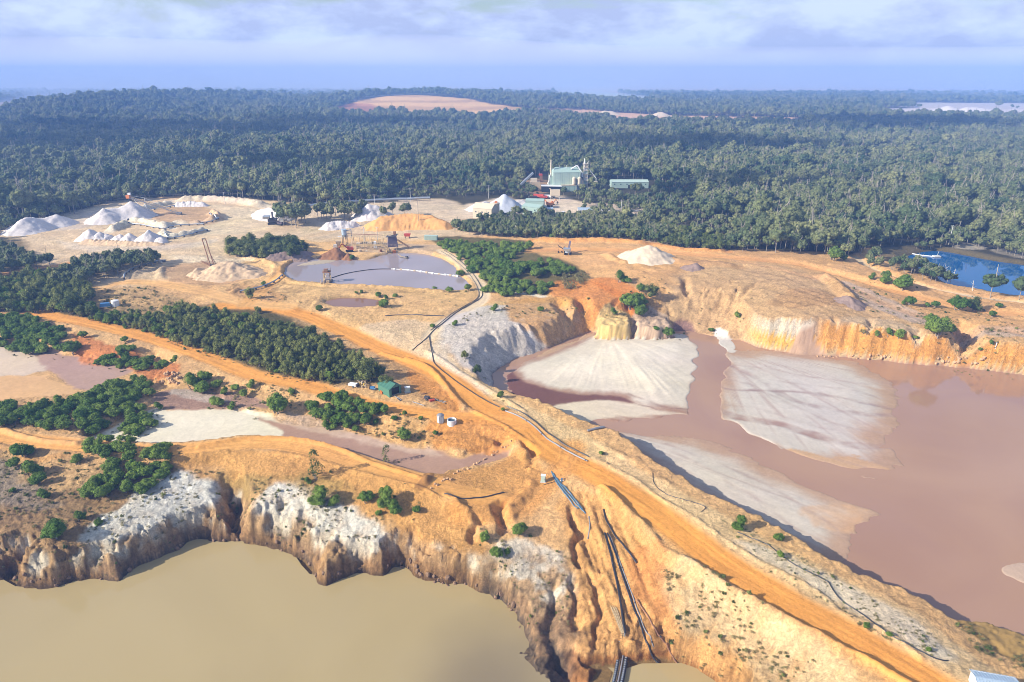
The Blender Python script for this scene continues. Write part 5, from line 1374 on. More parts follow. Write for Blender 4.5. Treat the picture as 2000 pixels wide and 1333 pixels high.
# ---- tufts and dead scrub on the open ground
tufts = []
for bx, by, br in PLACED:
    if by > 330 or abs(bx) > by: continue
    for _ in range(5):
        a_ = rngf.uniform(0, 6.28); r_ = br * rngf.uniform(.8, 1.7); x = bx + r_ * math.cos(a_); y = by + r_ * math.sin(a_); w = rngf.uniform(.35, 1.5)
        if gz(x, y) > LZ + 1: tufts.append((x, y, gz(x, y) - .06, w, w * rngf.uniform(.4, .8)))
for poly, z, n, s0, s1 in (([(-100,890),(150,910),(260,930),(430,930),(440,985),(300,1060),(120,1110),(-100,1110)], -5, 900, .35, 1.0),
    ([(440,935),(520,945),(700,985),(760,1050),(560,1020),(500,990),(450,990)], -4.5, 380, .3, .9), ([(430,1000),(470,1050),(455,1060)], -8, 40, .5, 1),
    ([(990,1060),(1120,1090),(1130,1200),(1040,1240),(960,1130)], -7, 160, .3, .7), ([(1290,1150),(1480,1200),(1600,1320),(1480,1400),(1330,1300)], -8, 420, .4, 1.1),
    ([(1450,1030),(1600,1110),(1830,1240),(1880,1320),(1700,1260),(1500,1140)], -.3, 260, .25, .7), ([(180,565),(300,560),(360,600),(220,612)], 3, 260, .5, 1.5),
    ([(480,560),(560,580),(600,600),(480,600)], 3, 80, .5, 1.2), ([(1230,540),(1500,580),(1400,620),(1280,600)], 6, 60, .5, 1.2), ([(1650,560),(2000,620),(2000,665),(1700,640)], 4, 200, .5, 1.4),
    ([(600,805),(700,805),(830,835),(840,865),(700,838)], -1.5, 170, .4, 1.2), ([(420,750),(580,765),(590,800),(480,800)], -1.5, 120, .5, 1.3), ([(860,600),(1150,595),(1150,625),(900,640)], 1, 90, .5, 1.2),
    ([(1780,640),(1990,660),(1990,710),(1850,700)], 2, 120, .5, 1.3), ([(1850,1225),(2000,1262),(2000,1333),(1900,1290)], -4, 160, .3, .8)):
    L = ats(poly, z); lo = L.min(0); hi = L.max(0)
    q = rngf.uniform(lo, hi, (n * 3, 2)); q = q[inside(q[:, 0], q[:, 1], L)][:n]
    for x, y in q:
        if pn(np.array([x / 7]), np.array([y / 7]), 31)[0] < -.15: continue
        jj = int(np.searchsorted(ys, y)) - 1; kk = int((x / (1 + 12 / ys[jj]) / ys[jj] + .98) / 1.96 * (NX - 1))
        if CLSG[jj, kk] == 1 or gz(x, y) < LZ + .8: continue
        w = rngf.uniform(s0, s1) * 1.45; tufts.append((x, y, gz(x, y) - .05, w, w * rngf.uniform(.5, .9)))
mass("grass_tufts", tufts, BUSH['dry'] + BUSH['dry'] + BUSH['shrub'][:1], "dry tufts and heath on the open ground")
# ------------------------------------------------------------------ builders for made things
class G:
    def __init__(s): s.v = []; s.f = []
    def add(s, v, f):
        o = len(s.v); s.v += [tuple(map(float, p)) for p in v]; s.f += [tuple(i + o for i in q) for q in f]; return s
    def box(s, c, d, rz=0.0, taper=1.0):
        x, y, z = d[0] / 2, d[1] / 2, d[2] / 2; ca, sa = math.cos(rz), math.sin(rz); V = []
        for k in (-1, 1):
            t = taper if k > 0 else 1
            for a, b in ((-x, -y), (x, -y), (x, y), (-x, y)):
                a *= t; b *= t
                V.append((c[0] + a * ca - b * sa, c[1] + a * sa + b * ca, c[2] + k * z))
        return s.add(V, [(3, 2, 1, 0), (4, 5, 6, 7), (0, 1, 5, 4), (1, 2, 6, 5), (2, 3, 7, 6), (3, 0, 4, 7)])
    def beam(s, a, b, w, h=None):
        a = Vector(a); b = Vector(b); h = h or w; d = (b - a).normalized()
        u = d.cross(Vector((0, 0, 1))); u = Vector((1, 0, 0)) if u.length < 1e-3 else u.normalized(); n = u.cross(d)
        V = [p + u * (w / 2 * i) + n * (h / 2 * j) for p in (a, b) for i, j in ((-1, -1), (1, -1), (1, 1), (-1, 1))]
        return s.add(V, [(3, 2, 1, 0), (4, 5, 6, 7), (0, 1, 5, 4), (1, 2, 6, 5), (2, 3, 7, 6), (3, 0, 4, 7)])
    def cyl(s, a, b, r, n=12, r2=None, caps=True):
        a = Vector(a); b = Vector(b); r2 = r if r2 is None else r2; d = (b - a).normalized()
        u = d.orthogonal().normalized(); w = d.cross(u)
        V = [p + (u * math.cos(6.28318 * i / n) + w * math.sin(6.28318 * i / n)) * q for p, q in ((a, r), (b, r2)) for i in range(n)]
        F = [(i, (i + 1) % n, n + (i + 1) % n, n + i) for i in range(n)]
        if caps: F += [tuple(range(n - 1, -1, -1)), tuple(range(n, 2 * n))]
        return s.add(V, F)
    def lathe(s, c, prof, n=16):
        V = [(c[0] + r * math.cos(6.28318 * i / n), c[1] + r * math.sin(6.28318 * i / n), c[2] + z) for r, z in prof for i in range(n)]
        F = [(k * n + i, k * n + (i + 1) % n, (k + 1) * n + (i + 1) % n, (k + 1) * n + i) for k in range(len(prof) - 1) for i in range(n)]
        return s.add(V, F)
    def poly(s, P): return s.add(P, [tuple(range(len(P)))])
    def slab(s, P, t):
        """a flat outline with thickness t along its normal"""
        P = [Vector(p) for p in P]; n = (P[1] - P[0]).cross(P[2] - P[0]).normalized() * t; m = len(P)
        return s.add(P + [p - n for p in P], [tuple(range(m)), tuple(range(2 * m - 1, m - 1, -1))] + [(i, m + i, m + (i + 1) % m, (i + 1) % m) for i in range(m)])
    def tube(s, P, r, n=6):
        P = [Vector(p) for p in P]; m = len(P); V = []
        for i, p in enumerate(P):
            d = (P[min(i + 1, m - 1)] - P[max(i - 1, 0)]).normalized()
            u = d.cross(Vector((0, 0, 1))); u = Vector((1, 0, 0)) if u.length < 1e-3 else u.normalized(); w = u.cross(d)
            V += [p + (u * math.cos(6.28318 * k / n) + w * math.sin(6.28318 * k / n)) * r for k in range(n)]
        F = [(i * n + k, i * n + (k + 1) % n, (i + 1) * n + (k + 1) % n, (i + 1) * n + k) for i in range(m - 1) for k in range(n)]
        F += [tuple(range(n - 1, -1, -1)), tuple((m - 1) * n + k for k in range(n))]
        return s.add(V, F)
    def truss(s, a, b, w, h, n, r=.08, brace=True):
        """box truss between a and b"""
        a = Vector(a); b = Vector(b); d = (b - a).normalized(); u = d.cross(Vector((0, 0, 1))).normalized(); q = u.cross(d)
        C = [u * (i * w / 2) + q * (j * h) for i, j in ((-1, 0), (1, 0), (1, 1), (-1, 1))]
        for c in C: s.beam(a + c, b + c, r * 1.5)
        for k in range(n + 1):
            p = a.lerp(b, k / n)
            for i in range(4): s.beam(p + C[i], p + C[(i + 1) % 4], r)
            if k < n and brace:
                p2 = a.lerp(b, (k + 1) / n)
                s.beam(p + C[0], p2 + C[3], r); s.beam(p + C[1], p2 + C[2], r)
        return s
    def build(s, name, mat, parent=None, origin=None):
        me = bpy.data.meshes.new(name)
        v = s.v if origin is None else [(a - origin[0], b - origin[1], c - origin[2]) for a, b, c in s.v]
        me.from_pydata(v, [], s.f); me.update()
        bm = bmesh.new(); bm.from_mesh(me); bmesh.ops.recalc_face_normals(bm, faces=bm.faces[:]); bm.to_mesh(me); bm.free()
        me.materials.append(mat)
        o = bpy.data.objects.new(name, me); sc.collection.objects.link(o)
        if parent is not None: o.parent = parent
        if origin is not None: o.location = origin
        return o
def thing(name, label, cat, loc, rz=0.0, group=None):
    e = bpy.data.objects.new(name, None); sc.collection.objects.link(e); e.location = loc; e.rotation_euler = (0, 0, rz); e.empty_display_size = 1
    tagp(e, label, cat, group); return e
def copy_tree(o, parent=None):
    c = o.copy(); sc.collection.objects.link(c)
    if parent is not None: c.parent = parent
    for ch in [q for q in bpy.data.objects if q.parent == o]: copy_tree(ch, c)
    return c
def lin(r, g, b): return tuple(srgb(r, g, b))
M = {k: simple(k, c, r, m_, n_) for k, c, r, m_, n_ in (
    ('green_steel', (.065, .19, .13), .55, 0, .1), ('pale_green', (.40, .50, .42), .6, 0, .08), ('works_green', (.32, .43, .37), .6, 0, .1), ('white_paint', (.72, .72, .70), .5, 0, .08), ('cream', (.60, .50, .36), .7, 0, .1),
    ('concrete', (.50, .47, .43), .85, 0, .15), ('zinc', (.42, .45, .47), .4, .5, .12), ('dark_steel', (.06, .055, .06), .6, .2, .2), ('rust', (.26, .13, .07), .85, 0, .3), ('ochre_steel', (.42, .30, .14), .75, 0, .25),
    ('tan_steel', (.50, .38, .24), .75, 0, .25), ('red_paint', (.50, .07, .04), .5, 0, .1), ('orange_paint', (.62, .20, .05), .5, 0, .1), ('yellow_paint', (.62, .42, .08), .5, 0, .15), ('blue_paint', (.05, .17, .36), .5, 0, .12),
    ('blue_pipe', (.07, .15, .22), .5, 0, .15), ('black_poly', (.022, .022, .026), .45, 0, .2), ('grey_poly', (.22, .22, .23), .5, 0, .15), ('rubber', (.02, .02, .02), .8, 0, .1), ('pole_wood', (.32, .27, .22), .85, 0, .2), ('pole_white', (.6, .58, .52), .8, 0, .15),
    ('glass', (.05, .08, .1), .1, 0, .05), ('interior', (.02, .022, .02), .9, 0, .1), ('wire', (.08, .08, .09), .6, 0, .05), ('roof_blue', (.40, .50, .58), .45, .2, .1), ('purple_steel', (.14, .11, .14), .6, .1, .2))}
def pile_material(name, col, var=.14):
    m, t, b = newmat(name)
    geo = N("ShaderNodeNewGeometry", t)
    n1 = N("ShaderNodeTexNoise", t); n1.inputs['Scale'].default_value = .8; n1.inputs['Detail'].default_value = 6; n1.inputs['Roughness'].default_value = .7
    t.links.new(geo.outputs['Position'], n1.inputs['Vector'])
    r = N("ShaderNodeMapRange", t); r.inputs['From Min'].default_value = .3; r.inputs['From Max'].default_value = .7; r.inputs['To Min'].default_value = 1 - var; r.inputs['To Max'].default_value = 1 + var
    t.links.new(n1.outputs['Fac'], r.inputs['Value'])
    vm = N("ShaderNodeVectorMath", t, operation='SCALE'); vm.inputs[0].default_value = tuple(col); t.links.new(r.outputs[0], vm.inputs['Scale']); t.links.new(vm.outputs[0], b.inputs['Base Color'])
    b.inputs['Roughness'].default_value = .95; b.inputs['Specular IOR Level'].default_value = .1
    bp = N("ShaderNodeBump", t); bp.inputs['Strength'].default_value = .5; bp.inputs['Distance'].default_value = .4; t.links.new(n1.outputs['Fac'], bp.inputs['Height']); t.links.new(bp.outputs[0], b.inputs['Normal'])
    return m
PM_ = {'white': pile_material('washed_sand', alb(226,216,208)), 'cream': pile_material('cream_sand', alb(226,204,174)), 'orange': pile_material('orange_fill', alb(228,170,104)), 'brown': pile_material('brown_fines', alb(150,108,76), .25), 'grey': pile_material('grey_spoil', alb(150,128,116), .25),
       'blue': pile_material('pale_blue_grey_sand', alb(196,200,208)), 'tan': pile_material('tan_sand', alb(212,182,146), .2)}
def heap(name, ridge, slope, mat, label, cat="stockpile", group=None, rilling=.9, res=None, z0=None):
    """ridge: (u, v of the ground under the crest, height in metres)"""
    P = np.array([(*spot(u, v)[:2], h) for u, v, h in ridge]); 
    base = gz(P[0, 0], P[0, 1]) if z0 is None else z0
    hm = P[:, 2].max(); m = hm / slope + 3
    lo = P[:, :2].min(0) - m; hi = P[:, :2].max(0) + m
    res = res or max(.55, hm / 9)
    nx = int((hi[0] - lo[0]) / res) + 2; ny = int((hi[1] - lo[1]) / res) + 2
    gx, gy = np.meshgrid(np.linspace(lo[0], hi[0], nx), np.linspace(lo[1], hi[1], ny)); x = gx.ravel(); y = gy.ravel()
    xw = x + 1.9 * fbm(x, y, 6, 4, 911); yw = y + 1.9 * fbm(x, y, 6, 4, 917)
    H = np.full(x.shape, -9.0)
    L = smooth_line(P, False, 6) if len(P) > 1 else P
    for a, b, h in L:
        d = np.hypot(xw - a, yw - b); th = np.arctan2(y - b, x - a)
        H = np.maximum(H, h - slope * d * (1 + .10 * rilling * pn(th * 7, d / 9, 913) + .05 * rilling * pn(th * 17, d / 7, 914)))
    H += rilling * .8 * fbm(x, y, 3.2, 3, 921) * sm(0, 2, H) + .12 * pn(x / 1.1, y / 1.1, 5)
    g = gza(x, y); top = np.maximum(base + H, g - .4)
    ok = (base + H > g - .35)
    V = np.stack([x, y, top], 1); idx = np.arange(len(x)).reshape(ny, nx)
    F = np.stack([idx[:-1, :-1], idx[:-1, 1:], idx[1:, 1:], idx[1:, :-1]], -1).reshape(-1, 4)
    F = F[ok[F].any(1)]
    used, inv = np.unique(F, return_inverse=True); F = inv.reshape(F.shape)
    o0 = (P[0, 0], P[0, 1], base)
    me = bpy.data.meshes.new(name); me.from_pydata((V[used] - np.array(o0)).tolist(), [], F.tolist()); me.materials.append(PM_[mat]); me.update()
    for p in me.polygons: p.use_smooth = True
    o = bpy.data.objects.new(name, me); o.location = o0; sc.collection.objects.link(o); tagp(o, label, cat, group); return o

# ------------------------------------------------------------------ stockpiles
heap("sand_stockpile", [(30,458,4),(55,451,9),(85,444,6.5),(115,439,7.5),(132,434,3)], .62, 'white', "long white sand ridge at the far left, against the forest")
heap("sand_stockpile", [(206,432,9),(222,429,8),(240,426,8.5),(261,422,11.5)], .72, 'white', "white sand ridge under the head of the long stacker")
cones = [(165,466,3,"low white cone at the left end of the row of cones"),(178,467,6.5,"sharp white cone, tallest of the left half of the row"),(196,468,5,"second white cone in the row, leaning on the sharp one"),(209,468,4,"third white cone in the row"),(235,470,4.2,"fourth white cone in the row, low and rounded"),(254,471,5.2,"fifth white cone in the row, grey on its right side"),(293,471,7,"broad white cone at the right end of the row"),(314,474,3.4,"small heap leaning on the broad cone at the right end of the row")]
for u, v, h, lb in cones: heap("sand_cone", [(u, v, h)], .72, 'white', lb, "stockpile", "row of dumped sand cones")
heap("spoil_heap", [(170,474,2.2),(215,476,2.4),(260,478,2.6),(310,478,2.2)], .5, 'tan', "low pinkish skirt of dumped sand in front of the row of cones")
heap("sand_stockpile", [(350,403,3.6),(378,402,3.8),(398,403,3)], .8, 'white', "flat topped white bank at the back of the sand yard")
heap("sand_stockpile", [(505,420,3.5),(528,424,7),(548,428,6)], .6, 'white', "white heap with a grey machine in front, left of the tree stand")
heap("sand_stockpile", [(640,447,4.6),(660,446,5),(690,443,4)], .8, 'white', "white rilled heap behind the wash plant yard")
heap("sand_stockpile", [(722,424,9.5),(738,423,8)], .7, 'white', "tall white heap behind the orange fill bank")
heap("fill_bank", [(745,444,7.5),(790,441,8.5),(835,441,8),(868,445,5)], .62, 'orange', "wide orange fill bank behind the wash plant", "earth bank")
heap("sand_stockpile", [(390,536,3.5),(405,533,3)], .6, 'tan', "small tan heap under the leaning conveyor", "stockpile")
heap("sand_stockpile", [(426,538,3),(442,534,6.5),(470,535,4.6),(500,538,2.6)], .42, 'tan', "large cream cone spilling right from the leaning conveyor", rilling=1.5)
heap("fines_heap", [(640,503,3.5),(655,502,5.5),(665,503,4)], .75, 'brown', "dark brown heap between pond and red excavator")
heap("fines_heap", [(682,505,3)], .75, 'brown', "small brown heap right of the dark brown one by the pond")
heap("spoil_ridge", [(530,508,3.2),(560,504,4),(590,501,3.5),(606,497,2)], .7, 'grey', "grey spoil ridge at the foot of the dark grove")
heap("sand_stockpile", [(985,412,13)], .75, 'blue', "tall bluish white cone behind the cream silo")
heap("sand_stockpile", [(1010,402,4),(1022,401,4)], .6, 'white', "low white heap right of the bluish cone")
heap("sand_stockpile", [(1010,417,3.5)], .6, 'cream', "small cream heap left of the green sheds")
heap("sand_stockpile", [(930,410,5),(950,405,5)], .6, 'white', "white heap behind the cream building")
heap("sand_stockpile", [(1240,507,4.5),(1262,505,7.5),(1280,506,6)], .50, 'cream', "broad pale sand cone alone on the clearing below the forest")
heap("spoil_heap", [(1355,523,2.6)], .5, 'grey', "small grey heap right of the broad pale sand cone")
heap("spoil_heap", [(1655,590,3)], .5, 'grey', "dark lumpy heap on top of the far spoil mound")
heap("sand_stockpile", [(1850,218,16)], .35, 'white', "far white cone beyond the forest, left of the ridge", res=4)
heap("sand_stockpile", [(1885,219,13),(1905,219,13),(1925,219,9)], .35, 'white', "far white ridge beyond the forest at the right", res=4)
heap("sand_stockpile", [(1180,224,10),(1195,224,9)], .4, 'cream', "far pale heap beyond the forest right of the distant quarry", res=4)
heap("sand_stockpile", [(1285,227,9),(1292,227,10)], .4, 'cream', "far pale heap, second one right of the distant quarry", res=4)

# ------------------------------------------------------------------ pipes, hoses, cables
def along(pts, lift=.2, n=6, zs=None):
    """points on the ground under a surveyed line"""
    Q = [spot(u, v) for u, v in [p[:2] for p in pts]]
    L = smooth_line([(q.x, q.y, q.z) for q in Q], False, n)
    return [Vector((a, b, max(gz(a, b), c if zs else -99) + lift)) for a, b, c in L]
def pipe(name, pts, r, mat, label, cat="pipe", lift=None, joints=0, group=None, jm='dark_steel', n=6, off=0.0, sag=None):
    L = along(pts, r if lift is None else lift, n)
    if sag:   # spans small hollows instead of dipping into each one
        z = np.array([p.z for p in L]); k = np.ones(5) / 5; z2 = np.convolve(np.pad(z, 2, 'edge'), k, 'valid'); L = [Vector((p.x, p.y, max(a, b))) for p, a, b in zip(L, z, z2)]
    if off: L = [p + Vector((off, off * .4, 0)) for p in L]
    e = thing(name, label, cat, L[0], 0, group)
    G().tube([p - L[0] for p in L], r).build("pipe_run", M[mat], e)
    if joints:
        acc = 0
        for i in range(1, len(L)):
            acc += (L[i] - L[i - 1]).length
            if acc > joints:
                acc = 0; d = (L[i] - L[i - 1]).normalized() * .18
                G().cyl(L[i] - L[0] - d, L[i] - L[0] + d, r * 1.25, 8).build("joint", M[jm], e)
    return e
MAIN = [(868,490),(885,500),(903,514),(921,532),(935,552),(942,570),(938,583),(915,597),(890,612),(865,632),(848,645),(838,656),(825,668),(805,686)]
pipe("slurry_pipe", MAIN, .14, 'black_poly', "black pipeline curving from the lilac pond down to the pale saddle", "pipeline", joints=12, sag=1)
pipe("slurry_pipe", [(u - 7, v + 1) for u, v in MAIN[:11]], .10, 'dark_steel', "second thinner pipeline beside the black one round the lilac pond", "pipeline", joints=12, sag=1)
pipe("slurry_pipe", [(838,657),(841,675),(845,698),(850,712),(868,728),(900,752),(940,778),(975,796)], .15, 'black_poly', "black pipeline dropping off the pale saddle to the haul road", "pipeline", joints=10, sag=1)
SH = [(990,795),(1018,806),(1045,824),(1070,848),(1095,864),(1120,878),(1150,893)]
pipe("slurry_pipe", SH, .17, 'black_poly', "dark pipe pair by the road shoulder, the one nearer the pit", "pipeline", joints=9, sag=1)
pipe("slurry_pipe", [(u - 3, v + 9) for u, v in SH], .22, 'grey_poly', "dark pipe pair by the road shoulder, the one nearer the road", "pipeline", joints=9, sag=1)
pipe("poly_pipe", [(752,618),(790,616),(830,617),(868,618)], .18, 'dark_steel', "thin pipe lying straight across sand above the haul road")
pipe("power_cable", [(1440,1040),(1480,1056),(1505,1068),(1535,1092),(1570,1114),(1604,1130),(1618,1138),(1625,1150),(1640,1170),(1680,1198),(1722,1228),(1745,1245),(1780,1263),(1830,1288),(1852,1291)], .11, 'black_poly', "thin black cable wandering down the pale strip beside the haul road", "cable")
pipe("power_cable", [(1275,925),(1278,945),(1300,965),(1330,975),(1365,985),(1378,992),(1370,1000)], .08, 'black_poly', "looped black cable on the shoulder above the tailings", "cable")
pipe("poly_pipe", [(868,966),(905,975),(945,972),(985,963)], .16, 'dark_steel', "dark curved pipe on the orange fill platform")
pipe("discharge_pipe", [(1148,843),(1160,840),(1180,836)], .35, 'grey_poly', "grey discharge pipe ending in the head of the mud stream")
# pump cutting: blue lines at the top, black lines down to the lake
for q, (pts, lb) in enumerate((([(1080,925),(1090,942),(1102,958),(1118,976),(1132,992),(1144,1004)], "blue pipe from the valve head, middle one"), ([(1087,935),(1096,947),(1110,960),(1124,978),(1138,996)], "blue pipe from the valve head, right one"), ([(1077,922),(1084,938),(1096,956),(1110,974),(1128,994)], "blue pipe from the valve head, left one"))):
    pipe("blue_pipe", pts, .17, 'blue_pipe', lb, joints=5, jm='blue_pipe')
for pts, r, mt, lb in (
    ([(1179,996),(1184,1018),(1196,1040),(1216,1064),(1243,1102)], .2, 'black_poly', "upper black pipe slanting across the orange batter"),
    ([(1181,1043),(1190,1075),(1198,1110),(1206,1145),(1212,1180),(1217,1215),(1221,1240)], .24, 'black_poly', "left black pipe running down the cutting to the walkway"),
    ([(1186,1043),(1203,1085),(1214,1120),(1228,1160),(1242,1200),(1256,1240),(1270,1272),(1291,1301)], .2, 'black_poly', "middle dark pipe ending in the lake water"),
    ([(1190,1046),(1207,1088),(1222,1130),(1236,1166),(1248,1200),(1262,1238),(1276,1266)], .13, 'grey_poly', "thin grey pipe beside the middle dark one"),
    ([(1243,1172),(1262,1200),(1282,1235),(1305,1270),(1328,1304)], .17, 'rust', "rusty right hand pipe ending in the lake water"),
    ([(1150,1010),(1152,1030),(1148,1055)], .15, 'grey_poly', "short grey pipe below the blue pipes")):
    pipe("suction_pipe", pts, r, mt, lb, joints=9, sag=1)
e = thing("hose_bundle", "bundle of yellow grey hoses lying down the cutting beside the walkway head", "hoses", spot(1197,1186))
for k in range(6):
    L = along([(1192 + k * 2.2, 1184 + (k % 2) * 4), (1200 + k * 1.8, 1205), (1209 + k * 1.6, 1228), (1215 + k * 1.2, 1243)], .12 + .08 * (k % 2))
    G().tube([p - e.location for p in L], .07).build("hose", M['tan_steel' if k % 2 else 'ochre_steel'], e)
# floating walkway with pipe
A = spot(1219, 1240) + Vector((0, 0, .3)); WL = LZ + .25
pts = [A] + [Vector((*at(u, v, WL + .5), WL + .5)) for u, v in ((1217,1272),(1213,1300),(1208,1325),(1202,1352),(1196,1385))]
e = thing("floating_walkway", "floating walkway on black floats carrying a pipe out onto the green brown lake", "walkway", pts[0])
L = [Vector(p) for p in smooth_line([tuple(p) for p in pts], False, 6)]
side = Vector((1, .12, 0))
for s_ in (-1, 1): G().tube([p - pts[0] + side * .42 * s_ for p in L], .07).build("rail", M['ochre_steel'], e)
G().tube([p - pts[0] + side * .1 + Vector((0, 0, .2)) for p in L], .16).build("pipe_run", M['grey_poly'], e)
for i in range(3, len(L), 1):
    p = L[i] - pts[0]
    for s_ in (-1, 1):
        G().box(p + side * .85 * s_ - Vector((0, 0, .15)), (.62, .5, .6), .1).build("float", M['black_poly'], e)
        G().box(p + side * .85 * s_ + Vector((-.1, 0, .175)), (.34, .34, .05), .1).build("cap", M['zinc'], e)
for i in range(0, len(L), 1):
    G().beam(L[i] - pts[0] - side * .9, L[i] - pts[0] + side * .9, .09).build("cross_tie", M['rust'], e)
# valve stand and cabinet by the cutting
e = thing("valve_stand", "blue valve head joining the blue pipes", "valve", spot(1097, 942))
G().cyl((0, 0, -.3), (0, 0, .9), .22, 10).build("body", M['blue_pipe'], e); G().cyl((-.5, 0, .5), (.5, 0, .5), .16, 10).build("flange", M['white_paint'], e); G().cyl((0, 0, 1.0), (0, 0, 1.06), .3, 12).build("handwheel", M['blue_paint'], e)
def cabinet(u, v, w, d, h, rz, label):
    e = thing("electrical_cabinet", label, "cabinet", spot(u, v), rz)
    G().box((0, 0, h / 2 + .1), (w, d, h)).build("housing", M['pale_green'], e)
    G().box((0, 0, .02), (w + .3, d + .3, .3)).build("plinth", M['concrete'], e)
    G().box((0, 0, h + .14), (w + .15, d + .15, .07)).build("roof", M['white_paint'], e)
    o = G().box((0, -d / 2 - .02, h / 2 + .1), (w * .86, .04, h * .88)).build("door", M['pale_green'], e)
    G().box((w * .3, -d / 2 - .06, h / 2), (.06, .05, .25)).build("handle", M['dark_steel'], o)
cabinet(1061, 941, 1.15, .9, 1.9, -.2, "pale green cabinet standing alone at the head of the pump cutting")
cabinet(796, 766, 1.7, 1.1, 1.7, .3, "pale green cabinet right of the green shed")
# tripod poles lying near the cabinet
G().tube([p - spot(1062,948) for p in along([(1062,948),(1085,941),(1105,935)], .1)], .06).build("fallen_pole", M['black_poly'], None, None).location = spot(1062,948)
tagp(bpy.data.objects["fallen_pole"], "thin black pole lying beside the lone pale green cabinet", "pole")

# ------------------------------------------------------------------ the green shed and its yard
e = thing("storage_shed", "green steel shed with a gable roof and an open dark doorway beside the orange road", "shed", spot(759, 768) + Vector((.3, 1.0, 0)), R(-46))
LN, WD, HT, RS = 6.6, 4.8, 2.7, 1.25
def shed(e, LN, WD, HT, RS, mw, mr_, door=True, ribs=True):
    l, w = LN / 2, WD / 2
    G().slab([(-l, -w, -.3), (l, -w, -.3), (l, -w, HT), (-l, -w, HT)], .08).build("wall", M[mw], e)
    G().slab([(l, w, -.3), (-l, w, -.3), (-l, w, HT), (l, w, HT)], .08).build("wall", M[mw], e)
    G().slab([(-l, w, -.3), (-l, -w, -.3), (-l, -w, HT), (-l, 0, HT + RS), (-l, w, HT)], .08).build("gable_wall", M[mw], e)
    if door:
        dw = w * .62; g = G()
        g.slab([(l, -w, -.3), (l, -dw, -.3), (l, -dw, HT), (l, -w, HT)], .08); g.slab([(l, dw, -.3), (l, w, -.3), (l, w, HT), (l, dw, HT)], .08)
        g.slab([(l, -w, HT), (l, w, HT), (l, 0, HT + RS)], .08)
        g.build("gable_wall", M[mw], e)
        G().box((l - .2, -dw + .04, HT / 2), (.12, .1, HT)).build("door_frame", M['dark_steel'], e)
        G().box((l - .5, 0, .05), (LN * .1, dw * 1.8, .06)).build("threshold", M['concrete'], e)
    else:
        G().slab([(l, -w, -.3), (l, w, -.3), (l, w, HT), (l, 0, HT + RS), (l, -w, HT)], .08).build("gable_wall", M[mw], e)
    for s_ in (-1, 1):
        a = (-l - .2, s_ * (w + .25), HT - .12); b = (l + .2, s_ * (w + .25), HT - .12); c = (l + .2, 0, HT + RS + .05); d = (-l - .2, 0, HT + RS + .05)
        rf = G().slab([a, b, c, d] if s_ < 0 else [b, a, d, c], .06).build("roof", M[mr_], e)
        if ribs:
            g = G(); n = int(LN / .45)
            for k in range(n + 1):
                t = -l - .2 + (LN + .4) * k / n
                g.beam((t, s_ * (w + .25), HT - .07), (t, 0, HT + RS + .10), .05, .05)
            g.build("roof_ribs", M[mr_], rf)
    G().beam((-l - .2, 0, HT + RS + .1), (l + .2, 0, HT + RS + .1), .3, .06).build("ridge_cap", M[mr_], e)
shed(e, LN, WD, HT, RS, 'green_steel', 'green_steel')
G().box((0, 0, HT * .45), (LN - .6, WD - .5, HT * .85)).build("dark_infill", M['interior'], e)  # near-black block stands in for the shade inside the open doorway
def drum(u, v, mat, label, group=None):
    o = G().lathe((0, 0, 0), [(.0, 0), (.3, 0), (.3, .3), (.32, .32), (.3, .34), (.3, .6), (.32, .62), (.3, .64), (.3, .92), (0, .92)], 12).build("drum", M[mat], None); o.location = spot(u, v); tagp(o, label, "drum", group)
for k, (u, v, m_, lb) in enumerate(((703,753,'yellow_paint',"yellow drum nearest the white tray trailer"),(707,750,'cream',"cream drum behind the yellow ones left of the shed"),(711,754,'yellow_paint',"second yellow drum left of the shed"),(714,757,'cream',"cream drum in front of the yellow ones left of the shed"),(708,758,'tan_steel',"dull tan drum foremost of the drums left of the shed"),(744,768,'orange_paint',"orange drum at the corner of the green shed"),(746,770,'orange_paint',"orange drum in front of another at the green shed corner"))): drum(u, v, m_, lb)
e = thing("crate_pile", "untidy pile of yellowish timber offcuts between trailer and drums", "timber pile", spot(706, 748))
for k in range(16):
    a = rnd.uniform(0, 3.1); p = Vector((rnd.uniform(-1.6, 1.6), rnd.uniform(-1, 1), .15 + .12 * (k % 5)))
    d = Vector((math.cos(a), math.sin(a), rnd.uniform(-.1, .2))) * rnd.uniform(.5, 1.0)
    G().beam(p - d, p + d, .16, .12).build("plank", M['tan_steel' if k % 3 else 'cream'], e)
e = thing("tray_trailer", "white tray trailer parked left of the drums by the thicket", "trailer", spot(690, 756), R(-20))
G().box((0, 0, .95), (3.0, 1.6, .7)).build("tray", M['white_paint'], e); G().beam((-1.5, 0, .6), (-2.6, 0, .5), .12).build("drawbar", M['dark_steel'], e)
G().box((1.7, 0, .9), (.5, 1.5, .9)).build("tail_board", M['dark_steel'], e)
for s_ in (-1, 1):
    w = G().cyl((.5, s_ * .75, .36), (.5, s_ * .95, .36), .36, 12).build("wheel", M['rubber'], e); G().cyl((.5, s_ * .94, .36), (.5, s_ * .98, .36), .18, 10).build("rim", M['zinc'], w)
e = thing("diesel_pump", "blue diesel pump on a skid between drums and green shed", "pump", spot(728, 761), R(-15))
G().box((0, 0, .65), (1.5, .8, .8)).build("engine", M['blue_paint'], e); G().box((0, 0, .15), (2.4, 1.0, .16)).build("skid", M['dark_steel'], e)
G().cyl((.8, -.2, .5), (1.3, -.2, .5), .38, 12).build("pump_casing", M['blue_pipe'], e); G().cyl((-.4, .2, 1.05), (-.4, .2, 1.6), .07, 8).build("exhaust", M['rust'], e); G().box((-.95, 0, .7), (.3, .8, .7)).build("radiator", M['dark_steel'], e)
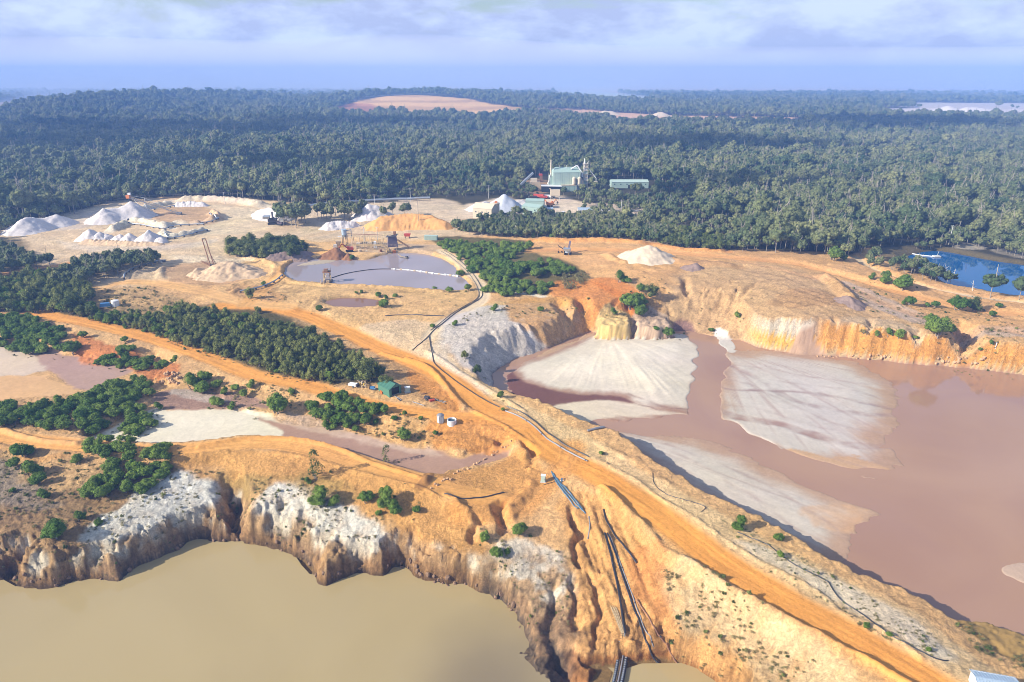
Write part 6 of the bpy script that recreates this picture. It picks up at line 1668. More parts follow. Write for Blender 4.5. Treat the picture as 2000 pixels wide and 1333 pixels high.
e = thing("pump_trailer", "black pump trailer with tyres at the foot of the orange bank", "trailer", spot(834, 781), R(-25))
G().box((0, 0, .85), (1.8, 1.1, .8), 0, .85).build("engine_cover", M['dark_steel'], e); G().box((0, 0, .38), (2.6, 1.2, .14)).build("chassis", M['rust'], e)
for s_ in (-1, 1):
    w = G().cyl((.2, s_ * .62, .36), (.2, s_ * .86, .36), .38, 12).build("wheel", M['rubber'], e); G().cyl((.2, s_ * .85, .36), (.2, s_ * .89, .36), .16, 8).build("rim", M['zinc'], w)
G().beam((-1.3, 0, .4), (-2.2, 0, .4), .1).build("drawbar", M['rust'], e)
e = thing("mobile_tank", "small red fuel tank lying beside the black pump trailer", "tank", spot(844, 784), R(20))
G().cyl((-.8, 0, .45), (.8, 0, .45), .38, 12).build("barrel", M['red_paint'], e); G().box((0, 0, .08), (1.3, .7, .12)).build("cradle", M['red_paint'], e)
for q, (pts, lb) in enumerate((([(849,779),(860,783),(871,786)], "black pipe length on the ground right of the red tank, upper of two"), ([(848,781),(859,785),(870,789)], "black pipe length on the ground right of the red tank, lower of two"), ([(822,771),(834,769)], "rusty beam leaning behind the black pump trailer"),
    ([(764,771),(775,777),(784,782)], "grey pipe length in front of the green shed doorway"), ([(806,786),(818,790),(828,793)], "pale pipe length lying on the orange road edge"), ([(776,779),(783,784)], "short dark pipe on the yard apron in front of the shed"))):
    pipe("pipe_length", pts, .14, 'rust' if 'rusty' in lb else 'grey_poly' if 'grey' in lb or 'pale' in lb else 'black_poly', lb)
# tanks
e = thing("water_tank", "upright grey corrugated tank beside the round open concrete one", "tank", spot(860, 827) + Vector((0, .8, 0)))
G().lathe((0, 0, -.1), [(1.05, 0), (1.05, 2.5), (.0, 2.5)], 20).build("shell", M['zinc'], e)
for k in range(8): G().lathe((0, 0, .15 + k * .3), [(1.05, 0), (1.1, .08), (1.05, .16)], 20).build("rib", M['zinc'], e)
G().lathe((0, 0, 2.4), [(1.15, 0), (.9, .25), (.35, .5), (0, .55)], 20).build("roof", M['grey_poly'], e); G().beam((-.3, -1.1, 0), (-.3, -1.1, 2.3), .1).build("standpipe", M['white_paint'], e)
e = thing("settling_tank", "round open white concrete tank with water in it, beside the grey one", "tank", spot(882, 833) + Vector((0, 1.1, 0)))
G().lathe((0, 0, -.1), [(1.45, 0), (1.45, 1.9), (1.3, 1.9), (1.3, .2)], 24).build("wall", M['white_paint'], e); G().lathe((0, 0, 0), [(1.3, 1.35), (0, 1.36)], 24).build("water_surface", M['glass'], e); G().beam((.9, -1.15, 0), (.9, -1.15, 1.9), .12).build("ladder", M['zinc'], e)
# striped roof in the corner, with a trailer
c0 = Vector((*at(1945, 1343, 1.5), 1.5)); c0.z = gz(c0.x, c0.y)
e = thing("site_hut", "hut with a pale blue corrugated roof in the bottom right corner", "hut", c0, R(-14))
shed(e, 6.6, 4.2, 2.3, .5, 'white_paint', 'roof_blue', door=False)
G().box((0, 0, 1.2), (.9, 4.3, 2.0)).build("door", M['grey_poly'], e); G().box((-2.0, -2.16, 1.4), (1.2, .06, .8)).build("window", M['glass'], e)
for x_, y_ in ((-1.8, -1.2), (.6, -1.0)): G().cyl((x_, y_, 2.5), (x_, y_, 3.1), .12, 8).build("vent", M['rust'], e)
e = thing("box_trailer", "small grey trailer against the end of the corner hut", "trailer", c0 + Vector((5.6, -.2, 0)), R(-14))
G().box((0, 0, .8), (1.6, 1.9, .5)).build("tray", M['grey_poly'], e); G().box((0, 0, 1.3), (1.4, .1, .6)).build("rack", M['dark_steel'], e)
for s_ in (-1, 1): w = G().cyl((0, s_ * .95, .33), (0, s_ * 1.12, .33), .33, 12).build("wheel", M['rubber'], e); G().cyl((0, s_ * 1.12, .33), (0, s_ * 1.15, .33), .15, 8).build("rim", M['zinc'], w)

# ------------------------------------------------------------------ boulders
def boulder_mesh(seed):
    v, f = I2[0].copy(), I2[1]; r = np.random.default_rng(seed)
    for _ in range(7):
        n = r.normal(size=3); n /= np.linalg.norm(n); d = v @ n; c = r.uniform(.55, .9); v = v - np.maximum(d - c, 0)[:, None] * n
    v = v * r.uniform(.8, 1.2, 3); v += .05 * r.normal(size=v.shape)
    me = bpy.data.meshes.new("boulder"); me.from_pydata(v.tolist(), [], f.tolist()); me.materials.append(M_BOULDER); return me
M_BOULDER = pile_material("weathered_rock", alb(200,162,124), .25)
BM = [boulder_mesh(s) for s in range(5)]
M_LAKE_ROCK = pile_material("lake_cliff_rock", alb(140,114,92), .3)
BML = [boulder_mesh(s) for s in range(5, 10)]
for b_ in BML: b_.materials[0] = M_LAKE_ROCK
def boulders(spots, desc, s0, s1, group):
    for k, (u, v) in enumerate(spots):
        p = spot(u, v); s = rnd.uniform(s0, s1)
        o = bpy.data.objects.new("boulder", rnd.choice(BML if 'lake' in group else BM)); o.location = p + Vector((0, 0, s * .2)); o.scale = (s, s * rnd.uniform(.7, 1), s * rnd.uniform(.6, .9)); o.rotation_euler = (rnd.uniform(0, 6), rnd.uniform(0, 6), rnd.uniform(0, 6))
        sc.collection.objects.link(o); size = "small" if s < s0 + .33 * (s1 - s0) else "middling" if s < s0 + .66 * (s1 - s0) else "large"
        tagp(o, f"{size} brown rock, {nth(k + 1)} from the left {desc}", "rock", group)
rr = random.Random(3)
boulders(sorted((rr.uniform(318, 352), rr.uniform(728, 750)) for _ in range(34)), "in the tumbled rocks beside the large pointed bush", .45, .95, "tumbled rocks below the orange road")
boulders(sorted([(845 + 5.4 * k + rr.uniform(-3, 3), 952 - 3.0 * k + rr.uniform(-3, 4)) for k in range(30)]), "of the clods edging the orange fill platform", .25, .6, "clods along the edge of the fill platform")
boulders(sorted([(1560 + rr.uniform(0, 200), 700 + rr.uniform(-6, 3)) for _ in range(22)]), "in the rubble under the yellow quarry wall", .35, .8, "rubble under the yellow quarry wall")
SHORE = [(20,1127),(70,1147),(150,1137),(225,1134),(265,1115),(330,1086),(372,1062),(450,1061),(505,1067),(555,1076),(590,1095),(622,1133),(650,1140),(700,1121),(762,1114),(802,1110),(828,1136),(880,1143),(930,1152),(985,1180),(1008,1196),(1020,1238)]
shore_ = []
for k in range(64):
    a_ = rr.uniform(0, len(SHORE) - 1.01); i_ = int(a_); f_ = a_ - i_
    shore_.append((SHORE[i_][0] * (1 - f_) + SHORE[i_ + 1][0] * f_ + rr.uniform(-6, 6), SHORE[i_][1] * (1 - f_) + SHORE[i_ + 1][1] * f_ + rr.uniform(-16, 4)))
boulders(sorted(shore_), "fallen below the lake cliffs", .3, .85, "fallen rocks at the foot of the lake cliffs")
boulders(sorted([(1810 + rr.uniform(0, 130), 705 + rr.uniform(-10, 6)) for _ in range(20)]), "in the rubble under the crumbling right face", .4, .9, "rubble under the right face")
# ------------------------------------------------------------------ dredge and floating line on the lilac pond
def wp(u, v, z): return Vector((*at(u, v, z), z))
e = thing("dredge", "brown dredge tower standing on a pontoon in the lilac pond", "dredge", wp(640, 551, P1Z), R(8))
G().box((0, 0, .2), (4.6, 5.5, .7)).build("pontoon", M['dark_steel'], e)
g = G()
for x_ in (-1.6, 1.6):
    for y_ in (-1.6, 1.6): g.beam((x_, y_, .5), (x_ * .9, y_ * .9, 5.2), .22)
for z_ in (2.0, 3.6, 5.2):
    for a, b in (((-1.55, -1.55), (1.55, -1.55)), ((1.55, -1.55), (1.55, 1.55)), ((1.55, 1.55), (-1.55, 1.55)), ((-1.55, 1.55), (-1.55, -1.55))): g.beam((*a, z_), (*b, z_), .14)
g.beam((-1.6, -1.6, .6), (1.5, -1.5, 3.6), .1); g.beam((1.6, -1.6, .6), (-1.5, -1.5, 3.6), .1)
g.build("frame", M['ochre_steel'], e)
G().box((0, 0, 5.35), (4.0, 4.0, .15)).build("deck", M['rust'], e); G().box((-.4, .2, 6.1), (1.8, 1.8, 1.3)).build("winch_house", M['rust'], e); G().cyl((.9, -.6, 5.9), (1.7, -.6, 5.9), .5, 10).build("drum", M['dark_steel'], e)
g = G()
for x_ in (-1.9, 0, 1.9):
    for y_ in (-1.9, 1.9): g.beam((x_, y_, 5.4), (x_, y_, 6.5), .07)
for y_ in (-1.9, 1.9): g.beam((-1.9, y_, 6.5), (1.9, y_, 6.5), .07)
g.build("handrail", M['ochre_steel'], e); G().box((.4, -2.4, .9), (1.6, .9, 1.0)).build("pump", M['tan_steel'], e); G().beam((-1.6, -2.6, .6), (.3, -1.7, 5.3), .35, .1).build("ladder", M['tan_steel'], e); G().beam((1.7, 1.8, 5.4), (1.7, 1.8, 7.6), .08).build("mast", M['dark_steel'], e)
e = thing("mooring_posts", "two short tan posts on the bank left of the dredge", "posts", spot(630, 555))
for k in (-.8, .8): G().cyl((k, 0, -.3), (k, .2 * k, 2.2), .22, 8).build("post", M['tan_steel'], e)
L = [Vector(p) for p in smooth_line([tuple(wp(u, v, P1Z + .15)) for u, v in ((648,543),(670,536),(700,530),(735,526),(770,526),(810,529),(845,534),(880,538),(893,540))], False, 6)]
e = thing("floating_hose", "long curved dredge hose across the lilac pond with pale floats at its right half", "hose", L[0])
G().tube([p - L[0] for p in L[:24]], .2).build("hose", M['dark_steel'], e); G().tube([p - L[0] for p in L[23:]], .24).build("hose", M['white_paint'], e)
for k in range(24, len(L), 2):
    d = (L[k] - L[k - 1]).normalized() * .6; G().cyl(L[k] - L[0] - d, L[k] - L[0] + d, .5, 10).build("float", M['tan_steel' if k % 4 else 'white_paint'], e)
e = thing("pump_pontoon", "small pump pontoon moored at the upper bank of the lilac pond", "pontoon", wp(790, 504, P1Z), R(-35))
G().box((0, 0, .25), (5.5, 1.4, .4)).build("deck", M['tan_steel'], e); G().box((1.8, 0, .85), (1.3, 1.0, .8)).build("pump", M['dark_steel'], e); G().beam((-2.6, 0, .5), (-5.5, .5, 1.5), .3).build("gangway", M['ochre_steel'], e)
for s_ in (-1, 1): G().cyl((-2.7, s_ * .8, .1), (2.7, s_ * .8, .1), .35, 8).build("float", M['dark_steel'], e)

# ------------------------------------------------------------------ wash plant
p0 = spot(715, 487)
e = thing("wash_plant", "rusty sand wash plant of trestles, belts and a raised tank behind the lilac pond", "wash plant", p0)
def rel(u, v, h=0): q = spot(u, v); return q - p0 + Vector((0, 0, h))
a = rel(678, 478, 5.2); b = rel(748, 482, 5.6)
G().truss(a, b, 1.5, 1.2, 14, .09).build("gantry", M['tan_steel'], e)
G().beam(a + Vector((0, 0, 1.5)), b + Vector((0, 0, 1.5)), 1.1, .15).build("belt", M['rust'], e)
for k in range(7):
    p = a.lerp(b, k / 6)
    for s_ in (-1, 1): G().beam(p + Vector((s_ * .2, s_ * .9, 0)), p + Vector((s_ * .5, s_ * 1.4, -5.6)), .2).build("leg", M['tan_steel'], e)
a2 = rel(690, 487, 2.2); b2 = rel(745, 489, 2.6)
G().truss(a2, b2, 1.2, .7, 12, .09).build("lower_gantry", M['ochre_steel'], e)
for k in range(6):
    p = a2.lerp(b2, k / 5); G().beam(p, p - Vector((0, 0, 2.6)), .2).build("leg", M['ochre_steel'], e)
# feed hoppers and screens at the left end
for u, v, w, h, m_, nm in ((662,481,2.2,3.2,'tan_steel','feed_hopper'),(668,483,2.0,2.2,'yellow_paint','motor_housing'),(655,484,2.4,1.8,'concrete','sump'),(700,485,2.6,3.2,'cream','cyclone_box'),(722,484,3,3.0,'tan_steel','launder'),(733,485,1.8,4.0,'white_paint','switch_room')):
    q = rel(u, v); g = G().box(q + Vector((0, 0, h / 2)), (w, w * .9, h), .2, .8 if nm != 'feed_hopper' else 1.5); g.build(nm, M[m_], e)
q = rel(674, 478); t = G(); t.lathe(q + Vector((0, 0, 6.0)), [(.4, -1.4), (1.5, 0), (1.5, 3.2), (1.6, 3.2), (1.6, 3.4), (0, 3.4)], 16)
tk = t.build("header_tank", M['roof_blue'], e)
for k in range(4):
    a_ = k * 1.57 + .7; G().beam(q + Vector((1.3 * math.cos(a_), 1.3 * math.sin(a_), 6.2)), q + Vector((1.7 * math.cos(a_), 1.7 * math.sin(a_), -.2)), .2).build("leg", M['dark_steel'], e)
G().beam(q + Vector((-4, 0, 5)), q + Vector((2, 0, 5.4)), .5, .4).build("feed_pipe", M['white_paint'], e)
G().beam(q + Vector((1.5, 0, 8.6)), q + Vector((4.2, .6, 9.0)), .3).build("overflow_pipe", M['blue_paint'], e); G().beam(q + Vector((4.2, .6, 9)), q + Vector((4.2, .6, 3)), .3).build("downpipe", M['blue_paint'], e)
# dark screen tower at the right end
q = rel(767, 489)
G().box(q + Vector((0, 1, 5.2)), (6.0, 5.0, 6.0), .25, .8).build("screen_house", M['purple_steel'], e)
for s_ in (-1, 1):
    for y_ in (-1.4, 2.6): G().beam(q + Vector((s_ * 2.4, y_, -.3)), q + Vector((s_ * 2.4, y_, 3)), .28).build("leg", M['tan_steel'], e)
G().slab([q + Vector((-3.3, -2.2, 8.2)), q + Vector((3.0, -2.6, 8.9)), q + Vector((3.3, 3.2, 9.2)), q + Vector((-3.0, 3.4, 8.4))], .12).build("roof", M['dark_steel'], e)
G().box(q + Vector((1.5, 1.5, 10.0)), (1.4, 1.4, 1.8)).build("drive_unit", M['rust'], e)
G().truss(q + Vector((-8.5, -1, 5.6)), q + Vector((-1.5, -3.6, .8)), 1.1, .7, 6, .09).build("stair", M['ochre_steel'], e)
G().truss(q + Vector((3, 0, 6)), q + Vector((9.5, 1.5, 1.2)), 1.0, .6, 6, .09).build("discharge_conveyor", M['rust'], e)
G().beam(q + Vector((-6, 2, 7.2)), q + Vector((1, 1, 9.3)), .9, .3).build("feed_conveyor", M['tan_steel'], e)
g = G()
for k in range(9): g.beam(q + Vector((-3.1, -2.7, 3.2)) + Vector((k * .78, 0, 0)), q + Vector((-3.1 + k * .78, -2.7, 4.3)), .07)
g.beam(q + Vector((-3.1, -2.7, 4.3)), q + Vector((3.2, -2.7, 4.3)), .07).beam(q + Vector((-3.1, -2.7, 3.8)), q + Vector((3.2, -2.7, 3.8)), .05)
g.build("handrail", M['tan_steel'], e)
for u, v, r_ in ((762,493,.7),(770,494,.8),(757,493,.5),(703,492,.6),(716,493,.5),(744,492,.7)):
    G().box(rel(u, v, .6), (r_ * 2, r_ * 1.5, r_ * 2), rnd.uniform(0, 1)).build("pump", M[rnd.choice(['ochre_steel', 'cream', 'rust', 'orange_paint'])], e)
for u, lb in ((712, "white lamp pole behind the wash plant, left of two"), (738, "white lamp pole behind the wash plant, right of two")):
    e = thing("lamp_pole", lb, "pole", spot(u, 472)); G().cyl((0, 0, -.3), (0, 0, 9.0), .17, 8).build("post", M['pole_white'], e); G().beam((-.8, 0, 8.7), (.8, 0, 8.7), .16).build("arm", M['pole_white'], e); G().box((.8, -.1, 8.5), (.5, .4, .25)).build("lamp", M['zinc'], e)
# excavator
def excavator(p, rz, mat, label, s=1.0, name="excavator"):
    e = thing(name, label, "excavator", p, rz); e.scale = (s, s, s)
    for s_ in (-1, 1):
        t = G(); t.add([(x_, s_ * 1.3 + k * .3, z_) for k in (-1, 1) for x_, z_ in ((-1.9, .35), (-1.6, 0), (1.6, 0), (1.9, .35), (1.7, .75), (-1.7, .75))], [tuple(range(6)), tuple(range(11, 5, -1))] + [(i, (i + 1) % 6, 6 + (i + 1) % 6, 6 + i) for i in range(6)]); t.build("track", M['rubber'], e)
    G().box((0, 0, .9), (1.8, 1.8, .35)).build("turntable", M['dark_steel'], e)
    G().box((-.5, 0, 1.7), (3.0, 2.6, 1.2), 0, .93).build("body", M[mat], e); c = G().box((.7, .75, 2.3), (1.3, 1.0, 1.4), 0, .88).build("cab", M[mat], e); G().box((1.3, .75, 2.45), (.1, .8, .8)).build("window", M['glass'], c)
    G().beam((.9, -.3, 1.7), (3.4, -.3, 4.4), .45, .5).build("boom", M[mat], e); G().beam((3.3, -.3, 4.5), (5.2, -.3, 2.2), .32, .38).build("arm", M[mat], e)
    G().add([(x_, y_, z_) for y_ in (-.9, .3) for x_, z_ in ((5.0, 2.3), (5.6, 1.9), (5.5, 1.1), (4.7, .9), (4.5, 1.5))], [tuple(range(5)), tuple(range(9, 4, -1))] + [(i, (i + 1) % 5, 5 + (i + 1) % 5, 5 + i) for i in range(5)]).build("bucket", M['dark_steel'], e)
    return e
excavator(spot(683, 492), R(200), 'red_paint', "red excavator digging at the dark brown heap by the wash plant", 1.15)
e = thing("portable_hopper", "small red and dark hopper on the far side of the wash plant apron", "hopper", spot(796, 466)); G().box((0, 0, 2.2), (3.2, 2.4, 1.6), 0, 1.25).build("bin", M['red_paint'], e)
for x_ in (-1.3, 1.3):
    for y_ in (-1, 1): G().beam((x_, y_, 0), (x_, y_, 1.5), .18).build("leg", M['dark_steel'], e)
e = thing("shipping_container", "pale green container roofed shelter at the corner of the bright wood", "container", spot(842, 469), R(-6))
G().box((0, 0, 1.4), (8.0, 3.0, 2.7)).build("body", M['works_green'], e); G().box((0, 0, 2.82), (8.2, 3.2, .12)).build("roof", M['pale_green'], e)
g = G()
for k in range(16): g.box((-3.7 + k * .49, -1.53, 1.4), (.18, .06, 2.3))
g.build("ribs", M['pale_green'], e)

# ------------------------------------------------------------------ conveyors in the sand yards
f0 = spot(346, 420); h0 = spot(262, 421)
e = thing("radial_stacker", "long lattice stacker conveyor rising left over the white sand ridge", "conveyor", f0)
A_ = Vector((0, 0, 1.2)); B_ = h0 - f0 + Vector((-1.0, -.5, 12.6))
G().truss(A_, B_, 1.6, 1.5, 22, .11).build("boom", M['tan_steel'], e); G().beam(A_ + Vector((0, 0, .5)), B_ + Vector((0, 0, .5)), 1.2, .2).build("belt", M['zinc'], e)
P_ = A_.lerp(B_, .66); P2_ = A_.lerp(B_, .5)
for s_ in (-1, 1):
    G().beam(P_ + Vector((0, s_, 0)), Vector((P_.x + 4.0, s_ * 4 + P_.y, gz(f0.x + P_.x + 4, f0.y + P_.y) - f0.z)), .25).build("leg", M['white_paint'], e)
    G().beam(P_ + Vector((0, s_, 0)), Vector((P_.x - 2.5, s_ * 4 + P_.y, gz(f0.x + P_.x, f0.y + P_.y) - f0.z)), .25).build("leg", M['white_paint'], e)
    G().beam(B_.lerp(A_, .12) + Vector((0, s_, 0)), Vector((P_.x + 4.0, s_ * 4 + P_.y, .3)), .16).build("stay", M['white_paint'], e)
    w = G().cyl((P_.x + 4, P_.y + s_ * 4 - .2, .5), (P_.x + 4, P_.y + s_ * 4 + .2, .5), .6, 12).build("wheel", M['rubber'], e)
G().beam(A_.lerp(B_, .2) + Vector((0, 0, 1.8)), P_ + Vector((0, 0, 4)), .12).build("tie", M['white_paint'], e); G().beam(B_ + Vector((0, 0, 1.8)), P_ + Vector((0, 0, 4)), .12).build("tie", M['white_paint'], e); G().beam(P_, P_ + Vector((0, 0, 4)), .2).build("king_post", M['white_paint'], e)
G().box(B_ + Vector((-.4, 0, 1.0)), (2.4, 2.2, 2.4)).build("head_drive", M['orange_paint'], e); G().box(B_ + Vector((.8, 0, 3.0)), (1.8, 1.6, 1.4)).build("head_guard", M['white_paint'], e)
G().box((1.5, 0, 1.0), (3, 2.2, 1.6), 0, 1.3).build("feed_hopper", M['grey_poly'], e)
b0 = spot(416, 522)
e = thing("upright_stacker", "tall leaning conveyor of two dark rails standing in the near sand yard", "conveyor", b0)
g = G(); n_ = 14
for s_ in (-1, 1):
    prev = None
    for k in range(n_ + 1):
        t_ = k / n_; p = Vector((-3.4 * t_ ** .9 + s_ * .95, 2.0 * t_, 15.0 * t_))
        if prev is not None: g.beam(prev, p, .34, .42)
        prev = p
g.build("side_rail", M['rust'], e)
for k in range(1, n_ + 1):
    t_ = k / n_; p = Vector((-3.4 * t_ ** .9, 2.0 * t_, 15.0 * t_)); G().beam(p - Vector((.95, 0, 0)), p + Vector((.95, 0, 0)), .16 if k < n_ else .45).build("rung", M['dark_steel'], e)
for s_ in (-1, 1): G().beam((-1.6 + s_ * .8, 1.0, 7), (s_ * 2.2 - 3, 6.0, 0), .2).build("strut", M['rust'], e)
G().box((.2, -.5, .8), (3.0, 2.4, 1.4), .2, .8).build("base", M['dark_steel'], e); G().truss((-1, -.5, .8), (-7, 2.5, 2.4), .9, .5, 6, .08).build("feeder", M['rust'], e)
def small_machine(u, v, rz, label, s, body, name="mobile_screen"):
    p = spot(u, v); e = thing(name, label, "screening machine", p, rz); e.scale = (s, s, s)
    for s_ in (-1, 1): G().box((0, s_ * 1.1, .35), (3.2, .4, .7)).build("track", M['rubber'], e)
    G().box((0, 0, 1.5), (3.0, 1.8, 1.3)).build("body", M[body], e); G().box((-1.9, 0, 2.5), (1.8, 2.2, 1.0), 0, 1.35).build("hopper", M['zinc'], e)
    G().beam((1.2, 0, 1.4), (5.0, 0, 4.6), .8, .25).build("main_conveyor", M['purple_steel'], e); G().beam((0, 1, 1.6), (-.5, 4.2, 3.6), .6, .22).build("side_conveyor", M['dark_steel'], e); G().beam((3.4, 0, 3.2), (2.0, 0, .8), .12).build("strut", M['dark_steel'], e)
    return e
small_machine(1109, 497, R(75), "blue grey mobile screen with a raised dark conveyor on the sandy clearing", 1.35, 'roof_blue')
small_machine(533, 438, R(10), "dark tracked screening machine in front of the white heap", 1.9, 'dark_steel')
small_machine(548, 440, R(160), "second dark screening machine right of the first by the white heap", 1.3, 'purple_steel')
e = thing("trailer_frame", "small spindly wheeled frame left of the blue grey mobile screen", "trailer", spot(1097, 494), R(5))
g = G(); g.beam((-2.2, 0, 1.0), (2, 0, 1.0), .18).beam((1.2, 0, 1), (1.6, 0, 3.2), .3).beam((-1.6, 0, 3.0), (1.4, 0, 2.2), .16).beam((-1.6, 0, 3.0), (-2.0, 0, 1), .12); g.build("frame", M['rust'], e); G().box((1.5, 0, 3.0), (.9, .8, .9)).build("motor", M['dark_steel'], e)
for x_ in (-1.8, .2, 1.8): G().cyl((x_, -.7, .4), (x_, -.4, .4), .42, 10).build("wheel", M['rubber'], e); G().cyl((x_, .4, .4), (x_, .7, .4), .42, 10).build("wheel", M['rubber'], e)
for pts, lb in (([(250,431),(252,425),(264,419),(285,413),(320,408),(342,404)], "curved ground conveyor round the back of the far stacking ring"), ([(252,436),(275,441),(300,446),(322,449),(338,444),(370,441),(398,440)], "ground conveyor across the front of the far stacking ring"), ([(410,418),(420,423),(427,428),(415,434),(394,437)], "hooked ground conveyor at the right of the far stacking ring"), ([(322,456),(328,466),(360,463),(405,451)], "ground conveyor on the dark bank before the far stacking ring"), ([(243,546),(246,536),(260,527),(285,519),(318,512),(322,511)], "grey ground conveyor curving behind the near yard"), ([(470,572),(500,566),(535,553),(552,540)], "grey pipe edging the near yard loop")):
    L = along(pts, .9); e = thing("ground_conveyor", lb, "conveyor", L[0]); G().tube([p - L[0] for p in L], .38, 4).build("belt_run", M['zinc'], e)
    for k in range(0, len(L), 3): G().box(L[k] - L[0] - Vector((0, 0, .6)), (.7, .7, 1.0)).build("stand", M['dark_steel'], e)
e = thing("pump_post", "small cream pump post at the corner of the near sand yard", "pump", spot(387-75, 514)); G().cyl((0, 0, 0), (0, 0, 2.2), .4, 8).build("body", M['cream'], e); G().box((.6, 0, .5), (1.6, .9, .8)).build("base", M['concrete'], e)
e = thing("farm_tank", "white round tank half hidden in bushes at the thicket's upper edge", "tank", spot(226, 598)); G().cyl((0, 0, 0), (0, 0, 2.6), 1.6, 16).build("shell", M['white_paint'], e); G().lathe((0, 0, 2.6), [(1.7, 0), (0, .5)], 16).build("roof", M['white_paint'], e)
e = thing("covered_stack", "blue covered stack left of the white round tank", "covered stack", spot(206, 600), .3); G().box((0, 0, 1.1), (4.2, 2.2, 1.6), 0, .85).build("cover", M['blue_paint'], e); G().box((0, 0, .2), (4.6, 2.4, .4)).build("pallets", M['tan_steel'], e)
e = thing("marker_post", "white marker post on the crumbling face near the right edge", "post", spot(1944, 681)); G().cyl((0, 0, -.3), (0, 0, 2.4), .14, 8).build("post", M['white_paint'], e); G().box((0, 0, 2.45), (.36, .36, .1)).build("cap", M['zinc'], e)

# ------------------------------------------------------------------ long belt and the power line
L = along([(590,409),(640,403),(700,399),(760,395),(840,392)], 2.2, 5)
e = thing("overland_conveyor", "long level conveyor gallery along the forest foot behind the white heaps", "conveyor", L[0])
G().tube([p - L[0] for p in L], 1.0, 4).build("gallery", M['zinc'], e)
for k in range(0, len(L), 2): G().beam(L[k] - L[0], L[k] - L[0] - Vector((0, 0, 2.6)), .3).build("trestle", M['dark_steel'], e)
POLES = [(0,378,402,9,"first power pole at the left margin along the forest foot"),(440,376,399,10,"thin power pole behind the flat white bank"),(622,375,401,10,"thin power pole behind the overland conveyor, left of two"),(733,381,412,13,"power pole with a wide crossarm beside the tall white heap"),(802,368,394,11,"thin power pole behind the overland conveyor, right of two"),(818,388,445,21,"tall dark power pole in front of the orange fill bank"),(954,363,388,11,"power pole at the forest foot behind the cream building"),(1007,441,459,8,"white power pole in the belt of trees below the works"),(1213,391,416,11,"thin power pole left of two in the forest right of the works"),(1243,411,432,9,"thin power pole right of two in the forest right of the works"),(1853,441,478,12,"grey power pole with crossarm beyond the blue pond")]
tops = []
for u, vt, vb, h, lb in POLES:
    p = spot(u, vb); q = p.copy(); q.z = gz(p.x, p.y)
    d = math.hypot(q.x, q.y); k = 1333.33 / (q.y * CP + (CAM_H - q.z) * SP); hh = (vb - vt) / (k * math.cos(math.atan2(CAM_H - q.z, d))) 
    e = thing("power_pole", lb, "power pole", q); G().cyl((0, 0, -.3), (0, 0, hh), .2, 8, .14).build("post", M['pole_white' if 'dark' not in lb else 'pole_wood'], e)
    for dz, w in ((.5, 2.4), (1.5, 1.8)): G().beam((-w / 2, 0, hh - dz), (w / 2, 0, hh - dz), .14).build("crossarm", M['pole_wood'], e)
    for x_ in (-1.1, -.4, .4, 1.1): G().cyl((x_, 0, hh - .45), (x_, 0, hh - .2), .07, 6).build("insulator", M['white_paint'], e)
    tops.append(q + Vector((0, 0, hh - .3)))
def wire(a, b, lb):
    e = thing("overhead_wires", lb, "wires", a)
    for off in (-1.0, 1.0):
        P = [a.lerp(b, k / 16) - a + Vector((off, 0, -4 * 2.2 * (k / 16) * (1 - k / 16))) for k in range(17)]; G().tube(P, .045, 4).build("wire", M['wire'], e)
for i, j in ((0, 1), (1, 2), (2, 4), (4, 6), (3, 5), (6, 8), (8, 9)): wire(tops[i], tops[j], f"pair of wires strung between the {'first' if i == 0 else nth(i + 1)} and {nth(j + 1)} pole from the left")
# ------------------------------------------------------------------ the works among the trees
WZ = 5.5
w0 = Vector((*at(1106, 372, WZ), WZ)); w0.z = gz(w0.x, w0.y)
e = thing("processing_works", "tall pale green processing works with chimney, tower and ducts among the trees", "factory", w0, R(3))
def wall_box(c, d, mat, name, lines=0):
    o = G().box(c, d).build(name, M[mat], e)
    if lines:
        g = G()
        for k in range(1, lines): g.box((c[0] - d[0] / 2 + d[0] * k / lines, c[1] - d[1] / 2 - .06, c[2]), (.12, .1, d[2] * .98))
        g.build("sheet_joints", M['works_green'], o)
    return o
wall_box((0, 6, 8), (24, 15, 16), 'pale_green', "main_hall", 12); wall_box((-13.4, 6, 6), (2.8, 12, 12), 'pale_green', "side_bay", 2)
rf = G().add([(-12.3, -1.8, 16), (12.3, -1.8, 16), (12.3, 13.8, 16), (-12.3, 13.8, 16), (-9.5, 6, 20), (9.5, 6, 20)], [(0, 1, 5, 4), (1, 2, 5), (2, 3, 4, 5), (3, 0, 4), (3, 2, 1, 0)]).build("roof", M['works_green'], e)
for x_ in (-6, 0): G().cyl((x_, 4, 18), (x_, 4, 21.5), .25, 8).build("vent", M['pole_white'], rf)
wall_box((2, -3.2, 2.6), (13, 3.2, 5.2), 'works_green', "lean_to", 6); wall_box((2, -3.3, 5.35), (13.6, 3.8, .3), 'cream', "canopy")
G().cyl((-13.8, 2, 0), (-13.8, 2, 26.5), .75, 12, .6).build("chimney", M['cream'], e)
G().tube([(-13.8, 1.4, 15), (-15.0, .8, 12), (-15.4, .2, 9), (-16.8, -.2, 6)], .55, 8).build("duct", M['pole_white'], e); G().beam((-13, 2, 19), (-10, 4, 19), .35).build("brace", M['pole_white'], e)
G().tube([(4, 2, 18.5), (8.2, 1.0, 21.2), (9.4, 1.0, 21.4), (13.6, 0, 15.6), (13.8, 0, 12)], .6, 8).build("duct", M['white_paint'], e)
tw = G()
for x_ in (-1.7, 1.7):
    for y_ in (-1.7, 1.7): tw.beam((17 + x_, 2 + y_, 0), (17 + x_, 2 + y_, 24), .35)
tw = tw.build("tower_frame", M['pole_white'], e)
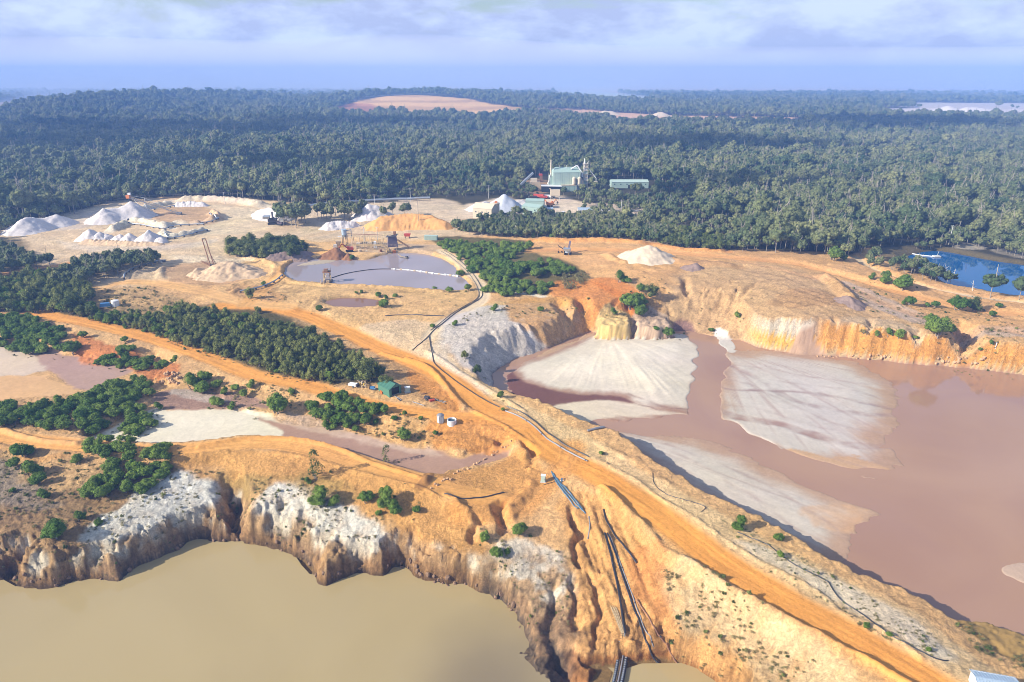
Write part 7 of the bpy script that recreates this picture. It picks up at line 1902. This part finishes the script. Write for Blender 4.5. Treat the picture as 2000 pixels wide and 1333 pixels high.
for k in range(8): G().box((17, 2, 2.6 + k * 2.9), (4.2, 4.2, .3)).build("tower_floor", M['cream'], e)
for k in range(7): G().box((17 - .4 * (k % 2), 2, 4.0 + k * 2.9), (2.5, 2.6, 2.2)).build("bucket_house", M[('cream', 'pale_green', 'pole_white')[k % 3]], e)
G().cyl((16, 2, 23), (15.8, 2, 27.6), .7, 8, .3).build("tower_head", M['white_paint'], e); G().beam((18.7, 2, 23), (19.3, 2, 25.6), .3).build("davit", M['pole_white'], e)
G().tube([(18.8, 2, 20), (21.5, 1.6, 16.5), (26.5, 1, 10.5), (26.6, 1, 7)], .35, 6).build("chute", M['white_paint'], e); G().box((26.4, 1, 6.4), (2.6, 2.4, 2.8)).build("dust_box", M['cream'], e)
for x_ in (6.2, 11.0): G().lathe((x_, -3.4, 6.6), [(.4, -3.4), (1.8, 0), (1.8, 4.8), (.3, 6)], 14).build("silo", M['cream'], e)
g = G()
for a_, b_ in (((6.2, -3.4, 3.4), (10, -4.5, 6.6)), ((11, -3.4, 3.4), (14.5, -4, 7)), ((4, -4.2, 0), (4.6, -3.4, 7)), ((9, -4.6, 0), (8.6, -3.6, 9)), ((13.2, -4.4, 0), (13.2, -3, 10)), ((8.5, -4.4, 5), (14, -4.2, 5)), ((14, -3, 9), (15.3, -1, 5))): g.beam(a_, b_, .4)
g.build("pipework", M['zinc'], e)
G().box((-28, 0, 5.0), (9, 6, 6.5)).build("crusher_house", M['tan_steel'], e); G().box((-29, 0, 9.6), (5.5, 4, 3)).build("bin", M['cream'], e); G().box((-22.5, 1, 10.5), (2.2, 2.5, 6)).build("transfer_tower", M['rust'], e); G().box((-23, 1, 14), (3.0, 3, 1.4)).build("drive_house", M['red_paint'], e)
for x_ in (-32, -24): G().beam((x_, -3, -.5), (x_, -3, 2), .5).build("leg", M['tan_steel'], e)
G().beam((-44, -1, 2.5), (-29.5, 2, 15.5), 2.0, 1.6).build("inclined_gallery", M['zinc'], e); G().beam((-37, .4, -.5), (-37, .4, 8), .4).build("gallery_leg", M['dark_steel'], e)
G().box((-14, -4, 2.4), (17, 7, 4.6)).build("truck_shed", M['interior'], e); G().slab([(-23, -8, 5.4), (-5, -8, 4.9), (-5, 0, 5.1), (-23, 0, 5.6)], .3).build("truck_shed_roof", M['white_paint'], e)
w1 = Vector((*at(1084, 388, WZ), WZ)); w1.z = gz(w1.x, w1.y)
e = thing("loading_bin", "cream loading bin on legs in front of the processing works", "bin", w1)
G().box((0, 0, 5.0), (8, 4.5, 5)).build("bin", M['cream'], e)
for x_ in (-3.6, 3.6):
    for y_ in (-1.9, 1.9): G().beam((x_, y_, -.4), (x_, y_, 2.6), .4).build("leg", M['concrete'], e)
G().beam((-3, 0, 7), (-4.6, 0, 8.6), 1.2, .8).build("chute", M['cream'], e)
def building(u, v, z, d, rs, rz, mw, mr_, label, name="shed", cat="shed", door=True, win=0):
    p = Vector((*at(u, v, z), z)); p.z = gz(p.x, p.y)
    e = thing(name, label, cat, p, rz); shed(e, d[0], d[1], d[2], rs, mw, mr_, door=False, ribs=False)
    if door: G().box((0, -d[1] / 2 - .05, 1.5), (min(3.5, d[0] * .3), .1, 3.0)).build("door", M['interior'], e)
    for k in range(win): G().box((-d[0] / 2 + d[0] * (k + .5) / win, -d[1] / 2 - .06, d[2] * .65), (1.0, .1, .9)).build("window", M['glass'], e)
    return e
building(1228, 364, 5, (34, 14, 5.5), 1.4, R(0), 'works_green', 'pale_green', "long low pale green roofed store right of the processing works", "long_store", "warehouse", True, 6)
building(948, 427, 5, (15, 10, 7.5), 3, R(-25), 'cream', 'cream', "cream gabled building left of the silo with a stepped vented roof", "bagging_shed", "building", True, 3)
p = Vector((*at(969, 424, 5), 5)); p.z = gz(p.x, p.y); e = thing("storage_silo", "round cream silo between the cream building and the bluish cone", "silo", p)
G().cyl((0, 0, -.3), (0, 0, 9.5), 2.3, 18).build("shell", M['cream'], e); G().cyl((0, 0, 9.5), (0, 0, 10.0), 2.7, 18).build("rim", M['cream'], e); G().box((0, 0, 10.6), (2, 1.4, 1.2)).build("filter", M['orange_paint'], e); G().beam((2.4, -.4, 0), (2.4, -.4, 9.4), .25).build("ladder", M['pole_white'], e)
building(1043, 419, 5, (15, 11, 6), 1.4, R(-32), 'works_green', 'works_green', "green workshop shed with a long roof among the belt of trees", "workshop_shed", "shed", True, 2)
building(1045, 407, 5, (14, 8, 6), 1.0, R(-8), 'works_green', 'works_green', "lower green shed behind the workshop", "store_shed", "shed", True)
building(1069, 418, 5, (8, 6, 4), .6, R(-10), 'blue_paint', 'roof_blue', "small dark lean shed right of the green workshop", "lean_shed", "shed", True)
building(1152, 417, 5, (18, 8, 3), .9, R(-3), 'white_paint', 'roof_blue', "white roofed site office among trees right of the yard", "site_office", "building", True, 5)
building(1182, 418, 5, (12, 7, 3), .9, R(-10), 'white_paint', 'white_paint', "small white roofed building right of the site office", "site_office", "building", True, 3)
def truck(u, v, rz, mat, label, s=1.0, kind="truck"):
    p = Vector((*at(u, v, 5), 5)); p.z = gz(p.x, p.y); e = thing("truck" if kind == "truck" else "van", label, kind, p, rz); e.scale = (s, s, s)
    if kind == "truck":
        c = G().box((2.9, 0, 1.8), (1.8, 2.3, 2.2), 0, .92).build("cab", M[mat], e); G().box((3.75, 0, 2.2), (.1, 1.9, .8)).build("windscreen", M['glass'], c); G().box((-.8, 0, 2.0), (5.2, 2.4, 1.6), 0, 1.04).build("tipper_body", M[mat], e); G().box((0, 0, .85), (7, 1.0, .3)).build("chassis", M['dark_steel'], e); xs = (2.8, -1.2, -2.6)
    else:
        G().box((0, 0, 1.2), (4.6, 1.9, 1.5), 0, .9).build("body", M[mat], e); G().box((1.9, 0, 1.6), (.6, 1.6, .6)).build("windscreen", M['glass'], e); xs = (1.4, -1.4)
    for x_ in xs:
        for s_ in (-1, 1): G().cyl((x_, s_ * 1.0, .5), (x_, s_ * 1.22, .5), .5, 10).build("wheel", M['rubber'], e)
for u, v, m_, lb, s in ((1052,388,'red_paint',"bright red tipper truck parked at the back of the works yard",1.2),(1061,389,'red_paint',"red truck right of the bright red one in the works yard",.9),(1068,388,'white_paint',"white truck in the row at the back of the works yard",1.0),(1075,387,'grey_poly',"grey truck at the right end of the row in the works yard",1.0),(1040,391,'dark_steel',"dark truck at the left end of the row in the works yard",1.0)): truck(u, v, R(rnd.uniform(-30, 30)), m_, lb, s)
for u, v, lb in ((1082,422,"white van left end of the parked row by the workshop"),(1087,421,"white van second in the parked row by the workshop"),(1093,421,"white van third in the parked row by the workshop"),(1099,420,"white van right end of the parked row by the workshop"),(1005,424,"white van alone under trees left of the workshop")): truck(u, v, R(60), 'white_paint', lb, 1.0, "van")
p = Vector((*at(1072, 405, 5), 5)); p.z = gz(p.x, p.y); excavator(p, R(150), 'orange_paint', "orange excavator beside the dark lean shed in the works yard", 1.3)
p = Vector((*at(1078, 401, 5), 5)); p.z = gz(p.x, p.y); excavator(p, R(30), 'orange_paint', "second orange excavator behind the first in the works yard", 1.0)
# ------------------------------------------------------------------ blue pond: jetty and drowned trees
L = [wp(1776, 495, P3Z + .25), wp(1800, 499, P3Z + .25), wp(1829, 502, P3Z + .25)]
e = thing("floating_jetty", "white floating pipe jetty at the dark left end of the blue pond", "jetty", L[0]); G().tube([p - L[0] for p in L], .3).build("pipe_run", M['white_paint'], e); G().box(L[2] - L[0] + Vector((0, 0, .3)), (4, 2.6, .7)).build("platform", M['pole_white'], e); G().beam(L[2] - L[0], L[2] - L[0] + Vector((.8, 0, 3.4)), .14).build("post", M['pole_white'], e)
def dead_tree(p, h, seed, label):
    r = random.Random(seed); e = thing("dead_tree", label, "dead tree", p)
    tip = Vector((r.uniform(-.3, .3) * h, r.uniform(-.2, .2) * h, h)); G().cyl((0, 0, -1), tip, .22, 6, .07).build("trunk", M_DEAD, e)
    for k in range(5):
        a = tip * r.uniform(.3, .8); G().cyl(a, a + Vector((r.uniform(-1, 1), r.uniform(-.5, .5), r.uniform(.2, .8))) * h * .35, .08, 5, .03).build("branch", M_DEAD, e)
dead_tree(wp(1849, 536, P3Z), 6.0, 1, "bleached dead tree leaning out of the blue pond, left of two"); dead_tree(wp(1862, 538, P3Z), 3.5, 2, "low bleached snag in the blue pond, right of two"); dead_tree(spot(1900, 568), 5.0, 3, "pale dead stump at the near shore of the blue pond")
# ------------------------------------------------------------------ the air
def haze_box():
    bm = bmesh.new(); bmesh.ops.create_cube(bm, size=1)
    for v in bm.verts:
        v.co.x = v.co.x * 19000; v.co.y = 1200 + v.co.y * 7000; v.co.z = (v.co.z + .5) * 195 - 40
    me = bpy.data.meshes.new("haze"); bm.to_mesh(me); bm.free()
    m = bpy.data.materials.new("air"); m.use_nodes = True; t = m.node_tree
    t.nodes.remove(t.nodes['Principled BSDF'])
    pv = N("ShaderNodeVolumePrincipled", t); pv.inputs['Color'].default_value = (0.26, 0.48, 1.0, 1); pv.inputs['Density'].default_value = 0.00025; pv.inputs['Anisotropy'].default_value = 0.0
    t.links.new(pv.outputs[0], t.nodes['Material Output'].inputs['Volume'])
    me.materials.append(m)
    o = bpy.data.objects.new("haze", me); sc.collection.objects.link(o); o['kind'] = 'stuff'
haze_box()
def fog_bank():
    """low cloud that has settled on the land behind: a long swelling bank"""
    r = np.random.default_rng(4)
    bm = bmesh.new(); nu, nv = 60, 14
    th = np.linspace(R(-62), R(62), nu)
    rows = []
    for q in range(nv):
        row = []
        for a in th:
            near = 1950 + 1500 * min(1, max(0, (a + .25) / .7)) + 200 * math.sin(a * 7) + 150 * math.sin(a * 17 + 1)
            f = q / (nv - 1)
            rad = near + f * 5500
            x = rad * math.sin(a); y = rad * math.cos(a)
            z = 2 + 430 * f ** 1.4 * (1 + .10 * math.sin(a * 5 + 2) + .05 * math.sin(a * 13 + f * 9))
            row.append(bm.verts.new((x, y, z)))
        rows.append(row)
    base = [[bm.verts.new((v.co.x, v.co.y, -45)) for v in row] for row in rows]
    for q in range(nv - 1):
        for k in range(nu - 1):
            bm.faces.new((rows[q][k], rows[q + 1][k], rows[q + 1][k + 1], rows[q][k + 1]))
            bm.faces.new((base[q][k], base[q][k + 1], base[q + 1][k + 1], base[q + 1][k]))
    for k in range(nu - 1):
        bm.faces.new((base[0][k + 1], base[0][k], rows[0][k], rows[0][k + 1])); bm.faces.new((base[-1][k], base[-1][k + 1], rows[-1][k + 1], rows[-1][k]))
    for q in range(nv - 1):
        bm.faces.new((base[q][0], base[q + 1][0], rows[q + 1][0], rows[q][0])); bm.faces.new((base[q + 1][-1], base[q][-1], rows[q][-1], rows[q + 1][-1]))
    bmesh.ops.recalc_face_normals(bm, faces=bm.faces[:])
    me = bpy.data.meshes.new("fog_bank"); bm.to_mesh(me); bm.free()
    m = bpy.data.materials.new("low_cloud"); m.use_nodes = True; t = m.node_tree
    t.nodes.remove(t.nodes['Principled BSDF'])
    pv = N("ShaderNodeVolumePrincipled", t); pv.inputs['Color'].default_value = (0.70, 0.79, 1.0, 1); pv.inputs["Density"].default_value = 0.0009; pv.inputs["Anisotropy"].default_value = 0.0
    t.links.new(pv.outputs[0], t.nodes['Material Output'].inputs['Volume'])
    me.materials.append(m)
    o = bpy.data.objects.new("fog_bank", me); sc.collection.objects.link(o); o['kind'] = 'stuff'
fog_bank()

def cloud(cx, cy, sx, sy, seed, alt=760):
    """a flat ragged cloud added out of view to shade the trees"""
    r = np.random.default_rng(seed); bm = bmesh.new()
    for k in range(7):
        a = r.uniform(0, 6.28); f = r.uniform(0, .55)
        bmesh.ops.create_icosphere(bm, subdivisions=3, radius=1, matrix=Matrix.Translation((sx * f * math.cos(a), sy * f * math.sin(a), r.uniform(-12, 12))) @ Matrix.Diagonal((sx * r.uniform(.35, .6), sy * r.uniform(.35, .6), r.uniform(22, 40), 1)))
    for v in bm.verts:
        n = float(pn(np.array([v.co.x / 120 + seed]), np.array([v.co.y / 120]), 951)[0]); v.co.x *= 1 + .25 * n; v.co.y *= 1 + .25 * n
    me = bpy.data.meshes.new("cloud"); bm.to_mesh(me); bm.free()
    m = bpy.data.materials.get("cloud_mist")
    if m is None:
        m = bpy.data.materials.new("cloud_mist"); m.use_nodes = True; t = m.node_tree; t.nodes.remove(t.nodes['Principled BSDF'])
        pv = N("ShaderNodeVolumePrincipled", t); pv.inputs['Color'].default_value = (.95, .97, 1, 1); pv.inputs['Density'].default_value = .016
        t.links.new(pv.outputs[0], t.nodes['Material Output'].inputs['Volume'])
    me.materials.append(m)
    o = bpy.data.objects.new("cloud", me); o.location = (cx, cy, alt); sc.collection.objects.link(o); o['kind'] = 'stuff'
for u, v, sx, sy, sdn in ((330, 262, 420, 260, 1), (90, 300, 260, 200, 2), (1430, 285, 260, 150, 3), (600, 330, 150, 90, 4), (1750, 240, 420, 260, 5), (760, 245, 330, 200, 6), (1500, 360, 120, 60, 7)):
    x, y = at(u, v, 8); k = 760 / sd.z
    cloud(x + sd.x * k, y + sd.y * k, sx, sy, sdn)
